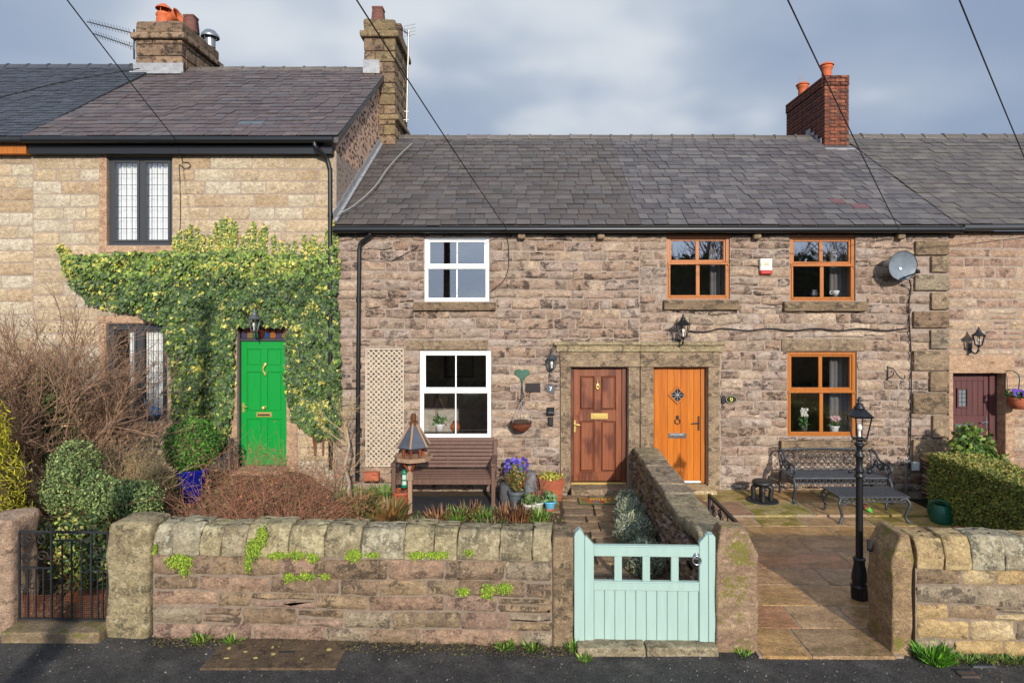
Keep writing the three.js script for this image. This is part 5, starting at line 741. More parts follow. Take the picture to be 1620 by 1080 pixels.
function faceUV(g) { g.computeBoundingBox(); const b = g.boundingBox, p = g.attributes.position, u = new Float32Array(p.count * 2); for (let i = 0; i < p.count; i++) { u[2 * i] = (p.getX(i) - b.min.x) / (b.max.x - b.min.x); u[2 * i + 1] = (p.getY(i) - b.min.y) / (b.max.y - b.min.y); } g.setAttribute('uv', new THREE.BufferAttribute(u, 2)); return g; }
{
  const z = 0.2, d = thing('satellite_dish', 'grey oval satellite dish on the wall near the quoins', 'satellite dish', [X(1424, z), Y(420, z), z]), g = new THREE.SphereGeometry(0.62, 32, 10, 0, 6.2832, 0, 0.5); g.rotateX(-Math.PI / 2); g.translate(0, 0, 0.62); g.scale(0.99, 0.79, 0.8); const f = mesh('reflector', [metreUV(g)], mat({ map: T.patina, color: [136, 146, 156], roughness: 0.5 }), d); f.rotation.set(0.1, 0.28, 0.04);
  const rim = new THREE.TorusGeometry(0.295, 0.007, 6, 40); rim.scale(1, 0.8, 1); rim.translate(0, 0, 0.06); const r2 = mesh('rim', [rim], MAT.anth, d); r2.rotation.copy(f.rotation);
  mesh('feed_arm', [rod([-0.02, -0.22, 0.05], [0.13, -0.13, 0.24], 0.012, 8), rod([0.0, -0.21, -0.02], [-0.02, -0.22, 0.05], 0.014, 8)], MAT.blackMatt, d); mesh('receiver', [ball(0.032, 0.13, -0.105, 0.25), rod([0.13, -0.13, 0.25], [0.16, -0.12, 0.26], 0.018, 8)], MAT.black, d); mesh('mount', [rod([0, -0.05, 0.02], [0.02, -0.06, -0.18], 0.022, 10), bev(0.12, 0.2, 0.02, 0.02, -0.06, -0.17)], MAT.steel, d);
}
{
  const p = thing('house_number', 'round grey plaque with the number 7 beside the brown door', 'house number', [X(871), Y(614), 0.03]); mesh('plate', [cyl(0.075, 0.075, 0.012, 0, 0, 0.006, 28, 1.5708)], mat({ map: T.slate, color: [120, 124, 128], roughness: 0.6 }), p);
  const t = canvasTex(128, 128, (c) => { c.fillStyle = '#50555a'; c.fillRect(0, 0, 128, 128); c.fillStyle = '#f4f4f0'; c.font = 'bold 84px sans-serif'; c.textAlign = 'center'; c.textBaseline = 'middle'; c.fillText('7', 64, 68); }); mesh('numeral', [faceUV(new THREE.CircleGeometry(0.064, 28)).translate(0, 0, 0.0135)], mat({ map: t, roughness: 0.5 }), p);
  const q = thing('house_number', 'dark oval plaque with a yellow number 9 beside the orange door', 'house number', [X(1156), Y(631), 0.03]), o = new THREE.CylinderGeometry(1, 1, 0.014, 36); o.rotateX(Math.PI / 2); o.scale(0.1, 0.075, 1); o.translate(0, 0, 0.007); mesh('plate', [o], MAT.blackMatt, q);
  const u = canvasTex(192, 144, (c) => { c.fillStyle = '#16171a'; c.fillRect(0, 0, 192, 144); c.strokeStyle = '#d8cfa0'; c.lineWidth = 5; c.beginPath(); c.ellipse(96, 72, 88, 64, 0, 0, 7); c.stroke(); c.fillStyle = '#e6d43c'; c.font = 'bold 96px serif'; c.textAlign = 'center'; c.textBaseline = 'middle'; c.fillText('9', 96, 76); }); const e = new THREE.CircleGeometry(1, 36); e.scale(0.094, 0.07, 1); faceUV(e).translate(0, 0, 0.0155); mesh('numeral', [e], mat({ map: u, roughness: 0.4 }), q);
  mesh('side_tab', [bev(0.05, 0.13, 0.02, -0.13, -0.005, 0.008)], MAT.blackMatt, q);
  tag(mesh('wall_plaque', [rough(0.245, 0.145, 0.03, X(843), Y(612.5), 0.032, { n: 6, amp: 0.004, rad: 0.006 })], mat({ map: T.slate, color: [70, 62, 60], roughness: 0.8 })), 'plain dark rectangular stone plaque above the hanging basket', 'plaque');
  const k = thing('key_safe', 'small black key safe under a hood beside the brown door', 'key safe', [X(871), Y(656), 0.03]); mesh('hood', [bev(0.115, 0.13, 0.08, 0, 0.07, 0.04, 0.02)], MAT.black, k); mesh('trim', [bev(0.1, 0.016, 0.012, 0, 0.055, 0.08)], MAT.chrome, k); mesh('key_box', [bev(0.08, 0.14, 0.05, 0, -0.1, 0.025, 0.012)], MAT.blackMatt, k);
}
{
  const t = thing('trellis', 'narrow pale wooden trellis panel of diagonal slats on the cottage wall', 'trellis', [X(580), Y(736), 0.055]), W = X(640) - X(580), H = Y(551) - Y(736), m = mat({ map: T.woodFine, color: [238, 226, 208], roughness: 0.9 }), s = 0.085, a = [], b = [];
  const clipBar = (x, dir, z, out) => { let p = [x, 0], q = [x + dir * H, H]; const L = [0.0, W]; const at = (xx) => (xx - p[0]) / (q[0] - p[0]); let t0 = 0, t1 = 1, u = at(L[0]), v = at(L[1]); t0 = Math.max(0, Math.min(u, v)); t1 = Math.min(1, Math.max(u, v)); if (t1 - t0 < 0.01) return; const A = [mix(p[0], q[0], t0), mix(p[1], q[1], t0)], B = [mix(p[0], q[0], t1), mix(p[1], q[1], t1)]; out.push(box(Math.hypot(B[0] - A[0], B[1] - A[1]), 0.02, 0.006, (A[0] + B[0]) / 2, (A[1] + B[1]) / 2, z, 0, 0, Math.atan2(B[1] - A[1], B[0] - A[0]))); };
  for (let x = -H; x < W; x += s) { clipBar(x, 1, 0.004, a); clipBar(x + H, -1, 0.011, b); } mesh('rising_slats', a, m, t); mesh('falling_slats', b, m, t);
  for (const x of [0.008, W - 0.008]) mesh('edge_batten', [bev(0.022, H, 0.022, x, H / 2, 0.02)], m, t);
  for (const y of [0.008, H - 0.008]) mesh('edge_batten', [bev(W - 0.04, 0.022, 0.022, W / 2, y, 0.02)], m, t);
}
{
  const h = thing('hanging_basket', 'wicker hanging basket on chains below a green leaf-shaped bracket', 'hanging basket', [X(824, 0.2), Y(668, 0.2), 0.2]), wk = mat({ map: T.wood, color: [150, 112, 86], roughness: 0.95 }), rings = [];
  for (let k = 0; k < 9; k++) { const t = k / 8, r = 0.168 * Math.sqrt(1 - t * t * 0.93); rings.push(torus(r, 0.0095, 0, -t * 0.14, 0, 1.5708, 0, k)); } mesh('basket', [...rings, lathe([[0.001, -0.135], [0.08, -0.118], [0.14, -0.06], [0.158, 0]], 20)], wk, h);
  mesh('rim', [torus(0.17, 0.014, 0, 0.005, 0, 1.5708)], mat({ map: T.wood, color: [104, 78, 60] }), h); mesh('compost', [ball(0.15, 0, 0.0, 0, 1, 0.3, 1)], MAT.soil, h);
  for (let k = 0; k < 3; k++) { const a = k * 2.094 + 0.5; mesh('chain', [rod([0.165 * Math.cos(a), 0, 0.165 * Math.sin(a)], [0.02, 0.37, -0.02], 0.004, 5)], MAT.lead, h); }
  const lf = [[0, 0], [0.05, 0.09], [0.13, 0.15], [0.12, 0.21], [0.06, 0.23], [0, 0.21], [-0.06, 0.235], [-0.12, 0.21], [-0.13, 0.16], [-0.05, 0.09]]; mesh('leaf_plate', [poly(lf, 0.018, 0.006, 0.02, 0.62, -0.185)], mat({ map: T.patina, color: [70, 112, 92], roughness: 0.7 }), h);
  mesh('hook', [rod([0.02, 0.64, -0.17], [0.02, 0.36, -0.03], 0.009, 6), tube([[0.02, 0.5, -0.17], [0.05, 0.4, -0.15], [0.0, 0.34, -0.15], [0.06, 0.3, -0.15], [0.03, 0.26, -0.16]], 0.008, 24, 6), rod([0.02, 0.64, -0.175], [0.03, 0.26, -0.175], 0.009)], MAT.iron, h);
}
{
  const b = thing('wall_bracket', 'empty curled black iron basket bracket on the wall beside the quoins', 'bracket', [X(1403), Y(588), 0.03]); mesh('back_bar', [bev(0.02, 0.24, 0.012, 0, -0.02, 0.006)], MAT.iron, b); mesh('arm', [tube([[0, 0.08, 0.01], [0.03, 0.06, 0.1], [0.06, -0.05, 0.2], [0.1, -0.09, 0.24], [0.13, -0.06, 0.25], [0.12, -0.03, 0.25]], 0.009, 30, 6)], MAT.iron, b); mesh('scroll', [tube([[0, -0.1, 0.01], [0.02, -0.06, 0.08], [0.035, 0.0, 0.11], [0.02, 0.02, 0.07], [0.02, -0.01, 0.06]], 0.007, 26, 6)], MAT.iron, b);
  const h = thing('hanging_basket', 'small terracotta coloured basket of purple flowers beyond the dark red door', 'hanging basket', [X(1612, 0.22), Y(628, 0.22), 0.22]); mesh('pot', [lathe([[0.001, -0.2], [0.09, -0.19], [0.14, -0.08], [0.15, 0], [0.135, 0]], 18)], MAT.terra, h); const l = [], f = []; for (let k = 0; k < 120; k++) l.push([V(rr(-0.15, 0.15), rr(-0.02, 0.1), rr(-0.15, 0.15)), rdir().add(V(0, 0.6, 0.6)), rdir(), rr(0.04, 0.06), jit([60, 100, 40], 0.3)]); for (let k = 0; k < 26; k++) f.push([V(rr(-0.16, 0.14), rr(0.04, 0.14), rr(0.0, 0.16)), V(rr(-0.4, 0.4), 0.4, 1), V(0, 1, 0), rr(0.045, 0.06), jit([84, 50, 150], 0.2)]); leaves('leaves', h, 'oval', MAT.leaf, l); leaves('flowers', h, 'petal', MAT.leafMatt, f); mesh('hook', [rod([-0.06, 0, -0.19], [-0.06, 0.42, -0.19], 0.009), tube([[-0.06, 0.4, -0.19], [-0.04, 0.42, -0.08], [0, 0.36, 0], [0, 0.1, 0]], 0.008, 20, 5)], MAT.iron, h);
}
{
  const p = thing('outdoor_tap', 'grey standpipe with chrome tap rising beside the rubble wall', 'tap', [X(1434, 0.1), 0, 0.1]); mesh('pipe', [rod([0, 0, 0], [0, 0.5, 0], 0.022, 10)], MAT.steel, p); mesh('tap', [ball(0.035, 0, 0.52, 0.03), rod([0, 0.52, 0], [0, 0.55, 0.09], 0.016), torus(0.03, 0.008, 0.01, 0.57, 0.03)], MAT.chrome, p);
  tag(mesh('socket_box', [bev(0.12, 0.14, 0.06, X(1448, 0.06), Y(737, 0.06), 0.07, 0.01)], mat({ color: [200, 204, 206], roughness: 0.4 })), 'small white outdoor socket box at the end of the cottage wall', 'socket box');
}
// ------------------------------------------------------------------ cables, aerials, telegraph pole
const POLE = V(-2.75, 7.4, 11.1);
function cable(label, pts, r = 0.009, m = MAT.cable) { return tag(mesh('cable', [tube(pts, r, pts.length * 12, 5)], m), label, 'cable'); }
function overhead(label, a) { const p = []; for (let k = 0; k <= 8; k++) { const t = k / 8, q = a.clone().lerp(POLE, t); q.y -= 0.12 * 4 * t * (1 - t); p.push([q.x, q.y, q.z]); } cable(label, p, 0.007); }
overhead('overhead wire running down to the eaves above the ivy house window', V(X(279, 0.2), Y(222, 0.2), 0.22)); overhead('overhead wire running down to the gutter over the white windows', V(X(801, 0.2), Y(362, 0.2), 0.24)); overhead('overhead wire running down past the brick chimney to the end of the gutter', V(X(1424, 0.2), Y(368, 0.2), 0.22)); overhead('overhead wire crossing the sky towards the house with the dark red door', V(X(1668, 0.2), Y(362, 0.2), 0.22));
cable('thin black cable looping from the gutter past the white upper window', [[X(801), Y(368), 0.05], [X(803), Y(378), 0.045], [X(805), Y(400), 0.04], [X(803), Y(430), 0.04], [X(795), Y(446), 0.04], [X(780), Y(458), 0.035], [X(775), Y(462), 0.02]], 0.006);
cable('dark cable sagging from the downpipe towards the white upper window', [[X(571), Y(408), 0.05], [X(590), Y(413), 0.045], [X(620), Y(412), 0.045], [X(645), Y(400), 0.045], [X(662), Y(391), 0.045]], 0.005);
cable('black coil of wire hanging beside the leaded upper window', [[X(279), Y(226), 0.12], [X(288), Y(246), 0.03], [X(290), Y(256), 0.025], [X(299), Y(258), 0.025], [X(302), Y(263), 0.025], [X(293), Y(267), 0.025], [X(285), Y(261), 0.025], [X(285), Y(280), 0.02], [X(286), Y(330), 0.02], [X(285), Y(375), 0.02]], 0.006);
cable('black cable dropping from the satellite dish down the cottage wall', [[X(1436, 0.15), Y(443, 0.15), 0.2], [X(1438), Y(455), 0.06], [X(1436), Y(480), 0.045], [X(1437), Y(520), 0.045], [X(1439), Y(560), 0.05], [X(1439), Y(650), 0.045], [X(1437), Y(740), 0.045]], 0.011);
cable('twisted string of fairy lights along the wall above the orange door', [...Array(24)].map((_, k) => [X(mix(1090, 1434, k / 23)), Y(521 + 1.6 * Math.sin(k * 1.3) + (k < 3 ? 2 : 0)), 0.045 + 0.006 * Math.sin(k * 2.1)]), 0.011);
cable('pale grey cable trailing down the slates beside the gable', [[ROW.x0 + 0.75, 6.52, -2.75], [ROW.x0 + 0.62, 6.2, -2.3], [ROW.x0 + 0.5, 5.7, -1.55], [ROW.x0 + 0.42, 5.2, -0.85], [ROW.x0 + 0.22, 4.75, -0.2], [ROW.x0 + 0.05, 4.55, 0.12]].map(([x, y, z]) => [x, y + 0.035, z + 0.03]), 0.011, mat({ color: [150, 150, 140], roughness: 0.7 }));
{
  const a = thing('aerial', 'tall mast aerial strapped to the gable chimney', 'aerial', [X(643, -4), 7.4, -4.0]), m = mat({ map: T.patina, color: [206, 204, 190], roughness: 0.4, metalness: 0.5 }); mesh('mast', [rod([0, 0, 0], [0.05, 2.15, 0], 0.022, 8)], m, a); mesh('boom', [rod([0.05, 2.06, 0], [-0.46, 2.34, 0.1], 0.013, 6)], MAT.iron, a); for (let k = 0; k < 9; k++) mesh('element', [rod([mix(0.05, -0.46, k / 9), mix(2.06, 2.34, k / 9), -0.16], [mix(0.05, -0.46, k / 9), mix(2.06, 2.34, k / 9), 0.26], 0.005, 4)], m, a); mesh('reflector', [0, 1, 2, 3].map((k) => rod([-0.06, 2.0 + k * 0.08, 0], [0.22, 2.03 + k * 0.08, 0.05], 0.005, 4)), m, a); mesh('strap', [rod([-0.16, 0.05, 0.05], [0.05, 0.05, 0], 0.014), rod([-0.16, 0.25, 0.05], [0.05, 0.25, 0], 0.014)], m, a);
  const b = thing('aerial', 'pair of long spiky aerial booms fixed to the wide stone chimney', 'aerial', [X(208, -3.3), Y(72, -3.3), -3.3]);
  for (const [y0, x1, y1] of [[0.28, -0.92, 0.48], [-0.02, -0.78, 0.22]]) { mesh('boom', [rod([0, y0, 0], [x1, y1, 0.1], 0.012, 6)], MAT.iron, b); for (let k = 1; k < 15; k++) { const t = k / 15; mesh('element', [rod([x1 * t, mix(y0, y1, t) - 0.05, 0.1 * t - 0.06], [x1 * t + 0.03, mix(y0, y1, t) + 0.05, 0.1 * t + 0.06], 0.005, 4)], MAT.iron, b); } } mesh('mast', [rod([0.05, -0.3, 0], [0.05, 0.36, 0], 0.018)], MAT.iron, b); mesh('reflector', [0, 1, 2].map((k) => rod([-0.03 + k * 0.05, -0.1, 0], [-0.03 + k * 0.05, 0.08, 0.04], 0.006)), MAT.lead, b);
  const c = thing('aerial', 'little white aerial beside the orange pots of the brick chimney', 'aerial', [X(1267, -4.5), 8.08, -4.5]); mesh('mast', [rod([0, 0, 0], [0, 0.62, 0], 0.012, 6), rod([-0.02, 0.06, 0], [0.3, 0.12, 0.2], 0.02, 6)], MAT.lead, c); for (let k = 0; k < 5; k++) mesh('element', [rod([-0.08, 0.36 + k * 0.05, 0], [0.08, 0.36 + k * 0.05, 0], 0.005, 4)], MAT.lead, c);
}
{
  const p = thing('telegraph_pole', 'tall dark wooden telegraph pole that carries the overhead wires', 'pole', [POLE.x, -0.1, POLE.z]); mesh('shaft', [rod([0, 0, 0], [0, POLE.y + 0.2, 0], 0.13, 14, 0.1)], mat({ map: T.wood, color: [82, 68, 60], roughness: 0.9 }), p); for (let k = 0; k < 4; k++) mesh('insulator', [cyl(0.03, 0.04, 0.09, 0.12 * Math.cos(k * 1.57), POLE.y + 0.12, 0.12 * Math.sin(k * 1.57), 8)], MAT.offwhite, p);
}
// ------------------------------------------------------------------ brown cottage garden
{
  const b = thing('garden_bench', 'brown slatted wooden bench under the white lower window', 'bench', [-1.24, 0.03, 0.22]), m = mat({ map: T.woodFine, color: [126, 96, 84], roughness: 0.6 }), W = 0.79;
  for (const s of [-1, 1]) { const x = s * (W - 0.03); mesh('leg', [bev(0.06, 0.62, 0.06, x, 0.31, 0.6, 0.006)], m, b); mesh('leg', [bev(0.06, 0.89, 0.06, x, 0.44, 0.06, 0.006, -0.1)], m, b); mesh('armrest', [bev(0.08, 0.04, 0.62, x, 0.635, 0.35, 0.01)], m, b); mesh('side_rail', [bev(0.045, 0.07, 0.5, x, 0.37, 0.33)], m, b); }
  for (let k = 0; k < 6; k++) mesh('seat_slat', [bev(2 * W - 0.13, 0.024, 0.068, 0, 0.415 - 0.004 * k + (k === 5 ? -0.012 : 0) + 0.02, 0.16 + k * 0.083, 0.005, k === 5 ? 0.3 : 0.02)], m, b);
  for (let k = 0; k < 7; k++) mesh('back_slat', [bev(2 * W - 0.13, 0.05, 0.022, 0, 0.49 + k * 0.059, 0.095 - k * 0.008, 0.005, -0.12)], m, b);
  mesh('top_rail', [bev(2 * W - 0.1, 0.06, 0.04, 0, 0.9, 0.04, 0.008, -0.1)], m, b); mesh('front_rail', [bev(2 * W - 0.13, 0.075, 0.03, 0, 0.37, 0.6)], m, b); mesh('middle_stay', [bev(0.05, 0.44, 0.02, 0, 0.67, 0.045, 0.004, -0.12)], m, b);
  tag(mesh('slate_slab', [rough(1.75, 0.03, 0.75, -1.2, 0.025, 0.72, { n: 10, amp: 0.004, rad: 0.008 })], mat({ map: T.slate, color: [72, 74, 80], roughness: 0.8 })), 'dark slate slab on the ground under the wooden bench', 'slab');
}
{
  const z = 1.15, b = thing('bird_table', 'wooden bird table with a grey hipped roof on a post', 'bird table', [X(654, z), 0, z]), wd = mat({ map: T.woodFine, color: [188, 156, 130], roughness: 0.85 }), wr = mat({ map: T.wood, color: [176, 120, 92], roughness: 0.8 });
  mesh('post', [bev(0.06, 0.84, 0.06, -0.05, 0.42, 0, 0.005)], wd, b); mesh('brace', [0, 1, 2, 3].map((k) => { const c = Math.cos(k * 1.57 + 0.78), s = Math.sin(k * 1.57 + 0.78); return rod([-0.05 + c * 0.03, 0.66, s * 0.03], [-0.05 + c * 0.14, 0.83, s * 0.14], 0.02, 5); }), wr, b);
  mesh('collar', [bev(0.09, 0.11, 0.09, -0.05, 0.58, 0.0, 0.006)], wd, b);
  mesh('tray', [cyl(0.27, 0.28, 0.02, 0, 0.845, 0, 8), ...[...Array(8)].map((_, k) => { const a = k / 8 * 6.2832 + 0.39; return box(0.215, 0.04, 0.016, 0.252 * Math.sin(a), 0.87, 0.252 * Math.cos(a), 0, a, 0); })], wd, b);
  for (let k = 0; k < 4; k++) { const a = k * 1.5708 + 0.785; mesh('roof_post', [bev(0.032, 0.19, 0.032, 0.17 * Math.cos(a), 0.95, 0.17 * Math.sin(a))], wr, b); }
  mesh('front_post', [bev(0.032, 0.19, 0.032, 0.0, 0.95, 0.19)], wr, b);
  const rf = part('roof', b), sl = mat({ map: T.slate, color: [108, 118, 134], roughness: 0.6 }); for (let k = 0; k < 6; k++) { const a0 = k / 6 * 6.2832, a1 = (k + 1) / 6 * 6.2832, P = (r, y, a) => [r * Math.sin(a), y, r * Math.cos(a)], g = new THREE.BufferGeometry(); const A = P(0.25, 1.03, a0), B = P(0.25, 1.03, a1), C = P(0.05, 1.35, a1), D = P(0.05, 1.35, a0), lo = (p) => [p[0] * 0.94, p[1] - 0.014, p[2] * 0.94]; const q = [A, B, C, A, C, D, lo(B), lo(A), lo(C), lo(A), lo(D), lo(C), lo(A), lo(B), B, lo(A), B, A]; g.setAttribute('position', new THREE.Float32BufferAttribute(q.flat(), 3)); g.computeVertexNormals(); mesh('roof_panel', [metreUV(g)], sl, rf); mesh('hip_batten', [rod([A[0] * 1.02, A[1], A[2] * 1.02], [D[0], D[1] + 0.008, D[2]], 0.018, 5)], wd, rf); }
  mesh('finial', [cyl(0.05, 0.075, 0.035, 0, 1.365, 0, 8), lathe([[0.03, 1.38], [0.036, 1.41], [0.045, 1.45], [0.03, 1.5], [0.001, 1.51]], 12)], mat({ map: T.wood, color: [128, 112, 70] }), rf);
  const f = thing('seed_feeder', 'green tube seed feeder hanging beside the bird table post', 'bird feeder', [X(639.5, z - 0.1), Y(785, z - 0.1), z - 0.1]), gm = mat({ color: [20, 120, 92], roughness: 0.35 }); f.position.y = 0.38; mesh('tube', [cyl(0.035, 0.035, 0.16, 0, 0.13, 0, 14)], mat({ color: [190, 214, 200], roughness: 0.15 }), f); mesh('cap', [lathe([[0.04, 0.2], [0.045, 0.24], [0.02, 0.27], [0.001, 0.275]], 14)], gm, f); mesh('tray', [cyl(0.05, 0.045, 0.04, 0, 0.03, 0, 14), cyl(0.042, 0.042, 0.02, 0, 0.12, 0, 14)], gm, f); mesh('hanger', [tube([[0, 0.27, 0], [0.01, 0.34, 0], [-0.03, 0.42, 0.03]], 0.004, 10, 4)], MAT.iron, f);
}
function potThing(label, px, py, z, prof, m, category = 'flower pot', o = {}) { const t = thing('flower_pot', label, category, [X(px, z), o.y ?? 0.02, z], o.turn || 0); mesh('pot', [o.square ? put(new THREE.CylinderGeometry(prof[1] * 1.41, prof[0] * 1.41, prof[2], 4), 0, prof[2] / 2, 0, 0, Math.PI / 4, 0) : lathe(prof, 22)], m, t); if (o.soil) mesh('compost', [cyl(o.soil[0], o.soil[0], 0.02, 0, o.soil[1], 0, 16)], MAT.soil, t); return t; }
const potP = (r0, r1, h, lip = 0.012) => [[0.001, 0], [r0, 0], [mix(r0, r1, 0.75), h * 0.75], [r1, h * 0.82], [r1 + lip, h * 0.83], [r1 + lip, h], [r1, h], [r1 * 0.94, h * 0.85], [0.001, h * 0.85]];
const POTS = {
  tall: potThing('tall terracotta jar of purple pansies behind the other pots', 818, 0, 0.32, potP(0.08, 0.12, 0.36), MAT.terraPot), grey: potThing('grey metal pot with a wispy leafy plant beside the bench', 817, 0, 0.82, potP(0.1, 0.125, 0.25), mat({ map: T.patina, color: [104, 112, 116], roughness: 0.6, metalness: 0.2 })),
  urn: potThing('rough grey stone jar standing between the pots', 839, 0, 0.55, [[0.001, 0], [0.07, 0], [0.1, 0.1], [0.1, 0.3], [0.085, 0.42], [0.05, 0.46], [0.05, 0.48], [0.001, 0.47]], stoneMat(T.slate, [166, 170, 174], 0.9, 0.01)),
  urn2: potThing('dark speckled stone jar next to the bench leg', 800, 0, 0.7, [[0.001, 0], [0.08, 0], [0.1, 0.12], [0.09, 0.3], [0.06, 0.34], [0.001, 0.34]], stoneMat(T.slate, [110, 112, 114], 0.9, 0.01)),
  square: potThing('square terracotta planter of yellow-green trailing plants by the door jamb', 871, 0, 0.45, [0.14, 0.19, 0.32], MAT.terra, 'flower pot', { square: true, turn: 0.12 }),
  white1: potThing('white pot with dark pattern and ivy leaves in front of the brown bowl', 838, 0, 1.18, potP(0.06, 0.085, 0.17), mat({ map: T.patina, color: [232, 228, 216], roughness: 0.4 })),
  white2: potThing('small white cup-shaped pot next to the blue pot', 851, 0, 1.05, potP(0.055, 0.075, 0.15), mat({ map: T.patina, color: [222, 220, 210], roughness: 0.4 })),
  blue: potThing('pale blue pot with a pink base and round green leaves', 870, 0, 1.0, potP(0.06, 0.085, 0.15), mat({ color: [92, 170, 204], roughness: 0.4 })),
  bowl: potThing('shallow brown clay bowl behind the small pots', 855, 0, 0.8, potP(0.09, 0.13, 0.2), mat({ map: T.patina, color: [150, 96, 76], roughness: 0.8 })),
  red: potThing('plain orange plastic pot standing behind the bird table post', 636, 0, 0.85, potP(0.11, 0.14, 0.26, 0.018), mat({ map: T.patina, color: [186, 92, 60], roughness: 0.6 })),
  teal: potThing('wide teal glazed bowl holding a small bare tree', 549, 0, 0.95, potP(0.14, 0.23, 0.2, 0.016), mat({ map: T.patina, color: [104, 168, 152], roughness: 0.35 })),
  cobalt: potThing('tall cobalt blue glazed pot holding the clipped box ball', 303, 0, 1.45, potP(0.14, 0.2, 0.48, 0.016), mat({ color: [16, 26, 118], roughness: 0.2 }), 'flower pot', { y: 0.3 }),
};
mesh('rim', [put(new THREE.CylinderGeometry(0.2 * 1.41, 0.19 * 1.41, 0.06, 4), 0, 0.31, 0, 0, Math.PI / 4, 0)], MAT.terra, POTS.square);
mesh('base_band', [lathe([[0.0605, 0], [0.069, 0.045], [0.066, 0.045]], 22)], mat({ color: [196, 96, 96], roughness: 0.5 }), POTS.blue);
tag(mesh('clay_brick', [bev(0.24, 0.14, 0.12, X(588, 0.25), Y(753, 0.25), 0.25, 0.01)], MAT.terra), 'red clay block leaning at the wall below the trellis', 'brick');
{
  const z0 = GZ(788), z1 = GZ(801), m = thing('doormat', 'colourful doormat printed HOME in front of the brown door', 'doormat', [(X(915, z0) + X(980, z0)) / 2, 0.03, (z0 + z1) / 2 + 0.04]); mesh('backing', [bev(0.7, 0.014, 0.32, 0, 0.0, 0, 0.004)], mat({ color: [60, 70, 40], roughness: 1 }), m);
  const t = canvasTex(512, 220, (c) => { c.fillStyle = '#7c8a3c'; c.fillRect(0, 0, 512, 220); c.fillStyle = '#93542c'; c.fillRect(18, 16, 476, 188); c.fillStyle = '#d8b43e'; c.font = 'bold 92px sans-serif'; c.textAlign = 'center'; c.textBaseline = 'middle'; c.fillText('HOME', 262, 62); const cs = ['#3f7a52', '#b0562c', '#4d6c8c', '#8c3a34', '#a8923a', '#4a7f78', '#b06a3c']; for (let k = 0; k < 7; k++) { c.fillStyle = cs[k]; c.beginPath(); c.ellipse(62 + k * 66, 158, 30, 34, 0.3 * k, 0, 7); c.fill(); } }); const g = new THREE.PlaneGeometry(0.67, 0.3); g.rotateX(-Math.PI / 2); g.translate(0, 0.0095, 0); mesh('print', g, mat({ map: t, roughness: 1 }), m);
}
// ------------------------------------------------------------------ ornaments and plants behind the window panes
function sillPlant(label, px, py, z, potM, potR, leafC, flowerC, h = 0.2) { const t = thing('window_plant', label, 'house plant', [X(px, z), Y(py, z), z]); mesh('pot', [lathe(potP(potR * 0.7, potR, potR * 1.5, 0.006), 16)], potM, t); const l = [], f = []; for (let k = 0; k < 50; k++) l.push([V(rr(-1, 1) * potR * 1.1, potR * 1.5 + rr(0, h * 0.7), rr(-0.5, 0.5) * potR), rdir().add(V(0, 0.5, 0.6)), rdir(), rr(0.05, 0.09), jit(leafC, 0.3)]); if (flowerC) for (let k = 0; k < 34; k++) f.push([V(rr(-0.8, 0.8) * potR, potR * 1.5 + h * rr(0.65, 1.05), rr(-0.2, 0.8) * potR), V(rr(-0.5, 0.5), rr(-0.2, 0.6), 1), V(0, 1, 0), rr(0.03, 0.05), jit(flowerC, 0.12)]); leaves('leaves', t, 'oval', MAT.leaf, l); if (f.length) leaves('flowers', t, 'petal', MAT.leafMatt, f); return t; }
sillPlant('trailing green plant in a white pot behind the white lower window', 696, 681, -0.28, MAT.white, 0.08, [90, 130, 70], null, 0.18);
sillPlant('white hydrangea in a pot behind the oak-brown lower window', 1272, 684, -0.25, mat({ color: [90, 84, 70] }), 0.06, [70, 110, 60], [226, 226, 214], 0.3);
sillPlant('pink and white flowers in a white pot behind the oak-brown lower window', 1320, 684, -0.25, MAT.white, 0.08, [90, 110, 70], [214, 170, 176], 0.14);
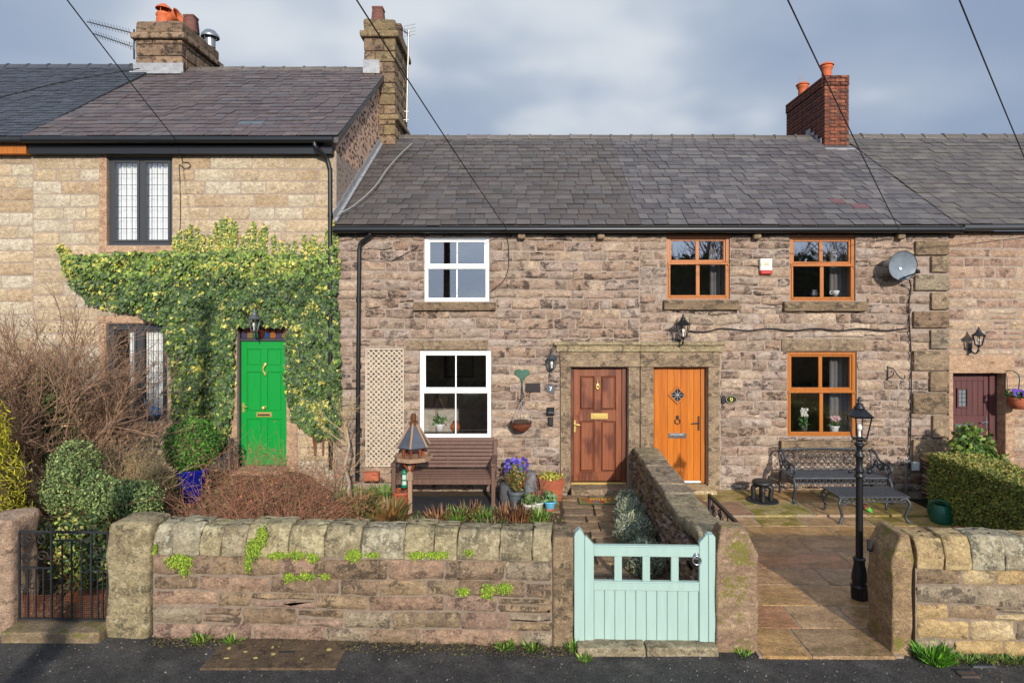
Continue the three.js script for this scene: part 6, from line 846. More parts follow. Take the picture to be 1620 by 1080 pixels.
{
  const t = thing('window_ornament', 'blue glass flower ornaments behind the leaded lower window', 'ornament', [X(242, -0.12), Y(659, -0.12), -0.12]), bm = mat({ color: [30, 140, 210], roughness: 0.3 }); for (let k = 0; k < 7; k++) mesh('flower', [ball(0.035, 0, 0, 0, 1, 1, 0.7), ...[...Array(5)].map((_, q) => ball(0.024, 0.035 * Math.cos(q * 1.257), 0.035 * Math.sin(q * 1.257), 0.005, 1, 1, 0.5, 8, 6))], bm, t).position.set(-0.12 + (k % 4) * 0.085, 0.03 + Math.floor(k / 4) * 0.1 + (k === 4 ? 0.1 : 0), 0);
  const v = thing('vase', 'round orange vase behind the white lower window', 'vase', [X(720, -0.3), Y(683, -0.3), -0.3]); mesh('body', [lathe([[0.001, 0], [0.04, 0], [0.085, 0.06], [0.08, 0.12], [0.04, 0.16], [0.045, 0.18], [0.03, 0.17]], 18)], mat({ map: T.patina, color: [196, 110, 60], roughness: 0.4 }), v); mesh('rim', [torus(0.044, 0.006, 0, 0.18, 0, 1.5708)], mat({ color: [150, 80, 40] }), v);
  const c = thing('teacup', 'white teacup standing behind the oak-brown upper window beside the dish', 'cup', [X(1322, -0.2), Y(467, -0.2), -0.2]); mesh('cup', [lathe([[0.001, 0], [0.04, 0], [0.06, 0.05], [0.065, 0.08], [0.06, 0.08], [0.05, 0.03]], 16)], MAT.white, c); mesh('handle', [torus(0.025, 0.007, -0.07, 0.045, 0)], MAT.white, c);
  const g = thing('jar', 'small grey jar standing behind the oak-brown upper window beside the dish', 'jar', [X(1289, -0.2), Y(468, -0.2), -0.2]); mesh('body', [lathe([[0.001, 0], [0.055, 0], [0.05, 0.04], [0.035, 0.08], [0.03, 0.09]], 14)], MAT.lead, g); mesh('lid', [lathe([[0.034, 0.09], [0.03, 0.1], [0.001, 0.105]], 14)], MAT.offwhite, g);
  const p = thing('framed_picture', 'dark framed picture on the back wall seen through the white lower window', 'picture', [X(718, -3.0) * 1.0, 1.75, -3.98]); mesh('frame', [bspan(-0.35, 0.35, 0.25, 0.3, 0, 0.03), bspan(-0.35, 0.35, -0.3, -0.25, 0, 0.03), bspan(-0.35, -0.3, -0.25, 0.25, 0, 0.03), bspan(0.3, 0.35, -0.25, 0.25, 0, 0.03)], MAT.blackMatt, p); mesh('print', [span(-0.3, 0.3, -0.25, 0.25, 0.002, 0.012)], mat({ map: T.patina, color: [150, 148, 140] }), p);
}
// ------------------------------------------------------------------ plants
{
  const iv = thing('ivy_plant', 'dense green and yellow ivy climbing the pale wall around the green door', 'ivy'), list = [], small = [], xs = IVY.map((p) => p[0]), ys = IVY.map((p) => p[1]), bx = [Math.min(...xs), Math.max(...xs), Math.min(...ys), Math.max(...ys)];
  const G = [[62, 88, 34], [80, 106, 40], [46, 68, 28], [98, 122, 44], [66, 94, 40], [52, 74, 34]], Yl = [[196, 182, 76], [172, 166, 62], [206, 192, 100], [140, 146, 52]];
  const door = (x, y) => x > X(374) && x < X(456) && y < Y(515);
  for (let k = 0; k < 90000 && list.length < 26000; k++) {
    const x = rr(bx[0], bx[1]), y = rr(bx[2], bx[3]); const jx = x + 0.05 * n3(x * 9, y * 9, 3), jy = y + 0.05 * n3(x * 9, y * 9, 7); if (!inPoly(jx, jy, IVY) || door(x, y)) continue;
    const lump = 0.10 + 0.12 * n3(x * 2.3, y * 2.3, 1) + 0.11 * n3(x * 6, y * 6, 2), z = Math.max(0.03, lump) * Math.sqrt(R()) + 0.025;
    const pat = n3(x * 3.1 + 4, y * 3.1, 9) + 0.5 * n3(x * 11, y * 11, 4) + 0.15 * (y > Y(420) ? 1 : 0) + (x < X(190) ? 0.12 : 0) + (y < Y(600) ? 0.12 : 0);
    const yel = R() < clamp(0.04 + 0.46 * sst(0.1, 0.65, pat)); list.push([V(x, y, z), V(rr(-0.6, 0.6), rr(-0.15, 0.8), 1), V(rr(-0.7, 0.7), -1, rr(0, 0.3)), rr(0.03, 0.075), jit(yel ? pick(Yl) : y > Y(440) && R() < 0.5 ? pick([[112, 134, 48], [128, 148, 56]]) : pick(G), 0.2)]);
  }
  const st = new Twigs();
  for (const [px, top] of [[278, 374], [286, 366], [296, 364], [303, 358], [312, 360], [322, 372], [333, 374], [344, 354], [351, 349], [358, 346], [366, 347], [373, 352], [384, 374], [394, 364], [402, 352], [413, 364], [420, 357], [434, 374], [446, 382], [456, 386], [468, 382], [483, 374], [491, 382], [499, 374], [509, 386], [519, 364], [527, 352], [532, 350]]) { const y0 = Y(404), h = Y(top) - y0, pts = [], n = Math.round(h / 0.012); for (let k = 0; k <= n; k++) { const t = k / n, p = V(X(px) + 0.03 * n3(px, t * 2, 1), y0 + t * h, 0.03 + 0.015 * R()); pts.push(p.clone()); const c = R() < 0.42 ? pick(Yl) : pick([[104, 128, 52], [128, 146, 60], [86, 112, 46]]); for (let q = 0; q < 3; q++) small.push([p.clone().add(V(rr(-0.05, 0.05) * (1.1 - 0.8 * t), rr(-0.01, 0.01), rr(0, 0.03))), V(rr(-0.5, 0.5), 0.3, 1), V(rr(-1, 1), rr(-0.2, 0.8), 0.2), rr(0.026, 0.044), jit(c, 0.2)]); } st.path(pts, 0.004, 0.002); }
  for (let t = 0; t < 1; t += 0.012) small.push([V(X(97 + t * 16) + rr(-0.04, 0.04), Y(390 + t * 16) + rr(-0.05, 0.05), rr(0.03, 0.07)), V(rr(-0.5, 0.5), 0.3, 1), rdir(), rr(0.035, 0.05), jit(pick(Yl), 0.2)]);
  for (const [a, b] of [[352, 340], [330, 290], [500, 515], [345, 350], [500, 480], [512, 520]]) { const p = []; for (let k = 0; k <= 10; k++) p.push(V(mix(X(a), X(b), k / 10) + 0.04 * n3(k * 0.7, a, 0), mix(Y(720), Y(460), k / 10), 0.03)); st.path(p, 0.018, 0.006, 5); }
  leaves('leaves', iv, 'ivy', MAT.leaf, list); leaves('young_leaves', iv, 'ivy', MAT.leaf, small); mesh('stems', st.geo(), MAT.bark, iv);
}
{ const s = new THREE.Group(); s.name = 'ground_cover'; s.userData = { kind: 'stuff', label: 'dead leaves and low weeds covering the garden soil', category: 'ground cover' }; scene.add(s); const l = [];
  for (let k = 0; k < 16000; k++) { const left = R() < 0.62, x = left ? rr(-7.5, -3.2) : rr(-3.2, 0.55), z = rr(0.1, 4.2), y = left ? mix(0.34, 0.1, clamp((z - 0.4) / 3.7)) * sst(-3.16, -3.75, x) + 0.03 * n3(x * 2, 1, z * 2) : 0.012; if (!left && x > -2.2 && x < -0.3 && z < 1.1) continue; l.push([V(x, y + rr(0, 0.03), z), V(rr(-0.8, 0.8), 1, rr(-0.5, 0.9)), rdir(), rr(0.025, 0.06), jit(n3(x * 1.3, z * 1.3, 2) > 0.12 ? pick([[92, 112, 46], [112, 126, 56], [76, 96, 40]]) : pick([[112, 86, 56], [130, 100, 66], [92, 70, 48], [104, 96, 60]]), 0.25)]); }
  leaves('dead_leaves', s, 'oval', MAT.leafMatt, l); }
{ const s = new THREE.Group(); s.name = 'grit'; s.userData = { kind: 'stuff', label: 'loose grit and scraps of leaf on the asphalt pavement', category: 'grit' }; scene.add(s); const l = []; for (let k = 0; k < 2600; k++) { const x = rr(-5.5, 6), z = zWall(x) + 0.05 + 1.1 * Math.pow(R(), 1.8); l.push([V(x, 0.004, z), V(rr(-0.4, 0.4), 1, rr(-0.4, 0.4)), rdir(), rr(0.006, 0.018), jit(pick([[120, 112, 100], [96, 88, 76], [140, 132, 118], [104, 84, 56], [84, 80, 74]]), 0.2)]); } leaves('pebbles', s, 'petal', MAT.leafMatt, l); }
// crown of leaves spread through lumpy volumes: lobes [x, y, z, rx, ry, rz]
function lobes(lb, n, size, cols, o = {}) {
  const out = [], vol = lb.map((l) => l[3] * l[4] * l[5] ** 0.5), tot = vol.reduce((a, b) => a + b);
  lb.forEach((l, i) => { const m = Math.round(n * vol[i] / tot); for (let k = 0; k < m; k++) { const d = rdir(), r = Math.pow(R(), o.fill ?? 0.16) * (1 + 0.16 * n3(d.x * 3 + l[0], d.y * 3, d.z * 3 + l[2]) + 0.1 * n3(d.x * 8, d.y * 8 + l[1], d.z * 8)); const p = V(l[0] + d.x * l[3] * r, l[1] + d.y * l[4] * r, l[2] + d.z * l[5] * r); if (p.y < (o.floor ?? -9)) continue; const nn = d.clone().addScaledVector(rdir(), o.mess ?? 0.7), tip = (o.tip ? V(...o.tip) : d.clone()).addScaledVector(rdir(), o.tm ?? 0.8); out.push([p, nn, tip, rr(size[0], size[1]), jit(typeof cols === 'function' ? cols(p, d) : pick(cols), o.jit ?? 0.2)]); } }); return out;
}
{
  const b = thing('golden_conifer', 'bright yellow conifer beside the rough gate pillar', 'conifer', [-6.2, 0.1, 3.3]); mesh('trunk', [rod([0, 0, 0], [0, 1.9, 0], 0.05, 8, 0.015)], MAT.bark, b);
  leaves('foliage', b, 'needle', MAT.leafMatt, lobes([[0, 0.5, 0, 0.56, 0.55, 0.5], [0, 1.0, 0, 0.5, 0.6, 0.46], [0.0, 1.5, 0, 0.36, 0.55, 0.36], [0, 1.9, 0, 0.16, 0.32, 0.16]], 14000, [0.04, 0.07], [[190, 178, 34], [170, 166, 32], [198, 186, 46], [150, 152, 30]], { jit: 0.12, tip: [0, 0.9, 0.5], tm: 0.7, mess: 1, fill: 0.2 })); mesh('inner_twigs', [ball(0.42, 0, 0.7, 0, 1, 1.6, 0.9, 12, 10)], mat({ color: [112, 92, 62], roughness: 1 }), b);
}
{
  const h = thing('hebe_shrub', 'rounded blue-green hebe shrub behind the black iron gate', 'shrub', [-4.95, 0.1, 2.85]), t = new Twigs(); for (let k = 0; k < 22; k++) t.grow(V(rr(-0.1, 0.1), 0, rr(-0.1, 0.1)), V(rr(-0.8, 0.8), 0.9, rr(-0.5, 0.6)).normalize(), 0.7, 0.014, 1, { fork: 3, n: 4, wander: 0.2 }); mesh('branches', t.geo(), MAT.twigRed, h);
  leaves('foliage', h, 'oval', MAT.leafMatt, lobes([[-0.48, 1.06, -0.1, 0.26, 0.3, 0.3], [-0.26, 0.78, 0.05, 0.32, 0.26, 0.32], [0.1, 0.72, 0.1, 0.3, 0.22, 0.3], [0.36, 0.66, 0.05, 0.27, 0.26, 0.28], [-0.5, 0.8, 0.1, 0.2, 0.28, 0.2], [0.5, 0.45, 0.1, 0.16, 0.3, 0.2], [-0.3, 1.0, 0.28, 0.13, 0.14, 0.1], [0.0, 0.8, 0.34, 0.13, 0.12, 0.1], [0.3, 0.78, 0.3, 0.13, 0.14, 0.1], [0.15, 0.62, 0.38, 0.12, 0.1, 0.1]], 15000, [0.022, 0.04], [[130, 148, 82], [108, 128, 68], [152, 166, 100], [86, 106, 56], [70, 88, 46]], { tip: [0, 0.8, 0.4], mess: 0.9, tm: 0.6, fill: 0.2 }));
}
{
  const e = thing('euonymus_shrub', 'low yellow-edged evergreen shrub seen through the iron gate', 'shrub', [-4.62, 0.1, 3.72]), t = new Twigs(); for (let k = 0; k < 14; k++) t.grow(V(rr(-0.1, 0.1), 0, 0), V(rr(-0.6, 0.6), 1, rr(-0.4, 0.4)).normalize(), 0.5, 0.01, 1, { fork: 2, n: 4, wander: 0.2 }); mesh('branches', t.geo(), MAT.bark, e);
  leaves('foliage', e, 'oval', MAT.leaf, lobes([[0, 0.45, 0, 0.4, 0.34, 0.26], [0.2, 0.3, 0.05, 0.26, 0.26, 0.24], [-0.2, 0.62, 0, 0.22, 0.2, 0.22]], 2600, [0.035, 0.055], [[64, 92, 40], [88, 116, 48], [150, 156, 70], [48, 72, 36], [176, 172, 90]], { fill: 0.3 }));
  for (const [a, b, r, s] of [[[-4.42, 0.16, 3.6], [-3.9, 0.42, 3.75], 0.085, 'pale cut log lying slantwise behind the iron gate'], [[-4.6, 0.12, 3.95], [-3.95, 0.14, 3.85], 0.07, 'brown bark-covered log lying flat behind the iron gate']]) { const l = thing('log', s, 'log'); mesh('bark', [rod(a, b, r, 12, r * 0.9)], mat({ map: T.wood, color: [140, 118, 88], roughness: 1 }), l); const A = V(...a), d = V(...b).sub(A).normalize(); for (const [q, w] of [[a, -1], [b, 1]]) { const g = new THREE.CylinderGeometry(r * 0.86, r * 0.86, 0.012, 12); g.applyQuaternion(new THREE.Quaternion().setFromUnitVectors(V(0, 1, 0), d)); g.translate(q[0] + d.x * w * 0.004, q[1] + d.y * w * 0.004, q[2] + d.z * w * 0.004); mesh('cut_end', [g], mat({ color: [190, 164, 124], roughness: 1 }), l); } }
}
function twigShrub(label, pos, stems, len, spread, m, o = {}) { const s = thing('bare_shrub', label, 'shrub', pos), t = new Twigs(); for (let k = 0; k < stems; k++) { const a = rr(0, 6.2832), r = Math.sqrt(R()); t.grow(V(Math.cos(a) * r * (o.base ?? 0.15), 0, Math.sin(a) * r * (o.base ?? 0.15) * 0.7), V(Math.cos(a) * r * spread, 1, Math.sin(a) * r * spread * 0.7).normalize(), len * rr(0.75, 1.1), o.r ?? 0.014, o.depth ?? 3, { ends: (t.ends ||= []), fork: o.fork ?? 4, n: 5, wander: o.wander ?? 0.22, up: o.up ?? 0.15, shrink: o.shrink ?? 0.55 }); } mesh('twigs', t.geo(), m, s);
  const l = []; for (const [p, d] of t.ends || []) if (R() < (o.buds ?? 0.3)) l.push([p, rdir(), d.clone().addScaledVector(rdir(), 0.6), rr(0.02, 0.04), jit(pick(o.budC || [[140, 104, 70], [166, 130, 92], [110, 84, 58]]), 0.2)]); if (l.length) leaves('dead_leaves', s, 'oval', MAT.leafMatt, l); return s; }
{
  const s = twigShrub('tall bare brown shrub full of fine twigs in front of the leaded window', [X(62, 1.6), 0.25, 1.6], 30, 1.45, 0.85, MAT.twigBrown, { r: 0.02, fork: 6, base: 0.4, shrink: 0.6, wander: 0.26 });
  leaves('ivy_leaves', s, 'ivy', MAT.leafMatt, lobes([[0.25, 1.3, 0.1, 0.42, 0.72, 0.3], [-0.4, 1.2, 0.1, 0.5, 0.7, 0.3]], 4200, [0.035, 0.06], [[70, 92, 36], [90, 108, 44], [54, 74, 32]], { fill: 0.4 }));
  const tr = new Twigs(); for (let k = 0; k < 5; k++) tr.grow(V(rr(-0.2, 0.3), 0, rr(0, 0.3)), V(rr(-0.9, 1.0), 0.7, 0.5).normalize(), 0.8, 0.04, 1, { fork: 2, n: 6, wander: 0.5 }); mesh('trunks', tr.geo(), mat({ map: T.wood, color: [160, 140, 108], roughness: 1 }), s);
  twigShrub('bare brown shrub of thin arching twigs under the leaded window', [X(118, 1.3), 0.28, 1.3], 14, 0.9, 0.45, MAT.twigBrown, { r: 0.012, fork: 5, base: 0.25, depth: 3, shrink: 0.55, wander: 0.3 });
  twigShrub('spreading tan shrub of fine bare stems below the leaded window', [X(165, 2.2), 0.2, 2.2], 110, 0.58, 0.75, MAT.twigTan, { r: 0.008, fork: 4, base: 0.3, depth: 2, up: 0.12, shrink: 0.7 });
  twigShrub('low tangled mound of reddish bare stems behind the mossy wall', [X(428, 2.5), 0.02, 2.5], 110, 0.74, 0.9, MAT.twigRed, { r: 0.007, fork: 4, base: 0.5, depth: 2, wander: 0.38, up: 0.0, shrink: 0.72, buds: 0.7, budC: [[140, 100, 70], [124, 108, 62], [150, 90, 62], [108, 106, 58]] });
  twigShrub('sparse bare climber against the wall by the black downpipes', [X(530, 0.5), 0.02, 0.5], 9, 0.9, 0.4, MAT.twigTan, { r: 0.008, fork: 3, base: 0.15, depth: 2, wander: 0.3 });
  const y = thing('bare_tree', 'small bare tree with a bent trunk growing in the teal bowl', 'tree', [X(549, 0.95), 0.18, 0.95]), t = new Twigs(); t.path([V(0, 0, 0), V(0.03, 0.25, 0), V(-0.04, 0.5, 0), V(0.03, 0.8, 0), V(-0.01, 1.05, 0)], 0.03, 0.018, 7); mesh('trunk', t.geo(), mat({ color: [168, 150, 128], roughness: 1 }), y); const c = new Twigs(); for (let k = 0; k < 7; k++) c.grow(V(-0.01, rr(0.8, 1.05), 0), V(rr(-0.7, 0.7), 1, rr(-0.5, 0.5)).normalize(), 0.45, 0.009, 2, { fork: 3, n: 4, wander: 0.3 }); mesh('crown', c.geo(), MAT.twigTan, y);
}
{
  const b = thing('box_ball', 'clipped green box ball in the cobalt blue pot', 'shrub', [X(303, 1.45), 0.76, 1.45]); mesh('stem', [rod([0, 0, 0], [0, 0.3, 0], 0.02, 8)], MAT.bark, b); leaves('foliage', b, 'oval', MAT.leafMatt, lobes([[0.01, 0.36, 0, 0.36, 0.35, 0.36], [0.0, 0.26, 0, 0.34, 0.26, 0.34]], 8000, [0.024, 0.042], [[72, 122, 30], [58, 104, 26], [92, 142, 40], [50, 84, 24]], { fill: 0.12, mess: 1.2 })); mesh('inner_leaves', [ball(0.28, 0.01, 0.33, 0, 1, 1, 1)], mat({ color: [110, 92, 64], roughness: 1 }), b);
}
const LAV = [[158, 164, 138], [134, 142, 118], [176, 180, 158], [116, 124, 100], [134, 138, 98]];
[[1.56, 0.95, 0.17, 0.24, ''], [1.5, 1.5, 0.22, 0.28, ''], [1.42, 2.2, 0.26, 0.3, ''], [1.4, 3.1, 0.22, 0.3, '']].forEach(([x, z, r, h], k) => { const s = thing('lavender_bush', ['silvery lavender clump beside the doormat', 'silvery lavender clump second from the doormat', 'large silvery lavender clump halfway along the dividing wall', 'silvery lavender clump just behind the mint gate'][k], 'lavender', [x, 0.0, z]); mesh('stems', [ball(r * 0.6, 0, h * 0.4, 0, 1, 0.9, 1)], mat({ color: [110, 98, 76], roughness: 1 }), s); leaves('foliage', s, 'needle', MAT.leafMatt, lobes([[0, h * 0.45, 0, r, h * 0.75, r * 1.1]], 2600, [0.05, 0.09], LAV, { fill: 0.3, mess: 1.2, tip: [0, 0.8, 0], tm: 0.8, floor: 0 })); });
{ // hedge
  const h = thing('box_hedge', 'clipped box hedge running behind the yellowish garden wall', 'hedge', [6.36, 0, 0]), l = [], G = [[112, 126, 44], [92, 112, 40], [136, 138, 56], [90, 112, 40], [150, 144, 62]], z0 = 1.1, z1 = 4.25, T_ = 0.9, W = 0.36;
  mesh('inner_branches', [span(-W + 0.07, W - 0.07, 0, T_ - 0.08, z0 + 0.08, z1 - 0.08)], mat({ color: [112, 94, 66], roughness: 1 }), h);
  const put_ = (p, n) => { const b = 0.035 * n3(p.x * 3, p.y * 3, p.z * 3) + 0.02 * n3(p.x * 9, p.y * 9, p.z * 9) - 0.05 * Math.pow(R(), 2); p.addScaledVector(n, b); l.push([p, n.clone().addScaledVector(rdir(), 0.9), rdir().addScaledVector(n, 0.7), rr(0.026, 0.046), jit(n.y > 0.5 && R() < 0.4 ? pick([[166, 156, 74], [172, 154, 84]]) : pick(G), 0.12)]); };
  for (let k = 0; k < 15000; k++) put_(V(-W, rr(0, T_), rr(z0, z1)), V(-1, 0.05, 0)); for (let k = 0; k < 9000; k++) put_(V(rr(-W, W), T_, rr(z0, z1)), V(0, 1, 0)); for (let k = 0; k < 3500; k++) put_(V(rr(-W, W), rr(0, T_), z0), V(0, 0, -1)); for (let k = 0; k < 3500; k++) put_(V(rr(-W, W), rr(0, T_), z1), V(0, 0, 1)); for (let k = 0; k < 5000; k++) put_(V(W, rr(0, T_), rr(z0, z1)), V(1, 0, 0));
  leaves('foliage', h, 'oval', MAT.leafMatt, l);
  const s = thing('laurel_shrub', 'loose green laurel shrub in front of the dark red door', 'shrub', [X(1538, 0.7), 0, 0.7]), t = new Twigs(); for (let k = 0; k < 10; k++) t.grow(V(0, 0, 0), V(rr(-0.4, 0.4), 1, rr(-0.3, 0.3)).normalize(), 0.9, 0.014, 1, { fork: 2, n: 5 }); mesh('stems', t.geo(), MAT.bark, s);
  leaves('foliage', s, 'oval', MAT.leaf, lobes([[0, 0.95, 0, 0.28, 0.24, 0.26], [-0.1, 0.7, 0.1, 0.3, 0.3, 0.28], [0.22, 0.68, 0.1, 0.22, 0.2, 0.22], [-0.05, 1.12, 0, 0.12, 0.16, 0.12]], 1500, [0.06, 0.1], [[104, 134, 46], [80, 112, 40], [140, 158, 66], [60, 88, 34]], { fill: 0.35, mess: 1 }));
}
// potted plants
const potLeaves = (t, y, r, h, n, size, cols, kind = 'oval', o = {}) => leaves('leaves', t, kind, MAT.leaf, lobes([[0, y + h / 2, 0, r, h / 2, r]], n, size, cols, { fill: 0.5, ...o }));
{
  potLeaves(POTS.tall, 0.34, 0.15, 0.24, 160, [0.04, 0.07], [[74, 118, 46], [96, 136, 60]]); const f = []; for (let k = 0; k < 46; k++) f.push([V(rr(-0.2, 0.18), rr(0.42, 0.62), rr(0.0, 0.16)), V(rr(-0.5, 0.5), rr(0, 0.6), 1), V(0, 1, 0), rr(0.045, 0.065), jit(pick([[76, 60, 176], [58, 44, 150], [110, 96, 200]]), 0.15)]); leaves('flowers', POTS.tall, 'petal', MAT.leafMatt, f);
  const g = new Twigs(); for (let k = 0; k < 14; k++) g.grow(V(0, 0.2, 0), V(rr(-0.5, 0.5), 1, rr(-0.4, 0.4)).normalize(), 0.42, 0.005, 1, { fork: 3, n: 4 }); mesh('stems', g.geo(), mat({ color: [120, 84, 60] }), POTS.grey); potLeaves(POTS.grey, 0.24, 0.17, 0.42, 420, [0.03, 0.05], [[112, 132, 60], [140, 128, 70], [92, 116, 52], [150, 110, 60]]);
  potLeaves(POTS.square, 0.3, 0.2, 0.12, 420, [0.03, 0.05], [[176, 166, 50], [140, 146, 48], [196, 186, 80]]); potLeaves(POTS.white1, 0.15, 0.12, 0.16, 130, [0.04, 0.06], [[72, 104, 48], [100, 128, 66], [150, 160, 110]], 'ivy'); potLeaves(POTS.white2, 0.13, 0.09, 0.1, 70, [0.035, 0.05], [[80, 112, 52], [120, 70, 60]]); potLeaves(POTS.blue, 0.14, 0.12, 0.12, 90, [0.05, 0.07], [[104, 142, 84], [84, 122, 66], [126, 160, 110]]);
  const b = new Twigs(); for (let k = 0; k < 8; k++) b.grow(V(rr(-0.05, 0.05), 0.15, 0), V(rr(-0.5, 0.5), 1, rr(-0.4, 0.4)).normalize(), 0.28, 0.006, 1, { fork: 2, n: 4 }); mesh('stems', b.geo(), MAT.twigBrown, POTS.bowl); potLeaves(POTS.teal, 0.17, 0.22, 0.08, 120, [0.03, 0.05], [[90, 120, 50], [120, 130, 60]]); potLeaves(POTS.red, 0.2, 0.11, 0.05, 40, [0.03, 0.05], [[90, 90, 50], [110, 84, 60]]); 
}
// tufts and bedding plants
function tuft(label, x, y, z, n, h, cols, o = {}) { const t = thing(o.name || 'grass_tuft', label, o.cat || 'plant', [x, y, z], 0, o.group), l = []; for (let k = 0; k < n; k++) { const a = rr(0, 6.2832), r = Math.sqrt(R()) * (o.r ?? 0.08), lean = rr(0.1, o.lean ?? 0.7); const b = a + rr(-0.9, 0.9); l.push([V(Math.cos(a) * r, -0.01, Math.sin(a) * r), V(-Math.cos(b), lean, -Math.sin(b)).addScaledVector(rdir(), 0.35), V(Math.cos(b) * lean, 1, Math.sin(b) * lean), h * rr(0.45, 1.1), jit(pick(cols), 0.25)]); } const m = leaves('blades', t, o.kind || 'blade', MAT.leaf, l); return t; }
const GR = [[98, 138, 46], [122, 154, 60], [80, 118, 40], [150, 164, 80]];
const oneGroup = 'weeds at the foot of the mossy wall';
for (const px of [318, 372, 842]) tuft('small green weed growing where the mossy wall meets the asphalt', X(px, 4.5), 0, zWall(X(px, 4.5)) + 0.05, 120, 0.11, GR, { r: 0.05, lean: 1.2, kind: 'needle', group: oneGroup });
tuft('star-shaped green weed below the moss cushions near the slim slab', X(800, 4.6), 0, zWall(X(800, 4.6)) + 0.05, 150, 0.12, GR, { r: 0.04, lean: 1.4, kind: 'needle' }); tuft('green weed at the foot of the mint gate hinge post', X(908, 4.65), 0, 4.66, 80, 0.12, GR, { r: 0.04, lean: 1.2, kind: 'needle' }); tuft('flat green weed on the asphalt in front of the gate sill', X(926, 4.8), 0, 4.8, 60, 0.08, GR, { r: 0.04, lean: 1.6, kind: 'needle' }); tuft('tiny green weed at the foot of the squat pointed pillar', X(1176, 4.7), 0, 4.72, 70, 0.07, GR, { r: 0.04, lean: 1.4, kind: 'needle' });
tuft('lush clump of bright grass at the foot of the yellowish wall', X(1472, 4.78), 0, 4.8, 420, 0.17, [[110, 170, 40], [130, 186, 56], [90, 148, 36]], { r: 0.11, lean: 0.9 });
for (const px of [1500, 1522, 1552, 1585, 1607]) tuft('thin grass weed along the foot of the yellowish wall', X(px, 4.78), 0, 4.82, 90, 0.09, GR, { r: 0.06, lean: 1.0, group: 'weeds below the yellowish wall' });
{ const s = new THREE.Group(); s.name = 'wall_foot_litter'; s.userData = { kind: 'stuff', label: 'moss and leaf litter along the foot of the garden walls', category: 'litter' }; scene.add(s); const l = []; for (let k = 0; k < 4200; k++) { const x = R() < 0.7 ? rr(-3.4, 0.45) : rr(3.4, 6); l.push([V(x, rr(0.003, 0.02), zWall(x) + 0.02 + 0.16 * Math.pow(R(), 2.2)), V(rr(-0.5, 0.5), 1, rr(-0.2, 0.8)), rdir(), rr(0.012, 0.03), jit(pick([[78, 68, 44], [84, 88, 40], [66, 52, 38], [94, 76, 50], [56, 48, 34]]), 0.25)]); } leaves('litter', s, 'oval', MAT.leafMatt, l); s.children[0].name = 'leaf_litter'; }
{
  const BR = [[120, 84, 46], [140, 104, 60], [104, 76, 40], [96, 110, 50]];
  tuft('bronze fern clump behind the wall near the teal bowl', X(560, 1.6), 0.02, 1.6, 260, 0.5, BR, { r: 0.12, lean: 0.8, name: 'fern', kind: 'needle' }); tuft('bronze and green fern clump next to the bird table post', X(612, 1.7), 0.02, 1.7, 300, 0.42, [...BR, [110, 120, 56]], { r: 0.14, lean: 0.8, name: 'fern', kind: 'needle' }); tuft('green leafy clump at the wall under the trellis', X(603, 0.4), 0.02, 0.4, 260, 0.24, [[98, 138, 50], [76, 114, 40], [124, 156, 70]], { r: 0.2, lean: 1.2, kind: 'needle', name: 'leafy_plant' }); tuft('low leafy clump behind the teal bowl', X(556, 0.5), 0.02, 0.5, 220, 0.22, GR, { r: 0.16, lean: 1.2, kind: 'needle', name: 'leafy_plant' });
  [[695, 1.45, 'red'], [720, 1.4, 'green'], [743, 1.3, 'red2'], [766, 1.35, 'green2'], [800, 1.35, 'red3'], [822, 1.4, 'red4'], [852, 1.4, 'green3']].forEach(([px, z, k], i) => { const red = k.startsWith('red'); tuft(red ? 'brown dead-stemmed bedding plant in front of the slate slab' : 'bright green grassy bedding plant in front of the slate slab', X(px, z), 0.01, z, red ? 90 : 130, red ? 0.26 : 0.22, red ? [[128, 84, 52], [104, 64, 44], [150, 108, 70]] : GR, { r: 0.13, lean: 0.8, name: 'bedding_plant', group: red ? 'dead-stemmed bedding plants' : 'grassy bedding plants' }); });
  for (const [px, z] of [[640, 1.7], [668, 1.6], [780, 1.5]]) tuft('low greyish ground plant along the bed behind the mossy wall', X(px, z), 0.01, z, 140, 0.14, [[110, 104, 70], [130, 120, 84], [92, 98, 56]], { r: 0.2, lean: 1.3, name: 'ground_plant', kind: 'needle', group: 'ground plants in the bed' });
}
// moss cushions in the joints of the long wall
function moss(label, pts, group) { const t = thing('moss_cushion', label, 'moss', [0, 0, 0], 0, group), l = [], core = []; for (const [px, py, rx, ry] of pts) { const x = X(px, 4.5), zz = zWall(x) + 0.025, xx = X(px, zz), y = Y(py, zz), ax = rx / 950 * 5.5, ay = ry / 950 * 5.5; core.push(ball(1, 0, 0, 0).scale(ax * 0.8, ay * 0.8, 0.02).translate(xx, y, zz)); const n = Math.round(26000 * ax * ay) + 12; for (let k = 0; k < n; k++) { const a = rr(0, 6.2832), r = Math.pow(R(), 0.6) * (1 + 0.3 * n3(a * 2, px, 0)); l.push([V(xx + Math.cos(a) * r * ax, y + Math.sin(a) * r * ay, zz + 0.035 * (1 - r * r * 0.7) + rr(-0.01, 0.01)), V(rr(-0.7, 0.7), rr(-0.3, 0.9), 1), rdir(), rr(0.012, 0.024), jit(pick([[132, 152, 36], [110, 136, 32], [150, 166, 48], [88, 112, 28]]), 0.22)]); } } mesh('cushion', core, mat({ color: [116, 140, 34], roughness: 1 }), t); leaves('moss_leaves', t, 'oval', MAT.leafMatt, l); }
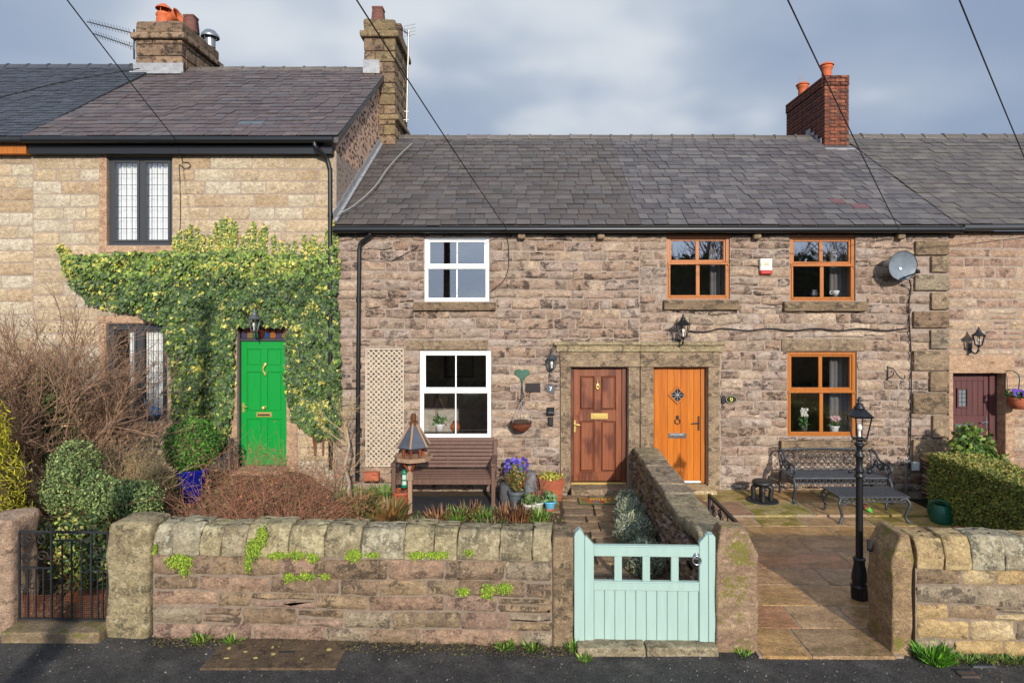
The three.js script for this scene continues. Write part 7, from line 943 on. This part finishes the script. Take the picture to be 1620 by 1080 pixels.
moss('tall bright moss cushion spilling over the coping of the long wall', [[415, 848, 10, 18], [402, 868, 14, 18], [393, 890, 7, 16]]); moss('round bright moss cushion near the rounded pillar', [[285, 888, 24, 13], [292, 902, 8, 9]]); moss('small moss tuft right beside the rounded pillar', [[246, 868, 4, 8]]); moss('strip of moss along the joint below the coping, next to the tall cushion', [[440, 878, 18, 6], [470, 878, 18, 6], [495, 882, 10, 8]]); moss('strip of moss in the second joint below the tall cushion', [[458, 913, 12, 8], [485, 911, 16, 6], [515, 910, 10, 6]]);
moss('round moss cushion under the coping in the middle of the long wall', [[560, 878, 15, 11], [590, 877, 14, 4]]); moss('long moss strip under the coping towards the mint gate', [[660, 878, 14, 7], [690, 877, 24, 6], [742, 873, 8, 5]]); moss('moss cushion low in the wall towards the slim slab', [[772, 934, 13, 13], [798, 930, 15, 9]]); moss('small moss cushion beside the low one in the long wall', [[733, 935, 12, 7]]); 
// ------------------------------------------------------------------ across the road, mirrored in the windows
{
  const h = thing('roadside_hedge', 'long dark hedge on the far side of the road', 'hedge', [4, -0.12, 15.5]), l = []; mesh('inner_branches', [rough(70, 2.2, 1.2, 0, 1.1, 0, { n: 14, amp: 0.15, rad: 0.3 })], mat({ color: [104, 88, 62], roughness: 1 }), h); for (let k = 0; k < 6000; k++) l.push([V(rr(-35, 35), rr(0, 2.4), -0.62 + rr(-0.1, 0.1)), V(rr(-0.5, 0.5), rr(0, 0.6), -1), rdir(), rr(0.1, 0.2), jit([70, 74, 40], 0.3)]); leaves('foliage', h, 'oval', MAT.leafMatt, l);
  const th = thing('tall_hedge', 'tall dark evergreen hedge beyond the road', 'hedge', [26, -0.12, 25]), tl = []; mesh('inner_branches', [rough(38, 5.8, 1.6, 0, 2.9, 0, { n: 14, amp: 0.4, rad: 0.5 })], mat({ color: [92, 82, 58], roughness: 1 }), th); for (let k = 0; k < 9000; k++) tl.push([V(rr(-19, 19), rr(0, 6.2), -0.95 + rr(-0.2, 0.2)), V(rr(-0.5, 0.5), rr(0, 0.6), -1), rdir(), rr(0.25, 0.45), jit([58, 70, 40], 0.3)]); leaves('foliage', th, 'oval', MAT.leafMatt, tl);
  [[14, 34, 10], [20, 38, 11], [27, 36, 10], [34, 42, 12], [41, 40, 11], [9, 46, 8], [48, 44, 11]].forEach(([x, z, H]) => { const t = thing('roadside_tree', 'bare winter tree standing beyond the hedge across the road', 'tree', [x, -0.12, z], 0, 'trees across the road'), a = new Twigs(), c = new Twigs(); a.path([V(0, 0, 0), V(0.1, H * 0.2, 0), V(-0.1, H * 0.4, 0), V(0, H * 0.6, 0)], 0.28, 0.12, 7); for (let k = 0; k < 16; k++) c.grow(V(0, H * rr(0.2, 0.6), 0), V(rr(-1, 1), 0.8, rr(-1, 1)).normalize(), H * 0.36, 0.09, 3, { fork: 4, n: 4, wander: 0.25, shrink: 0.6 }); mesh('trunk', a.geo(), MAT.twigBrown, t); mesh('crown', c.geo(), MAT.twigBrown, t); });
}
scene.traverse((o) => { if (o.isMesh) { o.castShadow = true; o.receiveShadow = true; } });
renderer.render(scene, camera);
